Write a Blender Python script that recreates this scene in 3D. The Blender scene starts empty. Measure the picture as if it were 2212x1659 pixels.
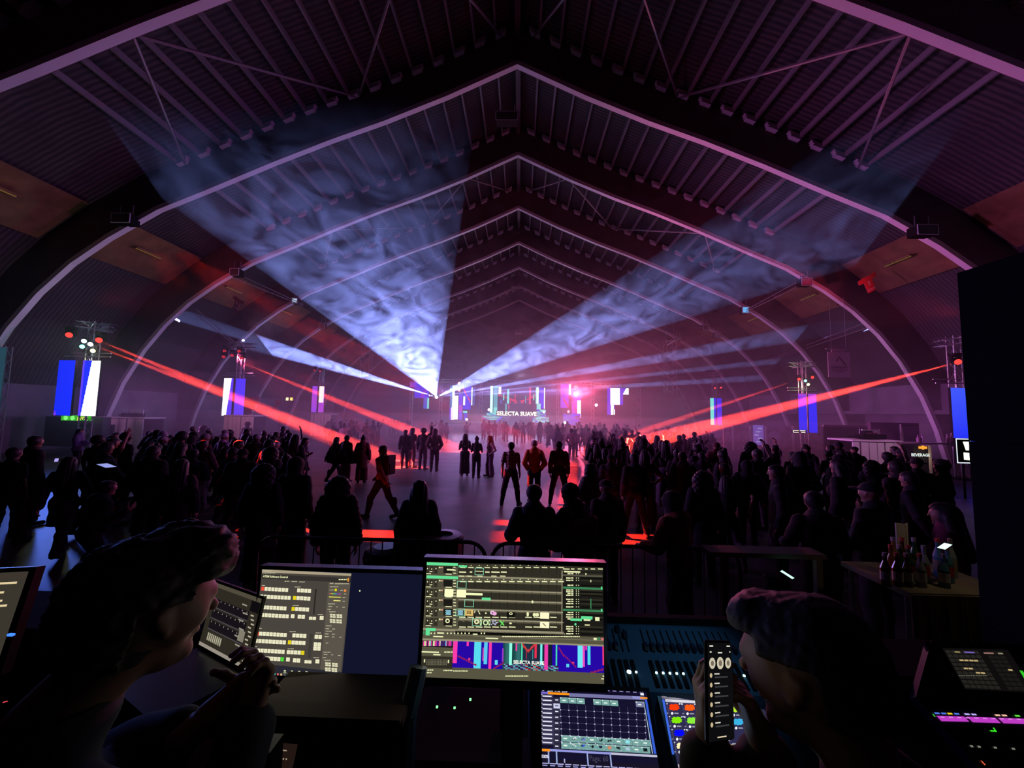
import bpy, bmesh, math, random
import numpy as np
from mathutils import Vector, Matrix
random.seed(7)
SC = bpy.context.scene
COL = SC.collection

# ------------------------------------------------------------------ camera
CAM_H = 2.5
FPX = 831.0
PITCH, ROLL, YAW = math.radians(4.3), math.radians(1.1), math.radians(1.26)

def ray(px, py):
    u = (px - 1106) / FPX; v = -(py - 829.5) / FPX
    c, s = math.cos(ROLL), math.sin(ROLL)
    u, v = u * c - v * s, u * s + v * c
    d = (u, math.cos(PITCH) - v * math.sin(PITCH), math.sin(PITCH) + v * math.cos(PITCH))
    c, s = math.cos(YAW), math.sin(YAW)
    return Vector((d[0] * c - d[1] * s, d[0] * s + d[1] * c, d[2]))

def at(px, py, d):
    r = ray(px, py)
    return Vector((r.x / r.y * d, d, r.z / r.y * d + CAM_H))

cam_data = bpy.data.cameras.new('camera')
cam_data.sensor_width = 36.0
cam_data.sensor_fit = 'HORIZONTAL'
cam_data.lens = 36.0 * FPX / 2212.0
cam_data.clip_start = 0.02
cam = bpy.data.objects.new('camera', cam_data)
COL.objects.link(cam)
_f = ray(1106, 829.5).normalized()
_r = (ray(2106, 829.5) - ray(106, 829.5)).normalized()
_u = _r.cross(_f).normalized()
_m = Matrix((_r, _u, -_f)).transposed().to_4x4()
_m.translation = (0, 0, CAM_H)
cam.matrix_world = _m
SC.camera = cam

# ------------------------------------------------------------------ world, exposure
W = bpy.data.worlds.new('maroon_ambient'); SC.world = W; W.use_nodes = True
W.node_tree.nodes['Background'].inputs['Color'].default_value = (0.30, 0.05, 0.16, 1)  # added maroon ambient fill, lights the near parts faintly
W.node_tree.nodes['Background'].inputs['Strength'].default_value = 0.004
SC.view_settings.view_transform = 'Standard'
SC.view_settings.look = 'None'
SC.view_settings.exposure = 0.0
SC.view_settings.gamma = 1.0
SC.view_settings.use_curve_mapping = False
cy = SC.cycles
cy.max_bounces = 3; cy.diffuse_bounces = 1; cy.glossy_bounces = 2; cy.transmission_bounces = 2
cy.volume_bounces = 0; cy.transparent_max_bounces = 12
cy.sample_clamp_indirect = 3.0; cy.sample_clamp_direct = 0.0
cy.caustics_reflective = False; cy.caustics_refractive = False
cy.use_denoising = True
cy.use_adaptive_sampling = True; cy.adaptive_threshold = 0.02
cy.use_light_tree = True

# ------------------------------------------------------------------ helpers: materials
def srgb(r, g, b):
    def f(c):
        c = c / 255.0
        return c / 12.92 if c <= 0.04045 else ((c + 0.055) / 1.055) ** 2.4
    return (f(r), f(g), f(b))

MATS = {}
def mat(name, col, rough=0.7, metal=0.0, bump=0.0, bscale=20.0, vary=0.0, vscale=3.0, spec=0.5):
    if name in MATS: return MATS[name]
    m = bpy.data.materials.new(name); m.use_nodes = True
    nt = m.node_tree; b = nt.nodes['Principled BSDF']
    b.inputs['Base Color'].default_value = (*col, 1)
    b.inputs['Roughness'].default_value = rough
    b.inputs['Metallic'].default_value = metal
    b.inputs['Specular IOR Level'].default_value = spec
    tc = nt.nodes.new('ShaderNodeTexCoord')
    if vary > 0:
        n = nt.nodes.new('ShaderNodeTexNoise'); n.inputs['Scale'].default_value = vscale; n.inputs['Detail'].default_value = 3
        nt.links.new(tc.outputs['Object'], n.inputs['Vector'])
        mr = nt.nodes.new('ShaderNodeMapRange'); mr.inputs[1].default_value = 0.3; mr.inputs[2].default_value = 0.7
        mr.inputs[3].default_value = 1 - vary; mr.inputs[4].default_value = 1 + vary
        mx = nt.nodes.new('ShaderNodeVectorMath'); mx.operation = 'SCALE'; mx.inputs[0].default_value = col
        nt.links.new(n.outputs['Fac'], mr.inputs[0]); nt.links.new(mr.outputs[0], mx.inputs['Scale'])
        nt.links.new(mx.outputs[0], b.inputs['Base Color'])
    if bump > 0:
        n = nt.nodes.new('ShaderNodeTexNoise'); n.inputs['Scale'].default_value = bscale; n.inputs['Detail'].default_value = 3
        nt.links.new(tc.outputs['Object'], n.inputs['Vector'])
        bp = nt.nodes.new('ShaderNodeBump'); bp.inputs['Strength'].default_value = bump
        nt.links.new(n.outputs['Fac'], bp.inputs['Height']); nt.links.new(bp.outputs[0], b.inputs['Normal'])
    MATS[name] = m
    return m

def emit(name, col, strength, sampled=False):
    if name in MATS: return MATS[name]
    m = bpy.data.materials.new(name); m.use_nodes = True
    nt = m.node_tree; nt.nodes.clear()
    o = nt.nodes.new('ShaderNodeOutputMaterial'); e = nt.nodes.new('ShaderNodeEmission')
    e.inputs[0].default_value = (*col, 1); e.inputs[1].default_value = strength
    nt.links.new(e.outputs[0], o.inputs[0])
    m.cycles.emission_sampling = 'AUTO' if sampled else 'NONE'
    MATS[name] = m
    return m

def emit_attr(name, strength):
    """a screen: each pixel block gives off the colour stored on its face"""
    if name in MATS: return MATS[name]
    m = emit(name, (1, 1, 1), strength)
    nt = m.node_tree; a = nt.nodes.new('ShaderNodeAttribute'); a.attribute_name = 'Col'
    e = [n for n in nt.nodes if n.type == 'EMISSION'][0]
    nt.links.new(a.outputs['Color'], e.inputs[0])
    return m

# ------------------------------------------------------------------ helpers: meshes
class MB:
    def __init__(s): s.v = []; s.f = []; s.c = []
    def quad(s, a, b, c, d, col=None):
        n = len(s.v); s.v += [tuple(a), tuple(b), tuple(c), tuple(d)]; s.f.append((n, n+1, n+2, n+3)); s.c.append(col)
    def poly(s, pts, col=None):
        n = len(s.v); s.v += [tuple(p) for p in pts]; s.f.append(tuple(range(n, n+len(pts)))); s.c.append(col)
    def hexa(s, p, col=None):      # p: 8 points, bottom 4 then top 4
        n = len(s.v); s.v += [tuple(q) for q in p]
        for f in ((0,3,2,1),(4,5,6,7),(0,1,5,4),(1,2,6,5),(2,3,7,6),(3,0,4,7)):
            s.f.append(tuple(n+i for i in f)); s.c.append(col)
    def box(s, c, d, rz=0.0, M=None, col=None):
        x, y, z = (q/2 for q in d); pts = []
        for dz in (-z, z):
            for dx, dy in ((-x,-y),(x,-y),(x,y),(-x,y)):
                p = Vector((dx*math.cos(rz)-dy*math.sin(rz), dx*math.sin(rz)+dy*math.cos(rz), dz)) + Vector(c)
                pts.append(M @ p if M is not None else p)
        s.hexa(pts, col)
    def beam(s, a, b, w, h=None, up=Vector((0,0,1))):
        a = Vector(a); b = Vector(b); h = h or w; d = (b-a).normalized()
        x = d.cross(up)
        if x.length < 1e-4: x = d.cross(Vector((0,1,0)))
        x.normalize(); y = x.cross(d).normalized()
        x *= w/2; y *= h/2
        s.hexa([a-x-y, a+x-y, a+x+y, a-x+y, b-x-y, b+x-y, b+x+y, b-x+y])
    def tube(s, a, b, r, n=6, r2=None, caps=True):
        a = Vector(a); b = Vector(b); r2 = r if r2 is None else r2; d = (b-a).normalized()
        x = d.cross(Vector((0,0,1)))
        if x.length < 1e-4: x = Vector((1,0,0))
        x.normalize(); y = d.cross(x)
        k = len(s.v)
        for i in range(n):
            t = 2*math.pi*i/n; q = x*math.cos(t)+y*math.sin(t)
            s.v.append(tuple(a+q*r)); s.v.append(tuple(b+q*r2))
        for i in range(n):
            j = (i+1) % n; s.f.append((k+2*i, k+2*j, k+2*j+1, k+2*i+1)); s.c.append(None)
        if caps:
            s.f.append(tuple(k+2*i for i in range(n))[::-1]); s.c.append(None)
            s.f.append(tuple(k+2*i+1 for i in range(n))); s.c.append(None)
    def path(s, pts, r, n=6):
        for a, b in zip(pts, pts[1:]): s.tube(a, b, r, n)
    def lathe(s, c, prof, n=14, M=None):
        k = len(s.v)
        for r, z in prof:
            for i in range(n):
                t = 2*math.pi*i/n; p = Vector((r*math.cos(t), r*math.sin(t), z))
                p = (M @ p if M is not None else p) + Vector(c); s.v.append(tuple(p))
        for j in range(len(prof)-1):
            for i in range(n):
                i2 = (i+1) % n
                s.f.append((k+j*n+i, k+j*n+i2, k+(j+1)*n+i2, k+(j+1)*n+i)); s.c.append(None)
        s.f.append(tuple(k+i for i in range(n))[::-1]); s.c.append(None)
        m = k+(len(prof)-1)*n; s.f.append(tuple(m+i for i in range(n))); s.c.append(None)
    def truss(s, a, b, w=0.3, r=0.022, bay=0.5):
        a = Vector(a); b = Vector(b); d = (b-a); L = d.length; d.normalize()
        x = d.cross(Vector((0,0,1)))
        if x.length < 1e-4: x = Vector((1,0,0))
        x.normalize(); y = d.cross(x).normalized()
        C = [(x+y)*w/2, (x-y)*w/2, (-x-y)*w/2, (-x+y)*w/2]
        for q in C: s.tube(a+q, b+q, r, 5, caps=False)
        n = max(1, int(round(L/bay)))
        for i in range(n):
            for k in range(4):
                p0 = a+d*(L*i/n)+C[k if i % 2 else (k+1) % 4]; p1 = a+d*(L*(i+1)/n)+C[(k+1) % 4 if i % 2 else k]
                s.tube(p0, p1, r*0.6, 4, caps=False)
    def mesh(s, name, m, smooth=False, auto=False):
        me = bpy.data.meshes.new(name); me.from_pydata(s.v, [], s.f); me.update()
        if any(c is not None for c in s.c):
            at_ = me.color_attributes.new('Col', 'FLOAT_COLOR', 'CORNER')
            arr = np.ones((len(me.loops), 4), dtype=np.float32); k = 0
            for f, c in zip(s.f, s.c):
                n = len(f); arr[k:k+n, :3] = c if c is not None else (0, 0, 0); k += n
            at_.data.foreach_set('color', arr.ravel())
        if m is not None: me.materials.append(m)
        if smooth: me.polygons.foreach_set('use_smooth', [True]*len(me.polygons))
        return me

def link(name, me, parent=None):
    o = bpy.data.objects.new(name, me); COL.objects.link(o)
    if parent is not None: o.parent = parent
    return o
def obj(name, mb, m, parent=None, smooth=False): return link(name, mb.mesh(name, m, smooth), parent)
def tag(o, label, cat, group=None, kind=None):
    if kind == 'structure':
        o['kind'] = 'structure'
        if label: o['label'] = label
        return o
    o['label'] = label; o['category'] = cat
    if group: o['group'] = group
    if kind: o['kind'] = kind
    return o
def empty(name, loc=(0, 0, 0), rz=0.0):
    o = bpy.data.objects.new(name, None); o.empty_display_size = 0.1; o.location = loc; o.rotation_euler = (0, 0, rz)
    COL.objects.link(o); return o
def thing(name, label, cat, loc=(0, 0, 0), rz=0.0, group=None): return tag(empty(name, loc, rz), label, cat, group)
def struct(name, mb, m, label=None): return tag(obj(name, mb, m), label, None, kind='structure')
def copy_tree(o, parent=None):
    c = o.copy(); COL.objects.link(c); c.parent = parent
    for ch in list(o.children): copy_tree(ch, c)
    return c
def text_mesh(txt, size, m, name='lettering', bold=0.0, extrude=0.0, align='CENTER'):
    cu = bpy.data.curves.new(name, 'FONT'); cu.body = txt; cu.size = size; cu.align_x = align; cu.align_y = 'CENTER'
    cu.offset = bold; cu.extrude = extrude; cu.resolution_u = 2
    to = bpy.data.objects.new(name, cu)
    me = bpy.data.meshes.new_from_object(to); me.name = name
    bpy.data.objects.remove(to); bpy.data.curves.remove(cu)
    me.materials.clear(); me.materials.append(m)
    return me
def frame_matrix(origin, right, up):
    r = Vector(right).normalized(); n = r.cross(Vector(up)).normalized(); u = n.cross(r).normalized()
    M = Matrix((r, u, n)).transposed().to_4x4(); M.translation = origin; return M

def lamp(name, kind, loc, target, energy, col, parent=None, size=0.1, size_y=None, spot=60, blend=0.3, spread=180, falloff=None, shadow=True):
    L = bpy.data.lights.new(name, kind); L.energy = energy; L.color = col
    if kind == 'AREA':
        L.size = size
        if size_y: L.shape = 'RECTANGLE'; L.size_y = size_y
        L.spread = math.radians(spread)
    else:
        L.shadow_soft_size = size
    if kind == 'SPOT': L.spot_size = math.radians(spot); L.spot_blend = blend
    if falloff:
        L.use_nodes = True; t = L.node_tree; e = t.nodes['Emission']
        f = t.nodes.new('ShaderNodeLightFalloff'); f.inputs['Strength'].default_value = 1
        t.links.new(f.outputs[falloff], e.inputs['Strength'])
    L.use_shadow = shadow
    o = bpy.data.objects.new(name, L); COL.objects.link(o)
    o.location = loc
    if target is not None:
        d = Vector(target) - Vector(loc); o.rotation_euler = d.to_track_quat('-Z', 'Y').to_euler()
    return o

# ------------------------------------------------------------------ helpers: bodies as one blended surface
def sd_cone(P, a, b, r1, r2):
    a = np.array(a, float); b = np.array(b, float); ab = b-a; L = max(ab @ ab, 1e-9)
    t = np.clip(((P-a) @ ab)/L, 0, 1)
    return np.linalg.norm(P-(a+t[:, None]*ab), axis=1) - (r1+(r2-r1)*t)
def sd_ell(P, c, r):
    q = (P-np.array(c, float)); r = np.array(r, float)
    k0 = np.linalg.norm(q/r, axis=1); k1 = np.linalg.norm(q/(r*r), axis=1)
    return k0*(k0-1)/np.maximum(k1, 1e-6)
def smin(a, b, k):
    h = np.clip(k-np.abs(a-b), 0, None)/k
    return np.minimum(a, b)-h*h*k*0.25
def blend_prims(P, prims, k=0.035, inflate=0.0):
    d = None
    for p in prims:
        kk = k
        if p[0] == 'c': q = sd_cone(P, *p[1:5]); kk = p[5] if len(p) > 5 else k
        else: q = sd_ell(P, p[1], p[2]); kk = p[3] if len(p) > 3 else k
        q = q-inflate
        d = q if d is None else smin(d, q, kk)
    return d
def surface(fn, lo, hi, h):
    lo = np.array(lo, float); hi = np.array(hi, float); n = np.ceil((hi-lo)/h).astype(int)+1
    ax = [lo[i]+np.arange(n[i])*h for i in range(3)]
    G = np.stack(np.meshgrid(*ax, indexing='ij'), -1).reshape(-1, 3)
    F = np.concatenate([fn(G[i:i+200000]) for i in range(0, len(G), 200000)]).reshape(n)
    s = F < 0
    cn = tuple(n-1)
    acc = np.zeros(cn+(3,)); cnt = np.zeros(cn)
    for axis in range(3):
        o1, o2 = [i for i in range(3) if i != axis]
        sl0 = [slice(None)]*3; sl1 = [slice(None)]*3; sl0[axis] = slice(0, -1); sl1[axis] = slice(1, None)
        f0 = F[tuple(sl0)]; f1 = F[tuple(sl1)]; ch = (f0 < 0) != (f1 < 0)
        t = np.where(ch, f0/np.where(ch, f0-f1, 1), 0)
        for a in (0, 1):
            for b in (0, 1):
                q = [slice(None)]*3
                q[o1] = slice(a, n[o1]-1+a); q[o2] = slice(b, n[o2]-1+b)
                c = ch[tuple(q)]; tt = t[tuple(q)]
                add = np.zeros(cn+(3,)); add[..., axis] = tt; add[..., o1] = a; add[..., o2] = b
                acc += add*c[..., None]; cnt += c
    act = cnt > 0
    idx = -np.ones(cn, int); idx[act] = np.arange(act.sum())
    I = np.argwhere(act)
    V = lo+h*(I+acc[act]/cnt[act][:, None])
    faces = []
    for axis in range(3):
        o1, o2 = (axis+1) % 3, (axis+2) % 3
        sl0 = [slice(None)]*3; sl1 = [slice(None)]*3; sl0[axis] = slice(0, -1); sl1[axis] = slice(1, None)
        s0 = s[tuple(sl0)]; s1 = s[tuple(sl1)]
        E = np.argwhere(s0 != s1)
        ok = (E[:, o1] > 0) & (E[:, o1] < n[o1]-1) & (E[:, o2] > 0) & (E[:, o2] < n[o2]-1)
        E = E[ok]
        if len(E) == 0: continue
        def at_(d1, d2):
            Q = E.copy(); Q[:, o1] -= d1; Q[:, o2] -= d2
            return idx[Q[:, 0], Q[:, 1], Q[:, 2]]
        q = np.stack([at_(1, 1), at_(0, 1), at_(0, 0), at_(1, 0)], 1)
        fl = s1[E[:, 0], E[:, 1], E[:, 2]]
        q[fl] = q[fl][:, ::-1]
        faces.append(q)
    Q = np.concatenate(faces) if faces else np.zeros((0, 4), int)
    Q = Q[(Q >= 0).all(1)]
    return V, Q
def np_mesh(name, parts, m):
    V = []; Q = []; k = 0
    for v, q in parts:
        V.append(v); Q.append(q+k); k += len(v)
    V = np.concatenate(V); Q = np.concatenate(Q)
    me = bpy.data.meshes.new(name)
    me.vertices.add(len(V)); me.vertices.foreach_set('co', V.astype(np.float32).ravel())
    me.loops.add(len(Q)*4); me.loops.foreach_set('vertex_index', Q.astype(np.int32).ravel())
    me.polygons.add(len(Q)); me.polygons.foreach_set('loop_start', np.arange(0, len(Q)*4, 4, dtype=np.int32))
    me.update(calc_edges=True); me.validate()
    me.polygons.foreach_set('use_smooth', [True]*len(me.polygons))
    if m is not None: me.materials.append(m)
    return me

def hand_prims(w, d, n, side, curl=0.5, s=1.0, spreadf=0.12):
    """wrist w, hand direction d, palm normal n (palm faces n), side +1 when the thumb is on d x n"""
    w = np.array(w, float); d = np.array(d, float); d /= np.linalg.norm(d); n = np.array(n, float); n -= d*(n @ d); n /= np.linalg.norm(n)
    t = np.cross(d, n)*side
    P = [('c', w-d*.03*s, w+d*.02*s, .027*s, .027*s, .02)]
    for k, o in enumerate((.028, .010, -.010, -.027)):
        P.append(('c', w+d*.02*s+t*o*.6*s, w+d*.085*s+t*o*s, .0155*s, .0125*s, .012))
    for k, (o, L) in enumerate(((.028, .072), (.010, .080), (-.010, .074), (-.027, .058))):
        p = w+d*.088*s+t*o*s; dd = d+t*o*spreadf*8; dd /= np.linalg.norm(dd); c = curl*(1+.12*k)
        for j, (l, r) in enumerate(((.42, .0092), (.32, .0085), (.26, .0075))):
            a = c*(0.5+0.6*j); v = dd*math.cos(a)+n*math.sin(a)
            q = p+v*L*l*s; P.append(('c', p, q, r*s, (r-.0006)*s, .004)); p = q
    p = w+d*.02*s+t*.026*s
    for j, (l, r) in enumerate(((.045, .014), (.032, .0105), (.026, .009))):
        v = d*.75+t*(.75-.3*j)+n*(.25+.35*j*curl*2); v /= np.linalg.norm(v); q = p+v*l*s
        P.append(('c', p, q, r*s, (r-.001)*s, .006)); p = q
    return P
def bounds(prims, pad):
    A = []
    for p in prims:
        if p[0] == 'c':
            r = max(p[3], p[4]); A += [np.array(p[1])-r, np.array(p[1])+r, np.array(p[2])-r, np.array(p[2])+r]
        else: A += [np.array(p[1])-np.array(p[2]), np.array(p[1])+np.array(p[2])]
    A = np.array(A, float); return A.min(0)-pad, A.max(0)+pad

def head_prims(c, f=(0, 1, 0), s=1.0, face=True):
    """head centre c, facing f (unit-ish), real face: brow, eyes sockets, nose, lips, chin, ears"""
    c = np.array(c, float); f = np.array(f, float); f /= np.linalg.norm(f)
    up = np.array((0, 0, 1.)); r = np.cross(f, up); r /= np.linalg.norm(r); u = np.cross(r, f)
    g = lambda a, b, d: c+(r*a+f*b+u*d)*s
    P = [('c', g(0, -.022, .030), g(0, .012, .026), .086*s, .082*s, .02), ('c', g(0, .015, -.01), g(0, .03, -.075), .066*s, .042*s, .04)]
    if face:
        P += [('c', g(-.03, .085, .022), g(.03, .085, .022), .012*s, .012*s, .02),
              ('c', g(0, .088, .012), g(0, .108, -.018), .008*s, .012*s, .012),
              ('c', g(-.016, .078, -.052), g(.016, .078, -.052), .009*s, .009*s, .012),
              ('c', g(-.012, .066, -.088), g(.012, .066, -.088), .016*s, .016*s, .02),
              ('c', g(-.048, .055, -.012), g(-.05, .03, -.03), .022*s, .02*s, .02), ('c', g(.048, .055, -.012), g(.05, .03, -.03), .022*s, .02*s, .02)]
    for sd in (-1, 1):
        P += [('c', g(sd*.082, -.004, .018), g(sd*.080, .004, -.022), .011*s, .008*s, .008), ('c', g(sd*.088, -.016, .014), g(sd*.084, -.008, -.006), .009*s, .007*s, .006)]
    return P, g

# ------------------------------------------------------------------ haze in the air (the smoke machines fill the hall)
def volume(name, dens, aniso, noise=None):
    m = bpy.data.materials.new(name); m.use_nodes = True; nt = m.node_tree; nt.nodes.clear()
    o = nt.nodes.new('ShaderNodeOutputMaterial'); v = nt.nodes.new('ShaderNodeVolumeScatter')
    nt.links.new(v.outputs[0], o.inputs['Volume']); v.inputs['Density'].default_value = dens; v.inputs['Anisotropy'].default_value = aniso
    if noise:
        g = nt.nodes.new('ShaderNodeNewGeometry'); mp = nt.nodes.new('ShaderNodeMapping'); mp.inputs['Scale'].default_value = noise['stretch']
        n = nt.nodes.new('ShaderNodeTexNoise'); n.inputs['Scale'].default_value = noise['scale']; n.inputs['Detail'].default_value = 7
        n.inputs['Distortion'].default_value = noise['dist']; n.inputs['Roughness'].default_value = 0.6
        mr = nt.nodes.new('ShaderNodeMapRange')
        for i, q in enumerate(noise['map']): mr.inputs[1+i].default_value = q
        nt.links.new(g.outputs['Position'], mp.inputs[0]); nt.links.new(mp.outputs[0], n.inputs['Vector'])
        nt.links.new(n.outputs['Fac'], mr.inputs[0])
        sx = nt.nodes.new('ShaderNodeSeparateXYZ'); nt.links.new(g.outputs['Position'], sx.inputs[0])
        gr = nt.nodes.new('ShaderNodeMapRange')      # density drops towards the near end so the laser sheet fades
        for i, q in enumerate(noise['thin']): gr.inputs[1+i].default_value = q
        mu = nt.nodes.new('ShaderNodeMath'); mu.operation = 'MULTIPLY'; nt.links.new(sx.outputs[1], gr.inputs[0])
        nt.links.new(mr.outputs[0], mu.inputs[0]); nt.links.new(gr.outputs[0], mu.inputs[1]); nt.links.new(mu.outputs[0], v.inputs['Density'])
        m.cycles.volume_step_rate = 1.0
    return m
cy.volume_max_steps = 128
_b = MB(); _b.box((-0.3, 35.5, 4.3), (48.0, 45.0, 8.6))
tag(obj('haze', _b, volume('thin_haze', 0.0075, 0.3)), 'thin purple and red lit haze filling the air of the hall', 'haze', kind='stuff')

for h_, dn_, y0_, nm_ in ((1.5, .014, 20.5, 'lowest and thickest'), (2.3, .009, 18.0, 'second lowest'), (4.0, .005, 16.0, 'third lowest'), (5.8, .005, 14.0, 'uppermost')):
    _b = MB(); _b.box((0.5, (y0_+47)/2, h_/2+.02), (44.0+h_, 47-y0_, h_)); tag(obj('haze_bank', _b, volume('low_haze_%d' % (h_*10), dn_, 0.1)), 'hazy air over the far half of the floor, %s layer' % nm_, 'haze', kind='stuff')

# the fan of laser light: one plane that rises from the source above the stage towards the camera
LZ, LSL = 4.3, 0.178
LSRC = Vector((at(943, 858, 48).x, 48.0, LZ))
def plane_pt(px, py):
    r = ray(px, py); r = r/r.y; t = (LZ+LSL*48-CAM_H)/(r.z+LSL)
    return Vector((r.x*t, t, r.z*t+CAM_H))
_b = MB(); th = 0.25
pts = [(-24.5, 47.5), (-23.5, 38), (-20.5, 30), (-16.5, 20), (-13.2, 12.5), (-12.0, 9.5), (12.0, 9.5), (13.2, 12.5), (16.5, 20), (20.5, 30), (23.5, 38), (24.0, 47.5)]
low = [Vector((x, y, LZ+LSL*(48-y)-th)) for x, y in pts]; up_ = [p+Vector((0, 0, 2*th)) for p in low]
_b.poly(low[::-1]); _b.poly(up_)
for i in range(len(pts)):
    j = (i+1) % len(pts); _b.quad(low[i], low[j], up_[j], up_[i])
tag(obj('smoke_layer', _b, volume('swirling_smoke', 0.1, 0.3, dict(stretch=(0.8, 0.55, 1.0), scale=0.50, dist=3.0, map=(0.38, 0.70, 0.012, 0.13), thin=(10, 32, 0.0, 1.0)))),
    'swirling cloud like smoke where the fan of laser light cuts across the hall', 'smoke', kind='stuff')
def laser(d1, d2, power, col, name='laser_light'):
    a = (d1-LSRC).normalized(); b = (d2-LSRC).normalized(); mid = (a+b).normalized(); n = a.cross(b).normalized()
    o = lamp(name, 'SPOT', LSRC, None, power, col, size=0.01, spot=math.degrees(a.angle(b)), blend=0.0, falloff='Linear')
    x = n.cross(mid).normalized(); M = Matrix((x, n, -mid)).transposed().to_4x4(); M.translation = LSRC
    o.matrix_world = M @ Matrix.Diagonal((1, 0.02, 1, 1)); return o
LC = (0.27, 0.34, 1.0)
LP = 430000
for q1, q2, k in (((378, 450), (1035, 210), 1.0), ((1400, 560), (1480, 690), 1.0), ((1480, 752), (1480, 776), 1.2),
                  ((1480, 796), (1480, 806), 1.2), ((1600, 812), (1600, 826), 1.2), ((600, 738), (560, 762), 1.6), ((760, 812), (700, 832), 1.4)):
    laser(plane_pt(*q1), plane_pt(*q2), LP*k, LC)

# ------------------------------------------------------------------ coloured light: stage wash, LED columns, moving heads, added roof fills
VIO = (0.42, 0.28, 1.0); MAG = (0.85, 0.25, 0.9); RED = (1.0, 0.04, 0.03); BLU = (0.12, 0.2, 1.0); CYA = (0.25, 0.9, 1.0)
lamp('stage_wash', 'AREA', (-1, 45.5, 5.2), (-1, 30, 0), 620, (0.6, 0.3, 1.0), size=18, size_y=1.5, spread=100)
lamp('stage_glow', 'AREA', (-1, 46.0, 1.9), (-1, 20, 0), 420, (0.5, 0.6, 1.0), size=14, size_y=1.5, spread=120)
lamp('stage_red', 'SPOT', at(1245, 845, 47), (6, 18, 0), 19000, (1.0, 0.09, 0.2), size=0.15, spot=75, blend=0.6)
lamp('side_red', 'SPOT', at(505, 768, 25.3), (-9, 36, 0), 5200, (1.0, 0.07, 0.18), size=0.15, spot=64, blend=0.7)
lamp('roof_red_fill', 'SPOT', (2, 40, 1.5), (0, 20, 17), 260, (1.0, 0.06, 0.16), size=0.3, spot=110, blend=0.8)  # added unseen red uplight for the maroon ceiling
for x_, y_, tx_, ty_, e_, c_ in ((-19.2, 25.9, 2, 24, 230, (.85, .34, .6)), (18.8, 25.9, -2, 24, 230, (.85, .3, .5)), (-19.2, 36.9, 3, 28, 380, (.75, .4, .8)), (18.5, 36.9, -3, 28, 380, (.8, .36, .65)), (0, 50.5, 0, 22, 1700, (.8, .55, .9)),
                              (19.2, 16.9, 2, 36, 640, (1.0, .05, .12)), (-19.8, 16.9, -4, 36, 420, (1.0, .06, .16))):
    lamp('roof_fill', 'SPOT', (x_, y_, 7.2), (tx_, ty_, 17), e_, c_, size=.15, spot=84, blend=.9)  # added unseen uplights for the arch flanges and maroon faces

# red bars thrown on the floor by an added gobo lamp, set near the left haunch fixture
def gobo_lamp(src, rects, energy, col):
    o = lamp('red_gobo', 'POINT', src, None, energy, col, size=0.02)
    L = o.data; L.use_nodes = True; nt = L.node_tree; e = nt.nodes['Emission']
    tc = nt.nodes.new('ShaderNodeTexCoord'); sp = nt.nodes.new('ShaderNodeSeparateXYZ'); nt.links.new(tc.outputs['Normal'], sp.inputs[0])
    def M(op, a, b=None, c=None):
        n = nt.nodes.new('ShaderNodeMath'); n.operation = op
        for i, q in enumerate((a, b, c)):
            if q is None: continue
            if isinstance(q, (int, float)): n.inputs[i].default_value = q
            else: nt.links.new(q, n.inputs[i])
        return n.outputs[0]
    az = M('MAXIMUM', M('ABSOLUTE', sp.outputs[2]), 0.02)
    X = M('MULTIPLY_ADD', M('DIVIDE', sp.outputs[0], az), src[2], src[0]); Y = M('MULTIPLY_ADD', M('DIVIDE', sp.outputs[1], az), src[2], src[1])
    tot = None
    for x, y, hx, hy, ang, soft in rects:
        c, s = math.cos(ang), math.sin(ang)
        dx = M('SUBTRACT', X, x); dy = M('SUBTRACT', Y, y)
        a = M('ABSOLUTE', M('ADD', M('MULTIPLY', dx, c), M('MULTIPLY', dy, s))); b = M('ABSOLUTE', M('SUBTRACT', M('MULTIPLY', dy, c), M('MULTIPLY', dx, s)))
        fa = nt.nodes.new('ShaderNodeMapRange'); fa.inputs[1].default_value = hx; fa.inputs[2].default_value = hx-soft; nt.links.new(a, fa.inputs[0])
        fb = nt.nodes.new('ShaderNodeMapRange'); fb.inputs[1].default_value = hy; fb.inputs[2].default_value = hy-0.08; nt.links.new(b, fb.inputs[0])
        q = M('MULTIPLY', fa.outputs[0], fb.outputs[0]); tot = q if tot is None else M('ADD', tot, q)
    dn = M('LESS_THAN', sp.outputs[2], 0.0)
    ff = nt.nodes.new('ShaderNodeLightFalloff'); ff.inputs['Strength'].default_value = 1
    nt.links.new(M('MULTIPLY', M('MULTIPLY', M('MINIMUM', tot, 1.0), dn), ff.outputs['Constant']), e.inputs['Strength'])
    return o
gobo_lamp((-16.6, 15.9, 10.3), [(-3.8, 7.85, 2.0, .38, 0, 1.0), (1.3, 8.0, 1.9, .4, 0, .8), (-0.1, 9.0, .5, .25, 0, .3), (2.0, 15.2, .3, 5.2, -0.145, .08),
           (-5.0, 17.0, .55, .25, 0, .2), (-3.6, 24.4, 1.9, .55, 0, .5), (2.7, 21.5, .2, 1.2, -.1, .08)], 1300, (1.0, 0.025, 0.01))

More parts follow.
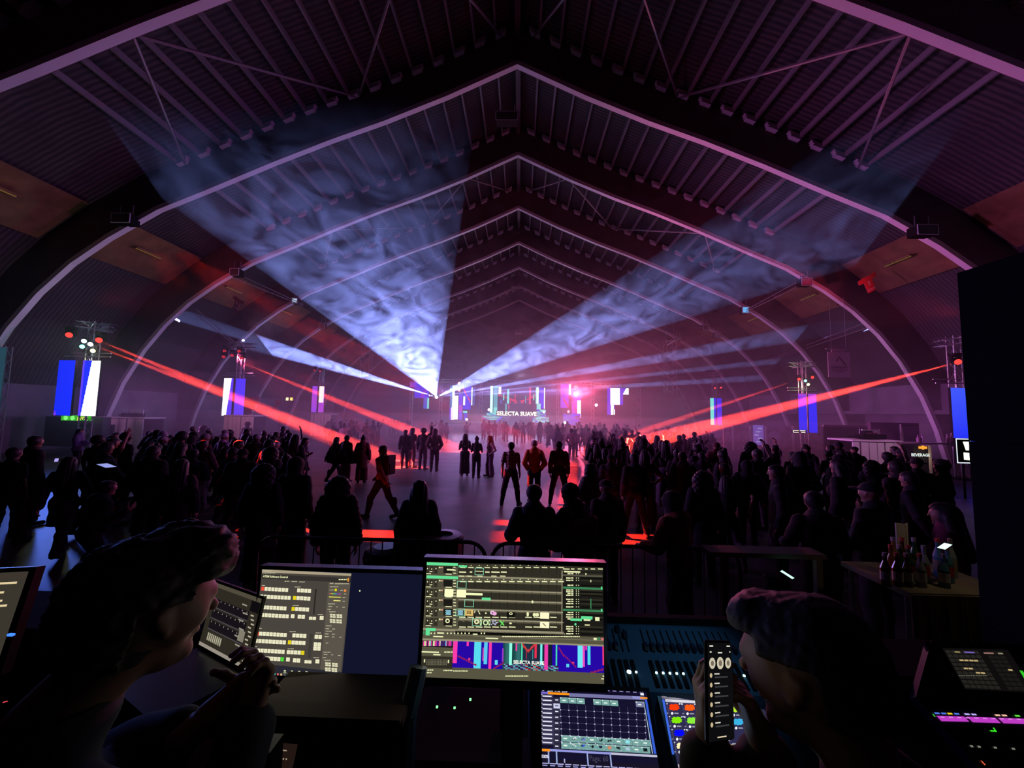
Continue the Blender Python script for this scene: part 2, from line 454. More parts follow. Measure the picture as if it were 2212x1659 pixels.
# ------------------------------------------------------------------ the hall: floor, roof deck, arches, walls
M_CONC = mat('worn_concrete', (0.105, 0.10, 0.105), 0.46, bump=0.35, bscale=7, vary=0.35, vscale=0.9, spec=0.3)
M_DECK = bpy.data.materials.new('roof_boards'); M_DECK.use_nodes = True
nt = M_DECK.node_tree; b_ = nt.nodes['Principled BSDF']; b_.inputs['Roughness'].default_value = 0.85
tc = nt.nodes.new('ShaderNodeTexCoord'); wv = nt.nodes.new('ShaderNodeTexWave'); wv.bands_direction = 'Y'; wv.inputs['Scale'].default_value = 1.6; wv.inputs['Distortion'].default_value = 1.5
nz = nt.nodes.new('ShaderNodeTexNoise'); nz.inputs['Scale'].default_value = 0.8; ml = nt.nodes.new('ShaderNodeMath'); ml.operation = 'MULTIPLY'
rp = nt.nodes.new('ShaderNodeValToRGB'); rp.color_ramp.elements[0].color = (0.03, 0.025, 0.03, 1); rp.color_ramp.elements[1].color = (0.10, 0.075, 0.075, 1); rp.color_ramp.elements[1].position = 0.6
nt.links.new(tc.outputs['Object'], wv.inputs[0]); nt.links.new(tc.outputs['Object'], nz.inputs[0])
nt.links.new(wv.outputs['Fac'], ml.inputs[0]); nt.links.new(nz.outputs['Fac'], ml.inputs[1]); nt.links.new(ml.outputs[0], rp.inputs[0]); nt.links.new(rp.outputs[0], b_.inputs[0])
M_BEAM = mat('dark_painted_beam', (0.10, 0.06, 0.07), 0.7, vary=0.2, vscale=1.0)
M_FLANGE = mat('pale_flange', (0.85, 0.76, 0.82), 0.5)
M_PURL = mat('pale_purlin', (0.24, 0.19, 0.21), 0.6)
M_BLOCKW = mat('painted_block_wall', (0.20, 0.17, 0.21), 0.85, bump=0.3, bscale=3, vary=0.25, vscale=0.7)
M_PLY = mat('plywood', (0.22, 0.11, 0.05), 0.7, vary=0.25, vscale=1.5)
M_BLACK = mat('matt_black', (0.008, 0.008, 0.009), 0.85, spec=0.12)
M_STEEL = mat('dull_steel', (0.55, 0.55, 0.58), 0.38, 0.8)
M_WHITE = mat('white_board', (0.75, 0.74, 0.76), 0.6)

X0 = -0.4
PROF = [(0, 18.5), (3.2, 16.95), (6, 15.75), (8.5, 14.8), (11, 13.75), (14, 12.4), (16.2, 11.45), (18.4, 10.1), (20, 8.9), (21.4, 7.5), (22.6, 5.9), (23.7, 3.9), (24.4, 2.0), (24.9, 0.0)]
def offset(prof, d):
    out = []
    for i, (x, z) in enumerate(prof):
        a = prof[max(i-1, 0)]; b = prof[min(i+1, len(prof)-1)]
        tx, tz = b[0]-a[0], b[1]-a[1]; L = math.hypot(tx, tz); nx, nz_ = -tz/L, tx/L
        if i == 0: out.append((0, z+d/math.cos(math.atan2(-(b[1]-z), b[0]))))
        else: out.append((x+nx*d, z-nz_*-d if False else z+(tx/L)*d))
    return out
TOP = offset(PROF, 1.75)
TOP[-1] = (26.7, 0.0)
FL = MB(); FL.box((X0, 28.5, -0.1), (54, 63, 0.2)); struct('floor', FL, M_CONC, 'worn glossy grey concrete floor of the hall')
dk = MB()
Y0, Y1 = -3.0, 60.0
for s in (-1, 1):
    n = len(TOP)
    for i in range(n-1):
        a, b = TOP[i], TOP[i+1]; o = 0.15
        for y in range(int(Y0), int(Y1), 9):
            dk.quad((X0+s*a[0], y, a[1]), (X0+s*b[0], y, b[1]), (X0+s*b[0], y+9, b[1]), (X0+s*a[0], y+9, a[1]))
struct('ceiling', dk, M_DECK, 'pitched boarded roof over the hall')
ew = MB(); ring = [(X0-x, z) for x, z in TOP][::-1]+[(X0+x, z) for x, z in TOP[1:]]
for y in (59.6,):
    ew.poly([(x, y, z) for x, z in ring]); ew.poly([(x, y+.3, z) for x, z in ring][::-1])
struct('wall_far', ew, mat('dark_gable', (0.05, 0.035, 0.05), 0.9), 'dark gable wall behind the stage')
for s, nm in ((-1, 'left'), (1, 'right')):
    w = MB(); w.box((X0+s*25.9, 28.5, 2.6), (0.4, 63, 5.2)); w.box((X0+s*25.62, 28.5, 5.25), (0.5, 63, 0.12))
    struct('wall_'+nm, w, M_BLOCKW, 'painted block side wall, '+nm+' side')
ARCH_Y = [4.2+6.2*k for k in range(0, 9)]
def arch(y):
    f = MB(); e = MB(); k = MB(); t = 0.17
    for s in (-1, 1):
        for i in range(len(PROF)-1):
            a, b, c, d = PROF[i], PROF[i+1], TOP[i+1], TOP[i]
            P = lambda q, yy: (X0+s*q[0], yy, q[1])
            f.hexa([P(a, y-t), P(b, y-t), P(b, y+t), P(a, y+t), P(d, y-t), P(c, y-t), P(c, y+t), P(d, y+t)])
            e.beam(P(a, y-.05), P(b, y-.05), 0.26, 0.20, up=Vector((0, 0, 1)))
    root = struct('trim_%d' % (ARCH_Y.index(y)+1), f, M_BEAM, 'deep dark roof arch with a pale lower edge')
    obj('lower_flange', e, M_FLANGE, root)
    # pale blocks between the purlins along the top of the arch face
    for s in (-1, 1):
        arc = 0.6; prev = TOP[0]
        L = [0]
        for i in range(1, len(TOP)): L.append(L[-1]+math.dist(TOP[i-1], TOP[i]))
        def pos(q):
            for i in range(len(L)-1):
                if L[i] <= q <= L[i+1]:
                    u = (q-L[i])/(L[i+1]-L[i]); return Vector((TOP[i][0]+(TOP[i+1][0]-TOP[i][0])*u, 0, TOP[i][1]+(TOP[i+1][1]-TOP[i][1])*u))
        while arc < 16.5:
            p = pos(arc); q = pos(arc+0.52)
            for j, (dz, x_) in enumerate(((0.16, 0.0), (0.25, 0.10), (0.34, 0.2))):
                a = p+(q-p)*x_*0.6; b = q-(q-p)*(0.2-x_)*0.6
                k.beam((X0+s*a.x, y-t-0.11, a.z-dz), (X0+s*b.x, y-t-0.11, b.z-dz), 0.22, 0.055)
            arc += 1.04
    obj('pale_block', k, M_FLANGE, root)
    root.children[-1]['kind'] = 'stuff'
    return root
ARCHES = [arch(y) for y in ARCH_Y]
# purlins: full-length members under the deck
L = [0]
for i in range(1, len(TOP)): L.append(L[-1]+math.dist(TOP[i-1], TOP[i]))
pu = MB()
for s in (-1, 1):
    q = 1.26-0.14
    while q < 17.5:
        for i in range(len(L)-1):
            if L[i] <= q <= L[i+1]:
                u = (q-L[i])/(L[i+1]-L[i]); x = TOP[i][0]+(TOP[i+1][0]-TOP[i][0])*u; z = TOP[i][1]+(TOP[i+1][1]-TOP[i][1])*u
        for y in ARCH_Y[:-1]:
            pu.beam((X0+s*x, y+.17, z-0.17), (X0+s*x, y+6.03, z-0.17), 0.09, 0.22)
        q += 1.04
pr = MB(); pr.beam((X0, Y0, 20.0), (X0, Y1, 20.0), 0.25, 0.5)
struct('trim_10', pu, M_PURL, 'pale purlins running between the roof arches')
struct('trim_11', pr, M_BEAM, 'ridge beam of the roof')
# diagonal rods and braces between some arches
br = MB()
def on_arc(s, q, dz=0.0, prof=PROF):
    L_ = [0]
    for i in range(1, len(prof)): L_.append(L_[-1]+math.dist(prof[i-1], prof[i]))
    for i in range(len(L_)-1):
        if L_[i] <= q <= L_[i+1]:
            u = (q-L_[i])/(L_[i+1]-L_[i]); return (X0+s*(prof[i][0]+(prof[i+1][0]-prof[i][0])*u), prof[i][1]+(prof[i+1][1]-prof[i][1])*u+dz)
for k in (1, 3):
    y = ARCH_Y[k]
    for s in (-1, 1):
        for q0, q1 in ((3.5, 0.8), (3.5, 8.0), (12.5, 8.0), (12.5, 16.5)):
            a = on_arc(s, q0, 0.1); b = on_arc(s, q1, 0.3, TOP)
            br.tube((a[0], y+.1, a[1]), (b[0], y+6.1, b[1]-0.6), 0.055, 5)
for s in (-1, 1):
    a = on_arc(s, 14.5, 0.1); b = on_arc(s, 14.0, 0.3, TOP)
    br.tube((a[0], ARCH_Y[1], a[1]), (b[0], ARCH_Y[1]+.1, b[1]-.2), 0.13, 6)
for (x0, z0, y0, x1, z1, y1) in ((-18, 10.9, 22.8, -17.0, 10.6, 29), (16.9, 10.9, 22.8, 16.6, 10.4, 29), (-20.0, 8.5, 22.8, -21.5, 7.0, 29), (20.5, 8.3, 22.8, 22.0, 7.6, 35)):
    for e_ in (0, .35): br.tube((x0, y0, z0-e_), (x1, y1, z1-e_*.3), 0.03, 4)
struct('trim_12', br, M_PURL, 'steel brace rods between the roof arches')
# plywood linings low on the roof slope, each with a dim warm tube
pl = MB()
warm = emit('warm_tube', (1.0, 0.5, 0.2), 0.12)
n_t = 0
for i, y in enumerate(ARCH_Y[1:7]):
    for s in (-1, 1):
        qa, qb = 21.2, 23.9
        a = on_arc(s, qa, 0, TOP); b = on_arc(s, qb, 0, TOP)
        pl.quad((a[0]-s*.12, y+.4, a[1]-.1), (b[0]-s*.12, y+.4, b[1]-.1), (b[0]-s*.12, y+5.8, b[1]-.1), (a[0]-s*.12, y+5.8, a[1]-.1))
        m_ = on_arc(s, 22.3, 0, TOP); tb = MB()
        tb.box((0, 0, 0.03), (0.22, 1.5, 0.06)); g_ = obj('batten_light', tb, M_PLY)
        g_.location = (m_[0]-s*.34, y+3.2, m_[1]-.26)
        side = 'left' if s < 0 else 'right'; order = ('nearest', 'second nearest', 'third nearest', 'fourth nearest', 'fifth nearest', 'farthest')[i]
        tag(g_, 'dim warm batten light on the %s roof slope, %s of its row' % (side, order), 'ceiling light', 'warm batten lights on the roof slopes')
        tt = MB(); tt.tube((0, -.7, -.02), (0, .7, -.02), 0.03, 6); obj('tube', tt, warm, g_)
        lamp('warm_tube_light', 'POINT', (m_[0]-s*.7, y+3.2, m_[1]-.55), None, 1.2 if s < 0 else .8, (1.0, 0.5, 0.15), size=0.1)
struct('trim_13', pl, M_PLY, 'plywood lining strips low on both roof slopes')

# right-hand low pavilion: beam line, concession fronts
pv = MB()
pv.box((24.0, 30, 3.0), (0.5, 46, 0.22)); pv.box((24.3, 30, 3.9), (0.2, 46, 1.6))
struct('trim_14', pv, M_BLOCKW, 'long fascia over the concession fronts on the right')

# ------------------------------------------------------------------ LED panels
M_LED = emit_attr('led_picture', 1.0)
def lerp3(a, b, t): return tuple(x+(y-x)*t for x, y in zip(a, b))
LB = srgb(15, 40, 255); LV = srgb(95, 60, 255); LM = srgb(190, 70, 230); LW = (1.6, 1.6, 1.6); LC_ = srgb(120, 255, 235); LT = srgb(30, 190, 190); LD = srgb(8, 20, 120); LR = srgb(255, 40, 50); LP_ = srgb(250, 60, 170)
def led_face(o, r, u, w, h, fn, nx=8, nz=24):
    """pixel blocks of one LED surface; o lower left corner, r right, u up (unit vectors)"""
    mb = MB(); o = Vector(o)
    for i in range(nx):
        for j in range(nz):
            a = o+r*(w*i/nx)+u*(h*j/nz); b = o+r*(w*(i+1)/nx)+u*(h*j/nz); c = o+r*(w*(i+1)/nx)+u*(h*(j+1)/nz); d = o+r*(w*i/nx)+u*(h*(j+1)/nz)
            mb.quad(a, b, c, d, fn((i+.5)/nx, (j+.5)/nz))
    return mb
def led_panel(parent, name, x, y, z, w, h, rz, fn, nx=8, nz=24):
    """free-hanging LED panel with a thin dark cabinet behind it; x,y,z lower left, faces -Y when rz = 0"""
    r = Vector((math.cos(rz), math.sin(rz), 0)); n = Vector((math.sin(rz), -math.cos(rz), 0))
    cb = MB(); c = Vector((x, y, z))+r*w/2+Vector((0, 0, h/2))-n*0.05
    cb.box(c, (w+.02, 0.08, h+.02), rz)
    p = obj(name, cb, M_BLACK, parent)
    obj('picture', led_face(Vector((x, y, z))+n*0.001, r, Vector((0, 0, 1)), w, h, fn, *((36, 60) if fn is diag_white or fn is white_left else (nx, nz))), M_LED, p)
    return p
def blue(u, v): return LB
def blue_mag(u, v): return lerp3(LB, LM, max(0, (v-.82)/.18)) if v > .8 else LB
def blue_low(u, v): return lerp3(LB, LM, max(0, 1-(u+v)*6)) if v < .15 else LB
def diag_white(u, v): return LV if u < .12 else (LB if u < .16+.34*(v) else LW)
def white_left(u, v): return LW if u < .45+.35*v else LV
def purple(u, v): return lerp3(LV, LM, 1-abs(v-.5))
def white_top(u, v): return LM if (v < .36 or u > .85) else (1.5, 1.2, 1.1)
def cyan_left(u, v): return LC_ if u < .6 else LB
def blue_pur(u, v): return lerp3(LB, LV, 1 if v < .45 else 0)

M_LENSR = emit('red_lens', (1.0, 0.05, 0.04), 1.6); M_LENSO = emit('dim_red_lens', (0.5, 0.02, 0.03), 1.0)
def moving_head(loc, aim, label, lens, group=None, s=1.0, hang=True):
    t = thing('moving_head', label, 'stage light', loc, 0, group)
    sg = -1 if hang else 1
    b = MB(); b.box((0, 0, 0), (.30*s, .26*s, .12*s)); obj('base', b, M_BLACK, t)
    y = MB()
    for k in (-1, 1): y.box((k*.17*s, 0, sg*.19*s), (.05*s, .12*s, .34*s))
    y.box((0, 0, sg*.07*s), (.38*s, .12*s, .05*s)); obj('yoke', y, M_BLACK, t)
    d = Vector(aim).normalized(); c = Vector((0, 0, sg*.27*s))
    h = MB(); h.tube(c-d*.2*s, c+d*.16*s, .12*s, 12, .145*s); h.tube(c+d*.16*s, c+d*.2*s, .145*s, 12, .13*s); hd = obj('head', h, M_BLACK, t)
    l = MB(); l.tube(c+d*.2*s, c+d*.205*s, .12*s, 14); obj('lens', l, lens, hd)
    return t
def par_can(loc, aim, label, lens, group=None, s=1.0):
    t = thing('par_light', label, 'stage light', loc, 0, group)
    d = Vector(aim).normalized()
    b = MB(); b.tube(-d*.12*s, d*.1*s, .08*s, 12, .1*s); obj('housing', b, M_BLACK, t)
    l = MB(); l.tube(d*.1*s, d*.105*s, .09*s, 12); obj('lens', l, lens, t)
    y = MB(); y.box((0, 0, .14*s), (.22*s, .03*s, .03*s)); y.box((-.11*s, 0, .07*s), (.02*s, .03*s, .15*s)); y.box((.11*s, 0, .07*s), (.02*s, .03*s, .15*s)); obj('bracket', y, M_BLACK, t)
    return t

def tower(name, label, x, y, panels, top=6.3, z0=2.0, mast_mat=M_STEEL, heads=None):
    t = thing('led_tower', label, 'LED tower', (x, y, 0), 0, 'truss towers with LED panels')
    b = MB(); b.box((0, 0, .03), (1.0, 1.0, .06)); obj('base_plate', b, M_BLACK, t)
    m = MB(); m.truss((0, 0, .06), (0, 0, top), .30, .025, .5); obj('mast', m, mast_mat, t)
    c = MB(); c.tube((-1.1, -.2, z0+2.72), (1.1, -.2, z0+2.72), .03, 6); c.tube((-1.0, .0, z0+2.9), (.9, .0, z0+2.9), .03, 6); obj('cross_bar', c, mast_mat, t)
    c = MB(); c.truss((-.9, 0, top-.25), (.9, 0, top-.25), .25, .022, .45); c.truss((0, -.7, top-.25), (0, .7, top-.25), .25, .022, .45); obj('top_truss', c, mast_mat, t)
    for (dx, dy, w, rz, fn) in panels: led_panel(t, 'led_panel', dx, dy, z0, w, 2.5, rz, fn)
    return t
R = math.radians
tower('tower', 'near left truss tower with one solid blue and one white striped LED panel', -20.0, 17.4,
      [(-1.0, -.45, .88, R(-6), blue_low), (.18, -.5, .76, R(4), diag_white)], z0=2.0, top=6.4)
tower('tower', 'second left truss tower with a white and a violet LED panel above a slatted booth', -19.1, 25.7,
      [(-.75, -.42, .68, R(-4), white_left), (.06, -.42, .62, R(6), lambda u, v: LV if v < .5 else lerp3(LV, LB, .5))], z0=1.95, top=7.0)
tower('tower', 'third and farthest left truss tower with narrow purple LED panels', -19.3, 36.8,
      [(-.62, -.4, .52, R(-4), purple), (.05, -.4, .5, R(5), white_top)], z0=2.2, top=7.0)
tower('tower', 'near right truss tower with a tall blue LED panel beside the black speaker stack', 19.3, 17.4,
      [(-.75, -.45, .95, R(4), lambda u, v: lerp3(LB, srgb(60, 90, 255), v)), (.35, -.4, .8, R(-4), blue)], z0=1.45, top=6.3)
tower('tower', 'second right truss tower with two blue LED panels turning pink at the top', 18.6, 25.7,
      [(-.62, -.42, .5, R(-3), blue_mag), (.02, -.42, .55, R(3), blue_mag)], z0=1.6, top=6.3)
tower('tower', 'third right truss tower with a cyan and a blue LED panel', 18.4, 36.8,
      [(-.62, -.4, .52, R(-3), cyan_left), (.0, -.4, .45, R(3), blue_pur)], z0=1.75, top=6.8)
# LED panels light the haze and the floor around them
def glow(x, y, z, col, e, sx=.9, tx=0, ty=5): lamp('led_panel_light', 'AREA', (x, y, z), (tx, ty, 1.3), e*.031, col, size=sx, size_y=2.3, falloff='Linear', spread=72)
glow(-19.3, 16.7, 3.3, (.9, .2, .85), 800, tx=-2, ty=17); glow(-20.5, 16.7, 3.3, (.1, .2, 1.0), 260, tx=-8, ty=13)
glow(-19.2, 25.0, 3.3, (.8, .25, .95), 420, tx=-2, ty=22); glow(-19.2, 36.2, 3.5, (.75, .2, .9), 420, tx=-2, ty=30)
glow(19.0, 16.7, 2.8, (.7, .15, .8), 420, tx=4, ty=17); glow(18.6, 25.0, 2.8, (.45, .15, 1.0), 300, tx=4, ty=22); glow(18.2, 36.2, 3.0, (.3, .8, 1.0), 320, tx=2, ty=30)

FLOOR_AIM = Vector((0, 14, 0))
def spot_beam(src, dst, e, deg, col=(1.0, .06, .04)):
    lamp('beam', 'SPOT', src, dst, e*110, col, size=.03, spot=deg*1.5, blend=.25, falloff='Linear')
def head_at(px, py, d, label, lens, aim=(0.6, -.5, -.6), s=1.0, dst=None, e=0, deg=2.4):
    p = at(px, py, d); h = moving_head(p+Vector((0, 0, .27*s)), aim, label, lens, 'stage lights on the truss towers', s)
    if dst is not None: spot_beam(p+Vector(aim).normalized()*.25*s, dst, e, deg)
    return h
head_at(153, 722, 16.8, 'red glowing moving head, left one on the near left tower', M_LENSR, (.5, -.7, -.3), dst=None)
head_at(217, 733, 16.8, 'red glowing moving head, right one on the near left tower', M_LENSR, (.5, -.7, -.3), dst=(-5.2, 17.2, 0), e=1000)
W1 = emit('blue_white_lens', (.5, .75, 1.0), 6); W2 = emit('violet_white_lens', (.8, .75, 1.0), 6); W3 = emit('aqua_lens', (.2, 1.0, .75), 4); W4 = emit('yellow_lens', (1.0, 1.0, .35), 4)
for px, py, m, nm in ((184, 736, W1, 'pale blue'), (198, 743, W2, 'violet white'), (180, 748, W3, 'aqua green'), (203, 757, W4, 'yellow')):
    p = at(px, py, 16.6); par_can(p, (.55, -1, -.35), '%s par light under the near left tower top' % nm, m, 'small par lights on the towers')
lamp('par_glow', 'POINT', at(180, 742, 16.2), None, 25, (.4, .8, 1.0), size=.1)
lamp('par_glow', 'POINT', at(203, 757, 16.2), None, 25, (1.0, 1.0, .3), size=.1)
spot_beam(at(200, 745, 16.9), (-6.2, 19.5, 0), 1500, 2.0)
for px, py, nm in ((487, 756, 'upper left'), (518, 756, 'upper right'), (485, 768, 'lower left'), (524, 771, 'lower right'), (503, 765, 'middle')):
    head_at(px, py, 25.5, 'moving head on the second left tower, %s of its cluster' % nm, M_LENSO, (.3, -.8, -.6), s=.9)
spot_beam(at(508, 778, 25.5), (-3.4, 24.3, 0), 1600, 1.8)
for px, py, nm in ((680, 798, 'left'), (692, 800, 'right')): head_at(px, py, 36.6, 'moving head on the farthest left tower, %s one' % nm, M_LENSO, (.3, -.8, -.6), s=.8)
head_at(2064, 780, 16.8, 'red glowing moving head on the near right tower', M_LENSR, (-.4, -.8, -.3), dst=(2.0, 19.5, 0), e=2600, deg=2.4)
head_at(1725, 818, 25.4, 'red moving head, left one on the second right tower', M_LENSR, (-.4, -.8, -.3), s=.75, dst=(3.2, 24.0, 0), e=1200, deg=1.5)
head_at(1754, 814, 25.4, 'red moving head, right one on the second right tower', M_LENSR, (-.4, -.8, -.3), s=.75, dst=(5.2, 26.0, 0), e=1200, deg=1.5)
for px, py, m, nm in ((1739, 822, W3, 'aqua'), (1745, 830, W4, 'yellow')): par_can(at(px, py, 25.2), (-.4, -1, -.3), '%s par light on the second right tower' % nm, m, 'small par lights on the towers', .9)
lamp('par_glow', 'POINT', at(1744, 830, 24.9), None, 25, (.8, 1.0, .5), size=.1)
for px, py, nm in ((1544, 837, 'left'), (1557, 836, 'right')): head_at(px, py, 36.5, 'small red moving head on the third right tower, %s one' % nm, M_LENSR, (-.3, -.8, -.4), s=.7, dst=None)

# ------------------------------------------------------------------ booths of pale slatted panels with DJ gear
M_PINKP = mat('white_slatted_panel', (0.72, 0.70, 0.74), 0.6)
def booth(label, px0, px1, py_top, d, h=1.7, n=7, gear=True, dark=False, rz=0):
    a = at(px0, py_top, d); b = at(px1, py_top, d); w = b.x-a.x; z = a.z
    t = thing('dj_booth', label, 'booth', ((a.x+b.x)/2, d+.6, 0), rz, 'slatted booths around the floor')
    c = MB(); c.box((0, 0, z/2-.05), (w-.04, 1.1, z-.1)); obj('carcass', c, M_BLACK, t)
    for i in range(n):
        x0 = -w/2+w*i/n; wd = w/n*(.9 if i % 3 else .8)
        p = MB(); p.box((x0+wd/2, -.58, z/2-.03), (wd, .05, z-.12)); obj('front_slat', p, M_PINKP, t)
    p = MB(); p.box((0, 0, z-.03), (w+.05, 1.25, .06)); obj('top', p, M_PINKP if not dark else M_BLACK, t)
    if gear:
        g = thing('dj_deck', 'dark DJ deck on top of the '+('near left booth' if 'left' in label else 'pink lit right booth'), 'DJ gear', ((a.x+b.x)/2+.2, d+.5, z))
        q = MB(); q.box((0, 0, .12), (.9, .4, .2)); q.box((-.55, .05, .10), (.3, .4, .05), 0.3); obj('case', q, M_BLACK, g)
        q = MB(); q.box((.1, .1, .3), (.7, .05, .2)); q.tube((-.35, .1, .1), (-.35, .1, .42), .012); q.tube((.45, .1, .1), (.45, .1, .42), .012); obj('stand', q, M_STEEL, g)
    return t
def booth_fill(src, dst, e, col): lamp('booth_fill', 'SPOT', src, dst, e, col, size=.1, spot=38, blend=.6)  # added unseen spots that brighten the booth fronts
pass
booth('slatted white booth behind the near left tower, gear on top', 206, 312, 900, 20.0, n=6)
booth('slatted white booth under the second left tower', 485, 550, 896, 24.6, n=7, gear=False)
booth('slatted white booth under the farthest left tower', 672, 716, 893, 35.5, n=6, gear=False)
booth('slatted pink lit booth on the right in front of the dark doorway', 1842, 1948, 950, 15.4, n=6)
for o_ in [o for o in bpy.data.objects if o.name.startswith('dj_booth')]:
    near = abs(o_.location.y-20.6) < 1 or abs(o_.location.y-16) < 1
    l_ = o_.location; booth_fill((l_.x+(1.5 if l_.x < 0 else -1.5), l_.y-4.2, 5.0), (l_.x, l_.y-.5, 1.3), 420 if near else 300, (.95, .35, .8) if near else (1.0, .3, .5))
# screen and sign under the near left tower
gs = MB(); p = at(100, 906, 19); gs.box((p.x+1.2, 19.4, p.z-.6), (3.0, .4, 1.5)); g = obj('bar_counter', gs, mat('dark_counter', (.03, .04, .03), .5)); tag(g, 'dark bar counter with a green sign behind the near left tower', 'bar counter')
lit = thing('illuminated_sign', 'green and yellow illuminated bar sign below the near left LED panels', 'sign', (at(165, 903, 18.9).x, 18.9, at(165, 903, 18.9).z))
q = MB(); q.box((0, 0, 0), (1.5, .06, .26)); obj('sign_face', q, emit('green_sign', (.05, .55, .02), .8), lit)
tm = text_mesh('gang', .30, emit('yellow_sign', (.85, .8, .1), 1.0), bold=.006); o = link('lettering', tm, lit); o.rotation_euler = (R(90), 0, 0); o.location = (.35, -.04, .02)
q = MB(); q.lathe((-.5, -.04, 0), [(.10, -.01), (.12, 0), (.10, .01)], 10, Matrix.Rotation(R(90), 3, 'X')); q.lathe((-.15, -.04, 0), [(.10, -.01), (.12, 0), (.10, .01)], 10, Matrix.Rotation(R(90), 3, 'X')); obj('round_emblem', q, emit('green_emblem', (.25, 1.0, .2), 1.0), lit)
q = MB(); p = at(121, 862, 24.5); q.box(p, (1.1, .05, .75)); tag(obj('wall_poster', q, M_WHITE), 'pale poster on the left wall behind the near tower', 'poster')
# left and right edge LED curtain strip at the picture edge
t_ = thing('led_strip', 'dim teal light panel at the far left edge', 'light panel', (at(2, 820, 16).x-.35, 16, 0))
q = MB(); q.box((0, 0, 3.2), (.7, .12, 3.4)); obj('panel', q, emit('teal_panel', (.05, .17, .26), .35), t_); q = MB(); q.truss((0, .3, 0), (0, .3, 5), .25); obj('mast', q, M_STEEL, t_)

# ------------------------------------------------------------------ ceiling fixtures at the arches and on the ridge
def hung_box(px, py, d, label, face, w=.85, h=.42, grp='boxed fixtures hung at the haunches of the arches', rz=0, size=None):
    p = at(px, py, d); t = thing('hung_fixture', label, 'hung fixture', p, rz, grp)
    q = MB(); q.box((0, 0, 0), (w, .45, h)); obj('housing', q, M_BLACK, t)
    fr = MB(); y = -.235
    for a, b in (((-w/2, y, h/2), (w/2, y, h/2)), ((-w/2, y, -h/2), (w/2, y, -h/2)), ((-w/2, y, -h/2), (-w/2, y, h/2)), ((w/2, y, -h/2), (w/2, y, h/2))): fr.tube(a, b, .025, 4)
    obj('rim', fr, mat('pale_rim', (.8, .8, .82), .5), t)
    f = MB(); f.box((0, -.228, 0), (w-.1, .01, h-.1)); obj('face', f, face, t)
    br_ = MB(); br_.tube((-w*.35, 0, h/2), (-w*.35, 0, h/2+.5), .02, 4); br_.tube((w*.35, 0, h/2), (w*.35, 0, h/2+.5), .02, 4); obj('hanger', br_, M_STEEL, t)
    return t
F0 = mat('grille_grey', (.10, .10, .11), .6)
hung_box(1095, 258, 16.3, 'boxed fixture with a white rim hanging under the ridge of the nearest full arch', F0, w=.95, h=.40, grp='boxed fixtures under the ridge')
hung_box(1115, 623, 47.3, 'small pale box under the ridge far down the hall', mat('pale_face', (.6, .6, .62), .6), w=1.2, h=.35, grp='boxed fixtures under the ridge')
hung_box(1120, 722, 58.5, 'tiny pale box fixed to the far gable', mat('pale_face', (.6, .6, .62), .6), w=1.0, h=.25, grp='boxed fixtures under the ridge')
hung_box(272, 476, 16.3, 'white rimmed box fixture on the left haunch of the nearest full arch', F0, rz=R(0))
hung_box(1992, 501, 16.3, 'white rimmed box fixture on the right haunch of the nearest full arch', F0)
hung_box(512, 590, 22.5, 'white rimmed box fixture on the left haunch of the second arch', F0, w=.55, h=.42)
hung_box(1737, 611, 22.5, 'white rimmed box fixture with painted pink reflections on the right haunch of the second arch', mat('pink_reflection_face', (.6, .35, .5), .4), w=.6, h=.42)  # pink reflections are put into the face colour
hung_box(640, 651, 28.6, 'small bright screen box on the left haunch of the third arch', emit('box_screen_a', (.5, .65, .9), .9), w=.45, h=.4)
hung_box(1607, 671, 28.6, 'small blue lit screen box on the right haunch of the third arch', emit('box_screen_b', (.15, .45, .9), 1.0), w=.5, h=.5)
hung_box(698, 705, 34.9, 'grey box fixture on the left haunch of the fourth arch', F0, w=.5, h=.5)
hung_box(1522, 708, 34.9, 'white rimmed box fixture on the right haunch of the fourth arch', F0, w=.5, h=.5)
hung_box(1547, 724, 34.9, 'pale box beside the right haunch of the fourth arch', mat('pale_face', (.6, .6, .62), .6), w=.5, h=.5)
hung_box(1465, 733, 41.1, 'pale box on the right haunch of the fifth arch', mat('pale_face', (.6, .6, .62), .6), w=.5, h=.4)

# ------------------------------------------------------------------ banners
M_BAN = mat('white_banner_cloth', (.62, .55, .60), .8)
p0 = at(1788, 760, 22.0); p1 = at(1838, 815, 22.0); w, h = p1.x-p0.x, p0.z-p1.z
bn = thing('banner', 'white hanging banner with a dark mountain peak emblem on the right', 'banner', ((p0.x+p1.x)/2, 22.0, (p0.z+p1.z)/2))
q = MB(); q.poly([(-w/2, 0, h*.5), (w/2, 0, h*.5), (w/2, 0, -h*.5), (-w/2, 0, -h*.5)][::-1]); q.box((0, .02, 0), (w, .03, h)); q.box((0, .02, h*.5), (w*.66, .03, h*.24)); obj('cloth', q, M_BAN, bn)
q = MB(); y = -.012; I = lambda x, z: (x*w, y, z*h)
q.poly([I(-.16, .12), I(.0, .34), I(.0, .24), I(-.10, .10)][::-1]); q.poly([I(.0, .34), I(.34, -.02), I(.24, -.02), I(.0, .24)])
for i in range(-4, 5): q.poly([I(i*.07, .55), I(i*.07+.03, .48), I(i*.07+.06, .55), I(i*.07+.03, .52)])
for z, x0, x1 in ((-.10, -.38, .36), (-.13, -.38, .36), (-.19, -.36, .36), (-.26, -.34, .3), (-.32, -.12, .14)): q.quad(I(x0, z), I(x1, z), I(x1, z+.022), I(x0, z+.022))
obj('printed_emblem', q, mat('banner_print', (.10, .06, .09), .8), bn)
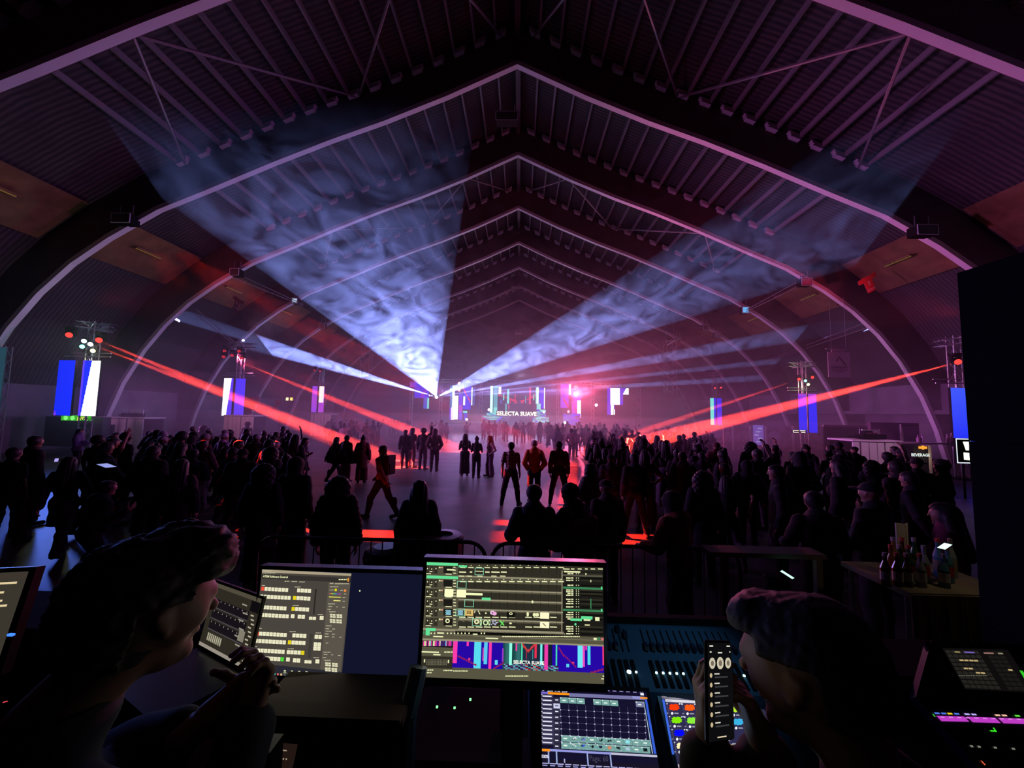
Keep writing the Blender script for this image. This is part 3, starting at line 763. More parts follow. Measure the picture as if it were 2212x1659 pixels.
q = MB(); q.tube((-w/2-.1, 0, h*.62), (w/2+.1, 0, h*.62), .03); q.tube((-w/3, 0, h*.62), (-w/3, 0, h*.62+3), .008, 4); q.tube((w/3, 0, h*.62), (w/3, 0, h*.62+3), .008, 4); obj('hanging_bar', q, M_STEEL, bn)
def shirt_flag(px, py, d, s, label, col, rz=.5, ry=.5):
    p = at(px, py, d); q = MB(); pts = [(-1, .55), (-.45, .62), (.5, .62), (1.15, .75), (1.2, .35), (.5, .2), (.45, -.8), (-.45, -.8), (-.45, .15), (-1.05, .2)]
    f = [(x*s, -.02, z*s) for x, z in pts]; b = [(x*s, .02, z*s) for x, z in pts]
    q.poly(f); q.poly(b[::-1])
    for i in range(len(pts)): j = (i+1) % len(pts); q.quad(f[i], b[i], b[j], f[j])
    o = obj('jersey_banner', q, col); o.location = p; o.rotation_euler = (0, -ry, rz)
    tag(o, label, 'banner', 'jersey shaped banners hung high along the sides')
    st = MB(); st.quad((-.45*s, -.03, -.62*s), (.45*s, -.03, -.62*s), (.45*s, -.03, -.5*s), (-.45*s, -.03, -.5*s)); st.quad((-.1*s, -.03, -.2*s), (.12*s, -.03, -.2*s), (.12*s, -.03, .2*s), (-.1*s, -.03, .2*s)); obj('stripe_and_number', st, M_BAN, o)
RJ = mat('red_cloth', (.55, .05, .07), .8)
shirt_flag(1876, 612, 20.5, .6, 'red jersey shaped banner high on the right side', RJ, .2, .45)
shirt_flag(1808, 645, 23.4, .5, 'dark patterned jersey banner beside the red one on the right', mat('dark_cloth', (.25, .05, .1), .8), .4, .5)
shirt_flag(1770, 668, 28.5, .5, 'small dim jersey banner under the third right arch', mat('dark_cloth', (.25, .05, .1), .8), .3, .5)
shirt_flag(512, 655, 26, .6, 'dark red jersey banner under the left roof slope', mat('dark_cloth', (.25, .05, .1), .8), -.4, -.5)
q = MB(); p = at(545, 865, 27)
for i, (dx, dz, ww, hh) in enumerate(((0, 0, 1.0, .55), (-.1, -.45, .7, .4), (-.2, -.8, .45, .35))): q.box((p.x+dx, 27, p.z+dz), (ww, .06, hh))
tag(obj('stepped_banner', q, RJ), 'red lit stepped banner beside the second left tower', 'banner')
q = MB(); p = at(599, 871, 31); q.box((p.x, 31, p.z), (.35, .06, .5)); q.box((p.x-.2, 31, p.z-.35), (.3, .06, .3)); tag(obj('small_stepped_banner', q, RJ), 'small red stepped banner left of two yellow lamps', 'banner')
for i, (px, col) in enumerate(((622, (1.0, .95, .4)), (631, (1.0, .7, .1)))):
    p = at(px, 862, 33); q = MB(); q.box((0, 0, 0), (.26, .2, .3)); o = obj('wall_lamp', q, M_BLACK); o.location = p
    q = MB(); q.box((0, -.105, 0), (.22, .02, .26)); obj('lamp_face', q, emit('lamp_face_%d' % i, col, 1.6), o)
    tag(o, ('pale yellow', 'amber')[i]+' square lamp on the left wall beside the farthest left tower', 'lamp')

# ------------------------------------------------------------------ stage, 48 m away
SD = 48.0
st = MB(); a = at(935, 912, SD); b = at(1300, 912, SD); st.box(((a.x+b.x)/2, SD+4, .55), (b.x-a.x, 8, 1.1)); struct('trim_15', st, M_BLACK, 'black stage deck at the far end of the hall')
bw = MB(); bw.box(((a.x+b.x)/2, SD-.1, .5), (b.x-a.x+2, .1, .95)); o = obj('stage_skirt', bw, mat('grey_skirt', (.3, .28, .34), .8)); tag(o, 'grey lavender skirt along the front edge of the stage', 'stage skirt')
sr = thing('stage_truss', 'tall box truss frame carrying the screens over the stage', 'truss', (0, SD+.6, 0))
def tr(px0, py0, px1, py1, d, name, w=.35):
    q = MB(); u = at(px0, py0, d); v = at(px1, py1, d)
    if abs(px0-px1) < 5: v = Vector((u.x, u.y, 0.02))
    off = Vector((0, -(SD+.6), 0)); q.truss(u+off, v+off, w, .035, .6); return obj(name, q, M_STEEL, sr)
tr(954, 820, 954, 930, 48.6, 'upright'); tr(1280, 828, 1280, 930, 48.6, 'upright'); tr(954, 822, 1280, 828, 48.6, 'top_chord')
tr(1040, 824, 1040, 930, 52.5, 'upright', .3); tr(1205, 827, 1205, 930, 52.5, 'upright', .3)
q = MB(); tf = at(890, 823, 47.0); tg = at(954, 823, 48.6)
tr2 = thing('side_truss', 'left side truss arm holding the outer stepped screen', 'truss', (0, 47, 0))
q.truss(tf-Vector((0, 47, 0)), Vector((tg.x, 1.4, tg.z)), .3, .03, .6); q.truss((at(890, 823, 47).x, 0, 0.05), tf-Vector((0, 47, 0)), .3, .03, .6); obj('frame', q, M_STEEL, tr2)
tr3 = thing('side_truss', 'right side truss arm holding the outer stepped screen', 'truss', (0, 47, 0), 0)
q = MB(); tf = at(1390, 832, 47.0); tg = at(1280, 830, 48.6); q.truss(Vector((tg.x, 1.4, tg.z)), tf-Vector((0, 47, 0)), .3, .03, .6); q.truss((at(1380, 823, 47).x, 0, 0.05), (at(1380, 823, 47).x, 0, tf.z), .3, .03, .6); obj('frame', q, M_STEEL, tr3)

def scr_rect(parent, z4, fn, d=SD, nx=6, nz=14, name='led_panel'):
    """z4: rectangle read on the stage plane, in the enlarged picture's units"""
    x0, y0, x1, y1 = z4; a = at(860+x0/4.096, 780+y1/4.096, d); b = at(860+x1/4.096, 780+y0/4.096, d); 
    w = b.x-a.x; h = b.z-a.z
    cb = MB(); cb.box((a.x+w/2, d+.06, a.z+h/2), (w+.03, .1, h+.03)); p = obj(name, cb, M_BLACK, parent)
    obj('picture', led_face(Vector((a.x, d-.002, a.z)), Vector((1, 0, 0)), Vector((0, 0, 1)), w, h, fn, nx, nz), M_LED, p)
WHT = (1.7, 1.7, 1.8)
def vs(stops):    # vertical stripes: list of (u upper bound, colour)
    def f(u, v):
        for t, c in stops:
            if u <= t: return c
        return stops[-1][1]
    return f
def glitch(u, v):
    k = math.sin(u*37+v*91)*43758.5; k -= math.floor(k); k2 = math.sin(int(v*9)*12.9+int(u*3+v*5)*7.1)*437.5; k2 -= math.floor(k2)
    return LC_ if k2 > .6 else (LT if k2 > .3 else (LB if k > .5 else (.02, .06, .1)))
def glitch_b(u, v):
    k2 = math.sin(int(v*9)*12.9+int(u*3+v*5)*7.1)*437.5; k2 -= math.floor(k2)
    return LB if k2 > .6 else (srgb(60, 120, 220) if k2 > .4 else (LV if k2 > .15 else (.02, .02, .12)))
sA = thing('led_screen', 'outer left stepped blue screen with a magenta corner beside the stage', 'LED screen')
scr_rect(sA, (102, 186, 275, 232), lambda u, v: lerp3(LM, LB, min(1, u*2.5)), 47.0)
scr_rect(sA, (142, 232, 275, 325), lambda u, v: LB if not (abs(u-.5-.35*v) < .06 and v < .7) else srgb(170, 40, 220), 47.0, 10, 8)
scr_rect(sA, (222, 325, 275, 420), vs([(.6, srgb(20, 90, 220)), (1, LC_)]), 47.0)
sB = thing('led_screen', 'tall left stage screen cluster with a white stripe and blue columns', 'LED screen')
scr_rect(sB, (452, 216, 503, 520), lambda u, v: (srgb(20, 130, 190) if u < .55 else (1.3, 1.6, 1.6)) if v > .35 else (LV if u < .4 else (1.5, 1.4, 1.6)), SD+.1)
scr_rect(sB, (480, 306, 533, 516), lambda u, v: WHT, SD-.05)
scr_rect(sB, (533, 290, 572, 520), lambda u, v: LM if .3 < v < .55 else LV, SD+.3)
scr_rect(sB, (572, 182, 648, 428), lambda u, v: LR if abs(u*.5+v-.75) < .04 else LB, SD+.6, 8, 20)
scr_rect(sB, (575, 312, 594, 390), lambda u, v: WHT, SD+.1); scr_rect(sB, (645, 232, 660, 390), lambda u, v: (1.2, 1.4, 1.5), SD+.1); scr_rect(sB, (662, 232, 682, 392), lambda u, v: srgb(30, 80, 170), SD+.1)
scr_rect(sB, (572, 440, 612, 524), lambda u, v: LC_ if v > .8 else (LB if (u > .3) else LD), SD-.1)
sC = thing('led_screen', 'central stage screen set of cyan, blue and red light columns', 'LED screen')
scr_rect(sC, (810, 220, 842, 462), lambda u, v: (1.1, 1.7, 1.6) if .2 < u < .8 else LC_, SD-.1)
scr_rect(sC, (842, 222, 882, 462), lambda u, v: LT if v > .2 else LC_, SD+.05)
scr_rect(sC, (782, 458, 882, 520), glitch, SD-.2, 12, 12); scr_rect(sC, (1212, 430, 1306, 540), glitch, SD-.2, 12, 14); scr_rect(sC, (750, 488, 900, 508), glitch, SD-.3, 14, 4)
scr_rect(sC, (1190, 500, 1335, 545), glitch, SD-.15, 14, 6)
scr_rect(sC, (1216, 232, 1246, 380), vs([(.3, LC_), (.75, WHT), (1, LC_)]), SD-.1); scr_rect(sC, (1246, 236, 1300, 420), vs([(.75, LB), (1, WHT)]), SD+.05); scr_rect(sC, (1225, 376, 1262, 450), lambda u, v: LC_, SD-.15)
for z4, c in (((888, 228, 912, 290), WHT), ((928, 292, 940, 346), LC_), ((962, 250, 984, 376), LC_), ((946, 376, 962, 442), LT), ((900, 340, 922, 380), srgb(20, 90, 160)), ((1030, 296, 1040, 422), LR), ((990, 338, 996, 378), LR),
              ((976, 384, 984, 424), LR), ((1122, 306, 1132, 428), LT), ((1158, 234, 1176, 442), LR), ((1196, 296, 1206, 346), LC_), ((915, 232, 965, 250), srgb(20, 70, 160))):
    scr_rect(sC, z4, (lambda c: (lambda u, v: c))(c), SD+.9, 1, 6)
q = MB()
def tri(p, c=LR): q.poly([at(860+x/4.096, 780+y/4.096, SD+1.4) for x, y in p], c)
for seg in (((855, 290), (1050, 352)), ((1085, 356), (1290, 292)), ((1160, 330), (1220, 290)), ((985, 338), (1055, 366)), ((1080, 350), (1120, 378)), ((1090, 372), (1120, 345))):
    (xa, ya), (xb, yb) = seg; tri([(xa, ya-4), (xb, yb-4), (xb, yb+4), (xa, ya+4)])
qq = MB(); a = at(860+800/4.096, 780+560/4.096, SD+1.6); b = at(860+1310/4.096, 780+240/4.096, SD+1.6); qq.box(((a.x+b.x)/2, SD+1.62, (a.z+b.z)/2), (b.x-a.x, .1, b.z-a.z)); back = obj('backing', qq, mat('dim_screen', (.03, .03, .06), .4), sC)
obj('red_lines', q, M_LED, back)
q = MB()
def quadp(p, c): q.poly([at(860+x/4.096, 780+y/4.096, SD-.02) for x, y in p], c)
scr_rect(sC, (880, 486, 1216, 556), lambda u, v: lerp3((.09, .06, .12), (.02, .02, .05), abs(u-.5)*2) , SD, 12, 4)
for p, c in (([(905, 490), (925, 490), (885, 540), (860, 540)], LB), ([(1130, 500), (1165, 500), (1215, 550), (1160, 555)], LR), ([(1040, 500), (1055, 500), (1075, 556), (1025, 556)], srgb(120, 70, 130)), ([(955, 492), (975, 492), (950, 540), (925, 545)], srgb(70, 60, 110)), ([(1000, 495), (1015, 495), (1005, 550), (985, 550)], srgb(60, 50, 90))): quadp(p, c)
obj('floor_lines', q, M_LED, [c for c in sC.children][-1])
sD = thing('led_screen', 'tall right stage screen cluster in purple and blue under two red lamps', 'LED screen')
scr_rect(sD, (1436, 206, 1510, 414), lambda u, v: LR if abs(u*.6-(.62-v)) < .045 else (LV if v > .5 else lerp3(LV, LM, .3)), SD+.3, 10, 18)
scr_rect(sD, (1510, 204, 1530, 298), lambda u, v: (.6, 1.4, 1.5), SD); scr_rect(sD, (1536, 252, 1618, 500), lambda u, v: ((LR if abs(u+v-.72) < .04 else LM) if u < .65 else (WHT if v < .6 else LV)), SD, 10, 18)
scr_rect(sD, (1460, 466, 1612, 562), glitch_b, SD-.2, 14, 10)
sE = thing('led_screen', 'outer right stepped screen, white centre with blue edges', 'LED screen')
scr_rect(sE, (1850, 240, 1990, 385), vs([(.2, LB), (.8, WHT), (1, LV)]), 47.0, 10, 6); scr_rect(sE, (1850, 385, 1915, 474), vs([(.5, LV), (.85, WHT), (1, LB)]), 47.0, 10, 6); scr_rect(sE, (1990, 240, 2040, 296), lambda u, v: LB if u+.6*(1-v) < .55 else WHT, 47.0)
scr_rect(sE, (1908, 426, 1918, 474), lambda u, v: WHT, 46.9, 1, 2)
# DJ booth, name and the DJ
a = at(1100, 874, SD); b = at(1152, 874, SD)
dj = thing('dj_table', 'black DJ table raised on the stage with the artist name across its front', 'DJ table', ((a.x+b.x)/2, SD-.4, 1.1))
wj = 5.2; q = MB(); q.box((0, 0, (a.z-1.1)/2), (2.8, .9, a.z-1.1)); q.box((0, 0, a.z-1.1+.03), (3.0, 1.0, .06)); obj('body', q, M_BLACK, dj)
q = MB(); q.box((-.4, .1, a.z-1.1+.13), (.5, .4, .14)); q.box((.4, .1, a.z-1.1+.13), (.5, .4, .14)); obj('decks', q, M_BLACK, dj)
tp = at(1116, 894, SD-1.0); tm = text_mesh('SELECTA SUAVE', .62, emit('name_letters', (1.0, 1.0, .72), 2.4), bold=.014, extrude=.02)
ns = thing('name_sign', 'glowing cream lettering SELECTA SUAVE across the stage front', 'sign', tp)
o = link('lettering', tm, ns); o.rotation_euler = (R(90), 0, 0); xs = [v.co.x for v in tm.vertices]; o.scale = (4.85/(max(xs)-min(xs)),)*2+(1,)
q = MB(); q.box((0, .06, 0), (5.0, .05, .7)); obj('backing_board', q, M_BLACK, ns)
q = MB(); q.tube((-2.3, .06, -.35), (-2.3, .06, -tp.z+.02), .03); q.tube((2.3, .06, -.35), (2.3, .06, -tp.z+.02), .03); obj('post', q, M_STEEL, ns)
# lamps seen on the stage
def orb(px, py, d, r, m, label):
    t = thing('stage_lamp', label, 'stage light', at(px, py, d), 0, 'lamps on the stage trusses')
    q = MB(); q.tube((0, .25, 0), (0, 0, 0), r*1.1, 12, r*1.25); obj('housing', q, M_BLACK, t)
    q = MB(); q.tube((0, -.01, 0), (0, -.03, 0), r*1.1, 14); obj('lens', q, m, t); return t
EW = emit('white_lamp', (.85, .9, 1.0), 12); ER = emit('red_lamp', (1.0, .08, .06), 9); ERs = emit('pink_lamp', (1.0, .3, .3), 3); EMg = emit('white_red_lamp', (1.0, .7, .8), 10)
orb(943, 858, 48.1, .16, EW, 'brilliant white laser source on the left stage upright, where the light fans start')
orb(1288, 875, 47.6, .15, EW, 'brilliant white lamp right of the stage')
orb(1244, 836, 47.5, .24, emit('red_white_lamp', (1.0, .09, .06), 4), 'upper of two big red lamps above the right stage screen'); orb(1244, 850, 47.5, .26, emit('red_white_lamp', (1.0, .09, .06), 4), 'lower of two big red lamps above the right stage screen')
orb(992, 828, 48.0, .16, ERs, 'upper small pink lamp on the left stage screen'); orb(992, 843, 48.0, .16, ERs, 'lower small pink lamp on the left stage screen')
orb(1228, 889, 47.5, .15, ERs, 'small pink lamp in front of the right stage screen'); orb(1056, 885, 47.5, .12, EMg, 'small lamp at the left foot of the central screen'); orb(1175, 890, 47.5, .12, EMg, 'small lamp at the right foot of the central screen')
orb(1008, 906, 47.4, .12, EMg, 'tiny lamp on the deck under the left screen'); orb(1220, 913, 47.4, .14, EMg, 'tiny lamp on the deck under the right screen')
for src, dst, e in (((1244, 843), (1180, 890), 1500), ((1244, 843), (1262, 900), 1500)):
    pass
lamp('lamp_glow', 'POINT', at(1244, 843, 46.6), None, 150, (1.0, .06, .05), size=.2)
lamp('lamp_glow', 'POINT', at(943, 858, 47.3), None, 40, (.7, .8, 1.0), size=.1); lamp('lamp_glow', 'POINT', at(1288, 875, 47.0), None, 40, (1.0, .6, .8), size=.1)
lamp('stage_teal', 'AREA', (-1.0, 47, 3.2), (-1.0, 20, 2), 60, (.15, .9, .95), size=6, size_y=3)
lamp('beam', 'SPOT', at(1228, 889, 47.4), at(1180, 889, 46.5)+Vector((-6, 0, -.2)), 1200, (1.0, .15, .1), size=.02, spot=3, blend=.2, falloff='Linear')
# flown speaker columns of trusswork on both sides
for px0, y0, y1, d, nm in ((1447, 735, 850, 38, 'right'), (794, 745, 815, 42, 'left')):
    a = at(px0, y0, d); b = at(px0, y1, d); t = thing('flown_column', 'dim blue lit lattice column hanging on the %s side before the stage' % nm, 'lattice column', (a.x, d, 0))
    q = MB(); q.truss((0, 0, b.z), (0, 0, a.z), .9, .03, .6); q.box((0, 0, a.z-.1), (1, .5, .1)); obj('lattice', q, M_STEEL, t)
    q = MB(); q.tube((-.4, 0, a.z), (-.4, 0, a.z+3.5), .02, 4); q.tube((.4, 0, a.z), (.4, 0, a.z+3.5), .02, 4); obj('chain', q, M_STEEL, t)
# white slatted crates and barriers at the sides of the floor far away
for px0, px1, py, d, nm in ((1178, 1210, 0, 0, ''),): pass
bx = MB(); a = at(1310, 890, 44); bx.box((a.x+1.5, 45, 1.0), (4.0, .3, 2.0)); tag(obj('side_wall_panel', bx, mat('pale_panel', (.5, .42, .5), .8)), 'pale panel wall to the right of the stage', 'panel')

# ------------------------------------------------------------------ concessions on the right
dk_ = MB(); a = at(1785, 922, 20.0); b = at(1920, 928, 20.0); dk_.box(((a.x+b.x)/2+.0, 20.2, a.z/2), (b.x-a.x, .1, a.z)); tag(obj('doorway_shade', dk_, M_BLACK), 'black panel for the shade in the roller door opening behind the pink slatted booth', 'doorway')  # shade inside the opening is put in as a black slab
fr = MB(); fr.box(((a.x+b.x)/2, 20.1, a.z+.05), (b.x-a.x+.2, .12, .1)); tag(obj('lintel', fr, M_PURL), 'pale lintel strip over the dark doorway', 'lintel')
cw = thing('concession_wall', 'patterned concession front with posters and round pale signs on the right', 'concession front')
a = at(1565, 917, 30); b = at(1782, 930, 30)
q = MB(); q.box(((a.x+b.x)/2, 30.2, a.z/2), (b.x-a.x, .2, a.z)); obj('front', q, mat('mottled_pink', (.32, .2, .3), .8, vary=.6, vscale=2.5), cw)
q = MB()
for px in (1584, 1622, 1655, 1714): u = at(px, 920, 29.9); q.box((u.x, 29.98, u.z/2), (.12, .12, u.z))
obj('white_post', q, M_WHITE, cw)
q = MB()
for px, py in ((1674, 942), (1549, 936)): u = at(px, py, 29.9); q.tube((u.x, 29.95, u.z), (u.x, 30.05, u.z), .38, 14)
obj('round_sign', q, mat('lavender_disc', (.5, .48, .75), .7), cw)
q = MB(); u = at(1640, 940, 29.9); q.box((u.x, 30.0, u.z), (.75, .06, 1.5)); obj('poster', q, emit('violet_glow_poster', (.16, .1, .5), .8), cw)  # poster has a glow of its own
q = MB(); u = at(1640, 940, 29.8)
for k in range(5): q.box((u.x+.15*math.sin(k*2.1), 29.93, u.z-.5+.25*k), (.3, .03, .1), 0.0)
obj('poster_figure', q, emit('violet_glow_print', (.4, .35, .8), .8), cw)  # the figure on the poster glows as well
sg = thing('lit_menu_sign', 'small cream lit menu sign below the second right tower', 'sign', at(1726, 932, 24.6)); q = MB(); q.box((0, 0, 0), (.9, .08, .2)); obj('box', q, M_BLACK, sg)
q = MB()
for x0, x1, z0, z1 in ((-.4, -.36, -.07, .07), (-.4, -.05, .04, .07), (-.4, -.05, -.07, -.04), (.02, .36, .03, .07), (.1, .36, -.07, -.03)): q.quad((x0, -.045, z0), (x1, -.045, z0), (x1, -.045, z1), (x0, -.045, z1))
obj('letters', q, emit('cream_light', (1.0, 1.0, .75), 1.6), sg)
q = MB(); q.tube((.3, .05, -.1), (.3, .05, -at(1726, 932, 24.6).z), .03); obj('post', q, M_BLACK, sg)
# drinks bar, fridge and signs at the right edge
bar = thing('drinks_bar', 'dark drinks bar with a pale shelf edge at the right edge of the hall', 'bar', (at(1990, 960, 15.5).x, 15.6, 0))
bw_ = at(2070, 960, 15.5).x-at(1958, 960, 15.5).x; sh = at(1960, 957, 15.5).z
q = MB(); q.box((0, 1.0, 1.2), (bw_, .15, 2.4)); obj('back_board', q, mat('dark_maroon', (.09, .03, .08), .7), bar)
q = MB(); q.box((0, .1, sh), (bw_+.2, .6, .05)); obj('shelf', q, M_PURL, bar)
q = MB(); q.box((0, .2, .5), (bw_, .7, 1.0)); obj('counter', q, M_BLACK, bar)
q = MB(); u = at(1964, 940, 15.5); q.box((u.x-bar.location.x, .2, sh+.35), (.07, .07, .7)); q.box((u.x-bar.location.x+.3, .2, sh+.7), (.66, .07, .06)); obj('upright', q, M_PURL, bar)
fg = thing('drinks_fridge', 'black drinks fridge with an orange badge and white lettering', 'fridge', (at(1979, 985, 15.2).x, 15.3, 0))
u0 = at(1958, 962, 15.2); u1 = at(1993, 1010, 15.2); w = u1.x-u0.x
q = MB(); q.box((0, 0, u0.z/2), (w, .55, u0.z)); obj('cabinet', q, M_BLACK, fg)
q = MB(); zb = at(1984, 966, 15.2).z; q.box((.08, -.285, zb), (.30, .02, .09)); q.tube((.08, -.28, zb), (.08, -.30, zb), .075, 12); obj('orange_badge', q, emit('orange_badge', (1.0, .35, .03), 1.2), fg)
tm = text_mesh('BEVERAGE', .15, emit('pale_letters', (.75, .85, .8), 1.1), bold=.004); o = link('lettering', tm, fg); o.rotation_euler = (R(90), 0, 0); o.location = (-.02, -.29, at(1978, 982, 15.2).z); 
q = MB(); q.box((w/2+.06, -.05, u0.z/2+.02), (.07, .5, u0.z)); obj('side_panel', q, mat('cream', (.6, .55, .45), .7), fg)
lamp('fridge_light', 'POINT', at(2000, 985, 14.8), None, 4, (1.0, .8, .5), size=.1)
for px, py, nm, hh in ((1983, 949, 'left', .3), (1989, 947, 'right', .34), (2047, 955, 'left one further right', .34), (2056, 953, 'right one further right', .4)):
    u = at(px, py, 15.55); q = MB(); q.lathe((u.x, 15.55, sh+.025), [(.05, 0), (.05, hh*.6), (.02, hh*.75), (.02, hh)], 8); tag(obj('bottle', q, mat('pink_lit_plastic', (.7, .35, .6), .4)), 'pink lit bottle on the bar shelf, %s' % nm, 'bottle', 'bottles on the drinks bar shelf')  # pink light on the bottles is put into their colour
for px, py, nm, w_, h_ in ((1885, 944, 'black speaker box', .3, .34), (1898, 943, 'small pale framed box', .26, .34)):
    u = at(px, py, 15.6); z = at(1890, 950, 15.6).z; q = MB(); q.box((0, 0, h_/2), (w_, .3, h_)); o = obj('equipment_box', q, M_BLACK if 'black' in nm else M_PURL); o.location = (u.x, 15.9, z); tag(o, nm+' standing on the pink slatted booth', 'box')
    q = MB(); q.box((0, -.16, h_/2), (w_*.7, .02, h_*.6)); obj('front_face', q, mat('maroon_face', (.1, .03, .06), .5), o)
ls = thing('lightbox_sign', 'bright white framed lightbox sign at the right edge under the blue panel', 'sign', at(2082, 974, 13.0))
q = MB(); q.box((0, .03, 0), (.5, .06, .82)); obj('box', q, M_BLACK, ls)
q = MB()
for a_, b_2 in (((-.24, -.4), (-.21, .4)), ((-.24, .37), (.24, .4)), ((-.24, -.4), (.24, -.37)), ((.21, -.4), (.24, .4))): q.quad((a_[0], -.005, a_[1]), (b_2[0], -.005, a_[1]), (b_2[0], -.005, b_2[1]), (a_[0], -.005, b_2[1]))
obj('lit_frame', q, emit('frame_light', (.8, .9, 1.0), 1.2), ls)
q = MB(); q.poly([(-.02, -.006, .3), (.06, -.006, .02), (.16, -.006, .02), (.18, -.006, .3)][::-1]); q.poly([(-.02, -.006, -.05), (-.02, -.006, -.28), (.16, -.006, -.3), (.16, -.006, -.06)]); obj('lit_picture', q, emit('sign_picture', (1.0, 1.0, .8), 1.5), ls)
q = MB(); q.tube((0, .05, -.4), (0, .05, -ls.location.z), .03); obj('post', q, M_BLACK, ls)

# ------------------------------------------------------------------ people
SKIN = mat('skin', (.30, .16, .11), .55); SKIN_D = mat('dark_skin', (.10, .05, .035), .5); HAIR = mat('dark_hair', (.012, .009, .009), .6)
POSES = {
 'stand': {}, 'apart': dict(fl=(-.24, .0), fr=(.24, .0)),
 'walk': dict(fl=(-.08, .36), fr=(.08, -.38), el=((-.24, -.12, 1.13), (.24, .10, 1.14)), wr=((-.22, -.25, .92), (.22, .28, .97)), hz=.90),
 'cross': dict(el=((-.25, .06, 1.14), (.25, .06, 1.14)), wr=((.05, .24, 1.17), (-.05, .26, 1.2))),
 'up1': dict(el=((-.235, -.02, 1.12), (.36, .06, 1.56)), wr=((-.25, .05, .87), (.30, .16, 1.83))),
 'up2': dict(el=((-.36, .06, 1.55), (.36, .06, 1.56)), wr=((-.28, .14, 1.84), (.30, .16, 1.80)), fl=(-.18, .05), fr=(.16, -.05)),
 'phone': dict(el=((-.23, .04, 1.12), (.23, .04, 1.12)), wr=((-.09, .28, 1.24), (.10, .28, 1.22))),
 'hips': dict(el=((-.37, -.07, 1.16), (.37, -.07, 1.16)), wr=((-.19, .05, 1.00), (.19, .05, 1.00)), fl=(-.16, .0), fr=(.16, .03)),
 'point': dict(el=((-.235, -.02, 1.12), (.34, .14, 1.22)), wr=((-.25, .05, .87), (.48, .32, 1.30))),
 'lean': dict(el=((-.28, .08, 1.13), (.28, .08, 1.13)), wr=((-.22, .32, 1.09), (.22, .32, 1.09)), lean=.10),
 'dance': dict(hz=.80, fl=(-.26, .08), fr=(.24, -.06), el=((-.34, .06, 1.05), (.34, .0, 1.08)), wr=((-.30, .28, 1.16), (.40, .18, 1.28)), lean=.16, dz=-.12),
 'pockets': dict(el=((-.29, -.07, 1.12), (.29, -.07, 1.12)), wr=((-.19, .04, .94), (.19, .04, .94))),
}
VAR = {}
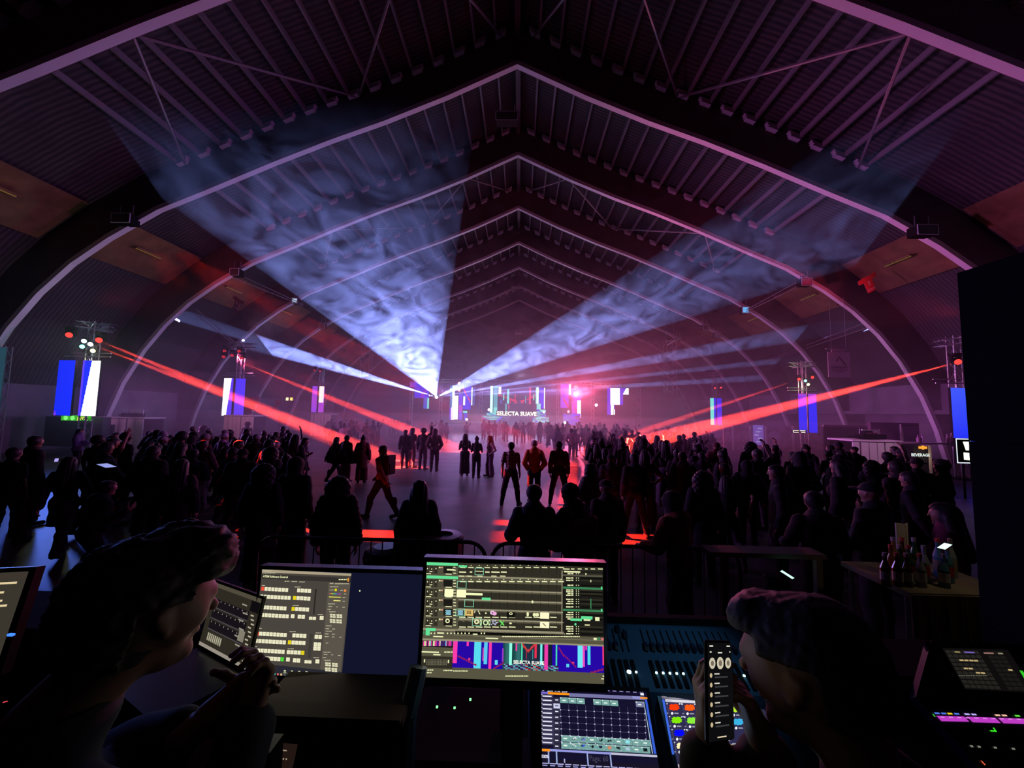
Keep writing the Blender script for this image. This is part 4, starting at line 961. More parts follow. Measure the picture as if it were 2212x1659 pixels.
def variant(pose, fem=False, hair='short', top='tee', leg='jeans', res=.017, fine_face=False):
    key = (pose, fem, hair, top, leg, res)
    if key in VAR: return VAR[key]
    p = dict(fl=(-.11, .0), fr=(.11, .02), hz=.93, el=((-.235, -.03, 1.13), (.235, -.03, 1.13)), wr=((-.25, .03, .88), (.25, .03, .88)), lean=0.0, dz=0.0); p.update(POSES[pose])
    ln, dz = p['lean'], p['dz']
    def up(q):   # lean the upper body forward about the hip
        x, y, z = q; t = (z-.95); return (x, y+ln*t*1.4, z+dz-abs(ln)*t*.25)
    sw = .155 if fem else .178; hw = .175 if fem else .155
    hip = (0, 0, p['hz'])
    sh = [up((s*sw, 0, 1.415)) for s in (-1, 1)]; el = [tuple(np.array(up(q))*(1, 1, 1)) for q in p['el']]; wr = [up(q) for q in p['wr']]
    nb = up((0, -.005, 1.44)); hc = up((0, .03, 1.63))
    body = [('c', up((-sw+.03, 0, 1.40)), up((sw-.03, 0, 1.40)), .062, .062), ('e', up((0, .0, 1.26)), (sw-.01, .105, .19)), ('e', up((0, 0, 1.09)), (.125 if not fem else .112, .09, .16)),
            ('e', (0, 0, p['hz']+.03), (hw, .115, .13)), ('c', up((0, -.01, 1.44)), up((0, .01, 1.56)), .058, .052)]
    if fem: body += [('e', up((-.07, .09, 1.25)), (.06, .05, .06)), ('e', up((.07, .09, 1.25)), (.06, .05, .06))]
    legs = []; shoes = []; fo = []
    for k, s in ((0, -1), (1, 1)):
        fx, fy = p['fl' if k == 0 else 'fr']; lift = .05 if (pose == 'walk' and k == 1) else 0
        an = np.array((fx, fy-.03, .085+lift)); h = np.array((s*.09, 0, p['hz']-.02)); kn = (h+an)/2+np.array((s*.01, .04+(.93-p['hz'])*.9, .02))
        legs += [('c', h, kn, .088, .058), ('c', kn, an, .056, .04), ('e', kn*.45+an*.55+np.array((0, -.022, .09)), (.046, .046, .10))]
        toe = an+np.array((s*.025, .17, -.045-lift*1.0)); heel = an+np.array((0, -.03, -.045+lift*.3))
        fo += [('c', an, heel, .038, .034), ('c', heel, toe, .036, .03)]
        shoes.append([('c', heel+np.array((0, 0, .005)), toe+np.array((0, .02, 0)), .045, .042), ('c', an+np.array((0, 0, .01)), heel, .052, .042)])
    arms = []; hands = []
    for k, s in ((0, -1), (1, 1)):
        arms += [('c', sh[k], el[k], .052, .040), ('c', el[k], wr[k], .041, .028)]
        d = np.array(wr[k])-np.array(el[k]); d /= np.linalg.norm(d); n = np.cross(d, (0, 1, 0))*s; n = n if np.linalg.norm(n) > .3 else np.array((0, 0, -1.))
        if pose in ('stand', 'apart', 'walk'): n = np.array((-s, 0, 0.))
        hands.append(hand_prims(wr[k]+d*.01, d, n, -s if pose in ('stand', 'apart', 'walk') else s, .5))
    hp, g = head_prims(hc)
    allb = body+legs+fo+arms+hp
    lo, hi = bounds(allb, .03)
    parts = [surface(lambda P: np.minimum(np.minimum(blend_prims(P, body+arms[:0]+legs+fo, .04), blend_prims(P, arms, .03)), blend_prims(P, hp+[body[-1]], .02)), lo, hi, res)]
    for hnd in hands:
        a, b = bounds(hnd, .01); parts.append(surface(lambda P: blend_prims(P, hnd, .006), a, b, .0065))
    out = {'body': np_mesh('person', parts, None)}
    # upper garment
    inf = {'tee': .012, 'jacket': .026, 'hoodie': .030, 'puffy': .05, 'coat': .032, 'crop': .010, 'poncho': .03}[top]
    hem = {'tee': .86, 'jacket': .85, 'hoodie': .84, 'puffy': .86, 'coat': .55, 'crop': 1.06, 'poncho': .72}[top]+dz
    tp = [q for q in body[:-1]]+([('c', (0, 0, p['hz']), (0, 0, hem), hw*.8, hw*.98)] if top in ('coat', 'poncho') else [])
    sl = []
    for k in (0, 1):
        if top in ('tee', 'crop'): e_ = np.array(sh[k])*.35+np.array(el[k])*.65; sl.append(('c', sh[k], e_, .058, .056))
        else: w_ = np.array(wr[k])*.93+np.array(el[k])*.07; sl += [('c', sh[k], el[k], .054, .048), ('c', el[k], w_, .048, .036)]
    if top == 'poncho': tp += [('c', up((0, 0, 1.38)), (-.30, 0, hem+.1), .12, .14), ('c', up((0, 0, 1.38)), (.30, 0, hem+.1), .12, .14)]
    col = [('c', up((0, -.01, 1.44)), up((0, -.015, 1.48)), .075, .078)]
    if top == 'hoodie': col += [('e', up((0, -.09, 1.46)), (.11, .07, .06))]
    def tf(P):
        d = np.minimum(blend_prims(P, tp+col, .05), blend_prims(P, sl, .02))
        if top == 'puffy': d = d-.006*np.cos(P[:, 2]*2*math.pi/.075)
        else: d = d-.003*np.sin(P[:, 2]*38+P[:, 0]*23+P[:, 1]*31)
        return np.maximum(d-inf, hem-P[:, 2])
    a, b = bounds(tp+sl+col, .07); out['upper_garment'] = np_mesh('upper_garment', [surface(tf, a, b, res)], None)
    # trousers
    li = .019 if leg == 'jeans' else .026
    lg = []
    for q in legs:
        if q[0] == 'c' and leg == 'wide' and q[4] < .05: lg.append(('c', q[1], q[2], .075, .085))
        else: lg.append(q)
    lg.append(('e', (0, 0, p['hz']+.03), (hw, .115, .13)))
    if leg == 'skirt': lg = [('c', (0, 0, p['hz']+.05), (0, 0, .62), hw*.85, hw*1.05), ('e', (0, 0, p['hz']+.03), (hw, .115, .13))]
    def lf(P): return np.maximum(np.maximum(blend_prims(P, lg, .04)-li-.002*np.sin(P[:, 2]*45+P[:, 0]*30), P[:, 2]-(p['hz']+.11)), (.10 if leg != 'skirt' else .52)-P[:, 2])
    a, b = bounds(lg, .05); out['skirt' if leg == 'skirt' else 'trousers'] = np_mesh('trousers', [surface(lf, a, b, res)], None)
    for k in (0, 1):
        a, b = bounds(shoes[k], .02); s_ = shoes[k]; out['shoe%d' % k] = np_mesh('shoe', [surface(lambda P: np.maximum(blend_prims(P, s_, .02), .004-P[:, 2]), a, b, res*.8)], None)
    # hair or headwear
    sc = [('c', g(0, -.024, .034), g(0, .008, .034), .090, .086)]
    def cutface(P, d, y=.045, z=.03): 
        q = P-np.array(g(0, 0, 0)); return np.maximum(d, np.minimum(q[:, 1]-y, z-q[:, 2]+0*y))
    nm = 'hair'
    if hair == 'short': fn = lambda P: np.maximum(cutface(P, blend_prims(P, sc+[('c', g(0, -.05, -.02), g(0, -.04, -.05), .055, .05)], .03)-.010, .03, .055), hc[2]-.075-P[:, 2]); nm = 'hair'
    elif hair == 'afro': fn = lambda P: cutface(P, sd_ell(P, g(0, -.02, .05), (.135, .135, .125))-.006*np.sin(P[:, 0]*120)*np.sin(P[:, 1]*120)*np.sin(P[:, 2]*120), .06, .06)
    elif hair == 'bun': fn = lambda P: cutface(P, blend_prims(P, sc+[('c', g(0, -.05, -.02), g(0, -.04, -.05), .055, .045), ('c', g(0, -.06, .11), g(0, -.065, .13), .042, .04)], .02)-.008, .03, .055)
    elif hair == 'long': fn = lambda P: cutface(P, blend_prims(P, sc+[('c', g(-.05, -.045, -.02), (hc[0]-.085, hc[1]-.11, hc[2]-.30), .055, .055), ('c', g(.05, -.045, -.02), (hc[0]+.085, hc[1]-.11, hc[2]-.30), .055, .055), ('c', g(0, -.06, 0), (hc[0], hc[1]-.14, hc[2]-.36), .06, .06)], .04)-.012-.004*np.sin(P[:, 0]*140), .03, .06)
    elif hair == 'big': fn = lambda P: cutface(P, blend_prims(P, sc+[('e', g(0, -.05, -.03), (.17, .12, .16)), ('e', g(-.06, -.06, -.2), (.12, .10, .14)), ('e', g(.06, -.06, -.2), (.12, .10, .14))], .05)-.008*np.sin(P[:, 0]*80)*np.sin(P[:, 2]*70), .04, .06)
    elif hair in ('cap', 'capback'):
        s_ = 1 if hair == 'cap' else -1; nm = 'cap'
        fn = lambda P: np.maximum(np.minimum(sd_ell(P, g(0, -.01, .045), (.103, .112, .088)), np.maximum(sd_ell(P, g(0, s_*.10, .045), (.085, .11, .014)), -1)), hc[2]+.034-P[:, 2])
    elif hair == 'beanie': nm = 'beanie'; fn = lambda P: np.maximum(sd_ell(P, g(0, -.015, .045), (.106, .118, .105))-.003*np.cos(P[:, 2]*260), hc[2]+.02-P[:, 2])
    elif hair == 'hood': nm = 'hood'; fn = lambda P: cutface(P, blend_prims(P, [('c', g(0, -.035, .03), g(0, .0, .02), .115, .11), ('c', g(0, -.05, -.05), g(0, -.05, -.15), .10, .11)], .05), .05, .2)
    elif hair == 'hat': nm = 'brimmed_hat'; fn = lambda P: np.minimum(np.maximum(sd_ell(P, g(0, -.01, .06), (.10, .11, .10)), hc[2]+.03-P[:, 2]), sd_ell(P, g(0, -.01, .045), (.18, .19, .012)))
    a, b = bounds([('e', g(0, -.02, -.1), (.24, .26, .32))], 0); out[nm] = np_mesh(nm, [surface(fn, a, b, .011)], None)
    VAR[key] = out
    return out

def cloth(rgb, name=None):
    k = 'cloth_%d_%d_%d' % tuple(int(c*255) for c in rgb); return mat(k, rgb, .85)
def person(loc, h, face, var, label, group=None, top=(.02, .02, .025), leg=(.015, .015, .02), skin=None, hat=None, mtop=None):
    """face: turn about the vertical; 0 looks down the hall at the stage"""
    v = variant(*var[:5], **(var[5] if len(var) > 5 else {}))
    root = link('person', v['body']); root.location = loc; root.rotation_euler = (0, 0, face); s = h/1.76; root.scale = (s, s, s)
    tag(root, label, 'person', group)
    def setm(o, m):
        if not o.data.materials: o.data.materials.append(m)
        o.material_slots[0].link = 'OBJECT'; o.material_slots[0].material = m
    setm(root, skin or SKIN)
    for nm, me in v.items():
        if nm == 'body': continue
        o = link('shoe' if nm.startswith('shoe') else nm, me, root)
        setm(o, {'upper_garment': mtop or cloth(top), 'trousers': cloth(leg), 'skirt': cloth(leg), 'hair': HAIR}.get(nm, (cloth(hat) if hat else cloth(top)) if nm in ('cap', 'beanie', 'hood', 'brimmed_hat') else cloth((.03, .03, .03))))
    return root
def spot_at(px, y_head, h):
    r = ray(px, y_head); t = (h+0.01-CAM_H)/r.z; return Vector((r.x*t, r.y*t, 0))
def spot_d(px, d):
    r = ray(px, 900); return Vector((r.x/r.y*d, d, 0))
DK = (.012, .012, .016); BK = (.006, .006, .008)
plaid = bpy.data.materials.new('red_plaid'); plaid.use_nodes = True; nt = plaid.node_tree; bb = nt.nodes['Principled BSDF']; bb.inputs['Roughness'].default_value = .85
tc = nt.nodes.new('ShaderNodeTexCoord'); sp = nt.nodes.new('ShaderNodeSeparateXYZ'); nt.links.new(tc.outputs['Object'], sp.inputs[0])
def _m(op, a, b):
    n = nt.nodes.new('ShaderNodeMath'); n.operation = op
    for i, q in enumerate((a, b)):
        if isinstance(q, (int, float)): n.inputs[i].default_value = q
        else: nt.links.new(q, n.inputs[i])
    return n.outputs[0]
gx = _m('GREATER_THAN', _m('SINE', _m('MULTIPLY', sp.outputs[0], 75.0), 0), .55); gz = _m('GREATER_THAN', _m('SINE', _m('MULTIPLY', sp.outputs[2], 75.0), 0), .55)
mx = nt.nodes.new('ShaderNodeMix'); mx.data_type = 'RGBA'; mx.inputs[6].default_value = (.10, .02, .03, 1); mx.inputs[7].default_value = (.6, .5, .5, 1)
nt.links.new(_m('MAXIMUM', gx, gz), mx.inputs[0]); nt.links.new(mx.outputs[2], bb.inputs[0])

N = dict(res=.013)
# --- the people one can tell apart in the middle
P_ = [
 (822, 962, 1.74, R(75), ('walk', False, 'short', 'jacket', 'jeans', N), 'man striding left with a backpack and a red lit quilted jacket', dict(feet=1120, top=(.30, .10, .04), leg=(.015, .01, .012), skin=SKIN_D)),  # orange light on the jacket is put into its colour
 (733, 1027, 1.66, R(5), ('stand', True, 'big', 'puffy', 'jeans', N), 'woman with long dark hair seen from behind just past the barricade', dict(top=BK, leg=BK)),
 (907, 1036, 1.62, R(10), ('stand', True, 'long', 'coat', 'jeans', N), 'slender long haired person in black standing left of the bins', dict(top=BK, leg=BK)),
 (1155, 1045, 1.68, R(0), ('lean', False, 'short', 'hoodie', 'jeans', N), 'person in a black top printed TRUE leaning on the barricade', dict(top=(.012, .012, .03), leg=BK, skin=SKIN_D)),
 (1250, 1044, 1.70, R(50), ('lean', False, 'beanie', 'puffy', 'jeans', N), 'person in profile with a khaki bag across the shoulder at the barricade', dict(top=(.015, .02, .04), leg=BK, hat=(.01, .01, .012), skin=SKIN_D)),
 (1102, 955, 1.68, R(-12), ('apart', False, 'short', 'tee', 'jeans', N), 'person in a plaid shirt with hands low in the middle of the floor', dict(feet=1092, leg=(.03, .012, .015), mtop=plaid)),
 (1153, 951, 1.74, R(5), ('pockets', False, 'cap', 'hoodie', 'jeans', N), 'person in an orange hooded top and a pale cap', dict(feet=1086, top=(.9, .2, .05), leg=BK, hat=(.7, .55, .55))),
 (1207, 953, 1.76, R(-10), ('apart', False, 'short', 'jacket', 'jeans', N), 'man in a dark jacket with his legs apart, right of the orange top', dict(feet=1090, top=(.03, .02, .02), leg=BK)),
 (1003, 937, 1.62, R(15), ('phone', True, 'long', 'crop', 'wide', N), 'left one of three women talking on the open floor', dict(feet=1028, top=DK, leg=DK)),
 (1028, 943, 1.62, R(-5), ('phone', True, 'bun', 'tee', 'jeans', N), 'middle one of three women on the open floor, seen from behind in black', dict(feet=1033, top=BK, leg=BK)),
 (1058, 941, 1.62, R(120), ('hips', True, 'long', 'crop', 'wide', N), 'right one of three women, hands on hips in pale wide trousers', dict(feet=1030, top=(.35, .22, .22), leg=(.08, .06, .10))),
 (722, 944, 1.70, R(-30), ('walk', True, 'long', 'poncho', 'jeans', N), 'person in a dark cape at the left of the red lit pair', dict(feet=1040, top=(.03, .01, .015), leg=BK)),
 (744, 940, 1.74, R(-15), ('stand', False, 'short', 'poncho', 'wide', N), 'person in a dark wrap and pale trousers left of the backpack man', dict(feet=1042, top=(.05, .012, .02), leg=(.35, .18, .22))),
 (780, 941, 1.72, R(15), ('stand', True, 'bun', 'coat', 'wide', N), 'person in a rust coloured long coat beside the pale trousers', dict(feet=1043, top=(.22, .07, .06), leg=(.18, .05, .05))),
 (873, 928, 1.72, R(8), ('stand', False, 'short', 'jacket', 'jeans', N), 'person in black at the left of the small standing group', dict(feet=1012, top=BK, leg=BK)),
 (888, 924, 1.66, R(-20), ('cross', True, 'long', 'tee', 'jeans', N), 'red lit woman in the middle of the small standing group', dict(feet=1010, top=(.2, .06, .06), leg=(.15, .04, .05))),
 (912, 926, 1.74, R(-5), ('up1', False, 'afro', 'jacket', 'jeans', N), 'person with a raised hand in the small standing group', dict(feet=1015, top=DK, leg=(.06, .03, .05))),
 (937, 926, 1.72, R(5), ('pockets', False, 'hood', 'hoodie', 'jeans', N), 'hooded person in a brown jacket at the right of the small standing group', dict(feet=1019, top=(.12, .06, .06), leg=BK)),
 (1372, 979, 1.80, R(0), ('apart', False, 'short', 'jacket', 'jeans', N), 'broad shouldered man in black standing in front of the right hand crowd', dict(feet=1162, top=BK, leg=BK)),
 (1311, 1035, 1.62, R(20), ('stand', False, 'capback', 'hoodie', 'jeans', N), 'person wearing shiny glasses on the head near the barricade', dict(top=(.03, .01, .01), leg=BK, hat=(.05, .02, .02))),
 (1276, 1000, 1.60, R(40), ('cross', True, 'big', 'puffy', 'jeans', N), 'woman in a pale fluffy jacket behind the khaki bag person', dict(top=(.22, .16, .18), leg=BK)),
 (1468, 1060, 1.66, R(35), ('lean', False, 'hood', 'hoodie', 'jeans', N), 'hooded person in an orange brown top leaning at the right end of the barricade', dict(top=(.30, .07, .03), leg=BK, hat=(.03, .02, .02))),
 (1680, 1003, 1.78, R(60), ('stand', False, 'short', 'jacket', 'jeans', N), 'man in profile with a pale collar in the dark right foreground', dict(top=(.01, .01, .012), leg=BK)),
 (1282, 950, 1.66, R(15), ('phone', True, 'capback', 'jacket', 'jeans', N), 'person in a pale cap left in the right hand crowd', dict(top=DK, leg=BK, hat=(.45, .3, .32))),
 (1300, 946, 1.72, R(-10), ('up1', True, 'long', 'tee', 'jeans', N), 'long haired person with one hand up beside the pale cap', dict(top=DK, leg=BK)),
 (1440, 950, 1.74, R(10), ('stand', True, 'long', 'coat', 'jeans', N), 'tall long haired person standing out in the right hand crowd', dict(top=BK, leg=BK)),
 (1475, 975, 1.72, R(-10), ('pockets', False, 'short', 'hoodie', 'jeans', N), 'round headed person in a dark hooded top right of the tall long haired one', dict(top=DK, leg=BK)),
 (1508, 962, 1.72, R(20), ('cross', False, 'afro', 'jacket', 'jeans', N), 'person with round bushy hair in the right hand crowd', dict(top=DK, leg=BK)),
 (1548, 956, 1.76, R(-20), ('stand', False, 'beanie', 'puffy', 'jeans', N), 'person in a beanie and puffed jacket at the middle of the right hand crowd', dict(top=(.10, .02, .03), leg=BK)),
 (1742, 962, 1.74, R(-40), ('stand', False, 'cap', 'jacket', 'jeans', N), 'person in a peaked cap before the dark doorway', dict(top=BK, leg=BK)),
 (1980, 990, 1.74, R(-30), ('stand', False, 'hat', 'jacket', 'jeans', N), 'person in a brimmed hat in front of the drinks fridge', dict(top=BK, leg=BK)),
 (2035, 995, 1.72, R(30), ('stand', False, 'afro', 'jacket', 'jeans', N), 'person with a round dark afro near the lightbox sign', dict(top=BK, leg=BK)),
 (2045, 1085, 1.70, R(40), ('stand', True, 'long', 'coat', 'jeans', N), 'person in a plum coat by the drinks table beside the black speakers', dict(top=(.16, .02, .06), leg=BK)),
 (1885, 1040, 1.80, R(20), ('phone', False, 'cap', 'jacket', 'jeans', N), 'tall dark figure behind the bar table, left of the upright card', dict(top=BK, leg=BK)),
 (1770, 1060, 1.70, R(-10), ('lean', False, 'short', 'hoodie', 'jeans', N), 'dark figure holding a glowing phone behind the high table', dict(top=BK, leg=BK)),
 # left side
 (75, 940, 1.84, R(-10), ('stand', False, 'short', 'jacket', 'wide', N), 'tall man in dark red trousers at the far left', dict(top=BK, leg=(.14, .02, .02))),
 (30, 965, 1.70, R(10), ('apart', False, 'short', 'tee', 'wide', N), 'person cut by the left edge of the picture', dict(top=BK, leg=(.10, .02, .02))),
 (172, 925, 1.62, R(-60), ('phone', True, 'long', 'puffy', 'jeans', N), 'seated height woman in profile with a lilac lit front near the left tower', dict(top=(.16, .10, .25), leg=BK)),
 (240, 926, 1.60, R(-70), ('dance', False, 'capback', 'hoodie', 'jeans', N), 'person in a peaked cap leaning forward before the near left booth', dict(top=BK, leg=BK, hat=BK)),
 (150, 985, 1.62, R(30), ('walk', True, 'long', 'coat', 'jeans', N), 'dark dancer in mid step on the violet lit floor at the left', dict(top=BK, leg=BK)),
 (205, 1020, 1.55, R(-20), ('dance', False, 'short', 'hoodie', 'jeans', N), 'crouching dancer with knees bent on the violet lit floor', dict(top=BK, leg=BK)),
 (484, 935, 1.74, R(-20), ('pockets', False, 'capback', 'jacket', 'jeans', N), 'person with a lilac white head wrap and pale sleeve in the left crowd', dict(top=(.5, .42, .6), leg=BK, hat=(.55, .5, .65))),
 (440, 918, 1.70, R(30), ('stand', True, 'big', 'coat', 'jeans', N), 'bushy haired person standing above the left crowd', dict(top=BK, leg=BK)),
 (535, 912, 1.76, R(0), ('stand', False, 'afro', 'jacket', 'jeans', N), 'person with round hair in front of the second left booth', dict(top=DK, leg=BK)),
 (658, 945, 1.66, R(-80), ('point', True, 'long', 'tee', 'jeans', N), 'woman with an outstretched arm at the right edge of the left crowd', dict(top=(.04, .01, .02), leg=BK)),
 (572, 1000, 1.70, R(10), ('stand', True, 'big', 'coat', 'wide', N), 'left one of two large dark figures near the barricade on the left', dict(top=BK, leg=BK)),
 (640, 986, 1.76, R(-5), ('stand', False, 'hood', 'coat', 'wide', N), 'right one of two large dark figures near the barricade on the left', dict(top=BK, leg=BK)),
 (330, 962, 1.78, R(0), ('pockets', False, 'short', 'puffy', 'jeans', N), 'broad dark figure in front of the left crowd, above the near operator', dict(top=BK, leg=BK)),
 (392, 990, 1.66, R(20), ('stand', True, 'long', 'coat', 'jeans', N), 'long haired dark figure right of the broad one in the left crowd', dict(top=BK, leg=BK)),
 (515, 950, 1.74, R(-15), ('stand', False, 'short', 'jacket', 'jeans', N), 'slim dark figure whose legs stand against the red floor light on the left', dict(top=BK, leg=BK)),
]
taken = []
PEOPLE = []
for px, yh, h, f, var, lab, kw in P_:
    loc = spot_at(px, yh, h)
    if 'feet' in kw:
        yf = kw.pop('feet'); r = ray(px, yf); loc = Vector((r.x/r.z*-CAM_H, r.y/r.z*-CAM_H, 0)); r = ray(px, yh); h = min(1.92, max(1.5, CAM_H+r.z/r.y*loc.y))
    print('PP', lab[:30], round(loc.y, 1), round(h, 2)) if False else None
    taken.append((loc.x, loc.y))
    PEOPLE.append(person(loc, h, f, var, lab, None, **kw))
dj_p = person((at(1120, 860, 48).x, 48.7, 1.1), 1.75, R(180), ('phone', False, 'short', 'tee', 'jeans', {}), 'DJ behind the table in the middle of the stage', None, top=(.02, .02, .02))
# extras worn or carried
def by(label): return [o for o in PEOPLE if label in o['label']][0]
w_ = by('striding left'); q = MB(); q.box((0, -.18, 1.24), (.30, .13, .44)); q.box((0, -.24, 1.17), (.22, .06, .22)); q.tube((-.11, -.12, 1.42), (-.11, .1, 1.36), .02); q.tube((.11, -.12, 1.42), (.11, .1, 1.36), .02)
b_o = obj('backpack', q, mat('pack_cloth', (.05, .035, .03), .8)); b_o.matrix_world = Matrix.Translation(w_.location) @ Matrix.Rotation(w_.rotation_euler.z, 4, 'Z'); tag(b_o, 'brown backpack on the back of the striding man', 'backpack')
bv = b_o.modifiers.new('bevel', 'BEVEL'); bv.width = .05; bv.segments = 3
w_ = by('TRUE'); tm = text_mesh('TRUE', .13, mat('grey_print', (.42, .42, .46), .7), 'chest_print', bold=.004); o = link('back_print', tm, w_); o.rotation_euler = (R(78), 0, 0); o.location = (0, -.155, 1.12); o['label'] = 'pale grey TRUE lettering across the back'
w_ = by('khaki bag'); q = MB(); rr = Matrix.Rotation(R(-50), 3, 'Z')
q.hexa([rr @ Vector(v) for v in ((-.22, -.20, 1.08), (.16, -.28, 1.16), (.16, -.16, 1.18), (-.20, -.12, 1.1), (-.16, -.19, 1.30), (.18, -.27, 1.40), (.16, -.14, 1.42), (-.14, -.10, 1.30))])
b_o = obj('shoulder_bag', q, mat('khaki', (.42, .36, .26), .8)); b_o.matrix_world = Matrix.Translation(w_.location) @ Matrix.Rotation(w_.rotation_euler.z, 4, 'Z'); b_o.modifiers.new('bevel', 'BEVEL').width = .03
tag(b_o, 'khaki bag slung over the shoulder of the person in profile', 'bag')

# --- the crowd proper: people nothing tells apart share a label
rnd = random.Random(11)
VARS = [('stand', False, 'short', 'jacket', 'jeans'), ('pockets', False, 'cap', 'hoodie', 'jeans'), ('stand', True, 'long', 'jacket', 'jeans'), ('phone', True, 'bun', 'tee', 'jeans'), ('cross', False, 'short', 'hoodie', 'jeans'), ('up1', False, 'short', 'tee', 'jeans'),
        ('apart', False, 'beanie', 'puffy', 'jeans'), ('stand', True, 'big', 'coat', 'jeans'), ('hips', True, 'long', 'crop', 'wide'), ('dance', True, 'long', 'tee', 'jeans'), ('stand', False, 'afro', 'tee', 'wide'), ('pockets', False, 'hood', 'hoodie', 'jeans'), ('walk', False, 'short', 'jacket', 'jeans')]
def clear_view(x, y):
    """keep the open floor of the photograph free"""
    k = (x+.022*0)/y
    if y < 20 and -.58 < k < .10: return False
    if y < 29 and -.26 < k < .06: return False
    if k > .50 and y > 12.5: return False
    if (k < -.62 and y > 14) or (k < -.5 and y > 16.5): return False
    return True
ONES = 'first second third fourth fifth sixth seventh eighth ninth tenth eleventh twelfth thirteenth fourteenth fifteenth sixteenth seventeenth eighteenth nineteenth'.split()
def ordinal(n): return ONES[n-1] if n < 20 else (('twentieth', 'thirtieth')[n//10-2] if n % 10 == 0 else ('twenty ', 'thirty ')[n//10-2]+ONES[n % 10-1])
LOOK = {'short': 'short haired', 'cap': 'capped', 'capback': 'capped', 'long': 'long haired', 'bun': 'bun haired', 'beanie': 'beanie wearing', 'big': 'bushy haired', 'afro': 'round haired', 'hood': 'hooded'}
WEAR = {'tee': 'T-shirt', 'jacket': 'jacket', 'hoodie': 'hooded top', 'puffy': 'puffed jacket', 'coat': 'long coat', 'crop': 'short top'}
def crowd(n, region, group, label, tops, face=0.0, spread=.6, mind=.62, hv=(1.58, 1.84)):
    c = 0; tries = 0; made = []
    while c < n and tries < n*60:
        tries += 1; x, y = region()
        if not clear_view(x, y): continue
        if any((x-a)**2+(y-b)**2 < mind**2 for a, b in taken): continue
        taken.append((x, y)); v = rnd.choice(VARS); t = rnd.choice(tops); l = rnd.choice([BK, DK, (.03, .025, .04), (.06, .05, .07)])
        p = person((x, y, 0), rnd.uniform(*hv), face+rnd.uniform(-spread, spread), v, label, group, top=t, leg=l, skin=rnd.choice([SKIN, SKIN_D]), hat=rnd.choice([BK, (.3, .28, .32), None])); c += 1
        q = cam.matrix_world.inverted() @ Vector((x, y, 1.7)); made.append((q.x/-q.z, p, v))
    made.sort(key=lambda t: t[0])
    for i, (_, p, v) in enumerate(made): p['label'] = '%s %s, %s, %s from left in %s' % ({'up1': 'one arm raised', 'up2': 'arms raised', 'cross': 'arms folded'}.get(v[0]) or LOOK[v[2]], label, WEAR[v[3]], ordinal(i+1), group)
DARKS = [BK, BK, DK, (.02, .012, .02), (.04, .015, .02)]
MIX = DARKS+[(.16, .10, .12), (.10, .03, .03), (.08, .08, .12), (.3, .26, .3)]
def poly_xy(x0, x1, y0, y1): return lambda: (rnd.uniform(x0, x1), rnd.uniform(y0, y1))
def wedge(k0, k1, y0, y1):
    def f():
        y = math.sqrt(rnd.uniform(y0*y0, y1*y1)); return (rnd.uniform(k0, k1)*y, y)
    return f
crowd(26, wedge(-1.12, -.60, 7.2, 11.0), 'near left crowd', 'dark figure', DARKS)
crowd(30, wedge(-.98, -.48, 10.0, 15.5), 'middle left crowd', 'dark figure', MIX)
crowd(16, wedge(-.52, -.36, 16.0, 30.0), 'hazy left crowd', 'hazed figure', MIX)
crowd(10, wedge(-.42, -.12, 29.0, 38.0), 'scattered far left group', 'hazy figure', MIX)
crowd(34, wedge(-.12, .22, 29.5, 43.0), 'crowd before the stage', 'hazy figure', MIX)
crowd(16, wedge(.06, .26, 21.0, 29.0), 'crowd in the middle', 'dim figure', MIX)
crowd(26, wedge(.20, .62, 24.0, 38.0), 'hazy right crowd', 'hazy figure', MIX)
crowd(34, wedge(.18, .66, 11.5, 22.0), 'middle right crowd', 'dark figure', DARKS)
crowd(30, wedge(.17, .98, 8.6, 14.5), 'near right crowd', 'silhouette', DARKS)
crowd(12, wedge(.45, 1.0, 5.6, 8.6), 'nearest right crowd', 'silhouette', [BK])

# ------------------------------------------------------------------ control position: riser, tables, screens
RZ = 0.6
q = MB(); q.box((0.2, -.2, RZ/2), (7.2, 4.6, RZ)); struct('trim_16', q, mat('black_riser', (.01, .01, .012), .8), 'black riser of the control position')
TZ = 1.40
def table(x0, x1, y0, y1, z, label, m=M_BLACK, base=RZ, cat='table', name='control_table'):
    t = thing(name, label, cat, ((x0+x1)/2, (y0+y1)/2, base)); w = x1-x0; d = y1-y0
    q = MB(); q.box((0, 0, z-base-.02), (w, d, .04)); obj('table_top', q, m, t)
    for sx in (-1, 1):
        for sy in (-1, 1): q = MB(); q.tube((sx*(w/2-.08), sy*(d/2-.06), 0), (sx*(w/2-.08), sy*(d/2-.06), z-base-.04), .022); obj('leg', q, M_STEEL if m is not M_BLACK else M_BLACK, t)
    return t
table(-1.75, .62, .84, 1.62, TZ, 'black control table under the two wide monitors')
table(.66, 1.34, .72, 1.66, 1.12, 'black table carrying the lighting console', name='console_table')
table(1.38, 2.24, 1.1, 2.3, 1.12, 'black table carrying the sound desk at the right', name='desk_table')

q = MB(); q.box((-1.75, 1.92, 1.05), (1.7, .34, .90)); fc = obj('floor_blocker_box', q, M_BLACK); tag(fc, 'added black box hiding the floor behind the left operator and the askew laptop', 'added box')  # added box that blacks out the lit floor beyond it
q = MB()
for x in (-2.59, -.91): q.box((x, 1.75, 1.05), (.03, .03, .91))
obj('corner_rail', q, mat('box_rail', (.03, .03, .035), .5, .6), fc)

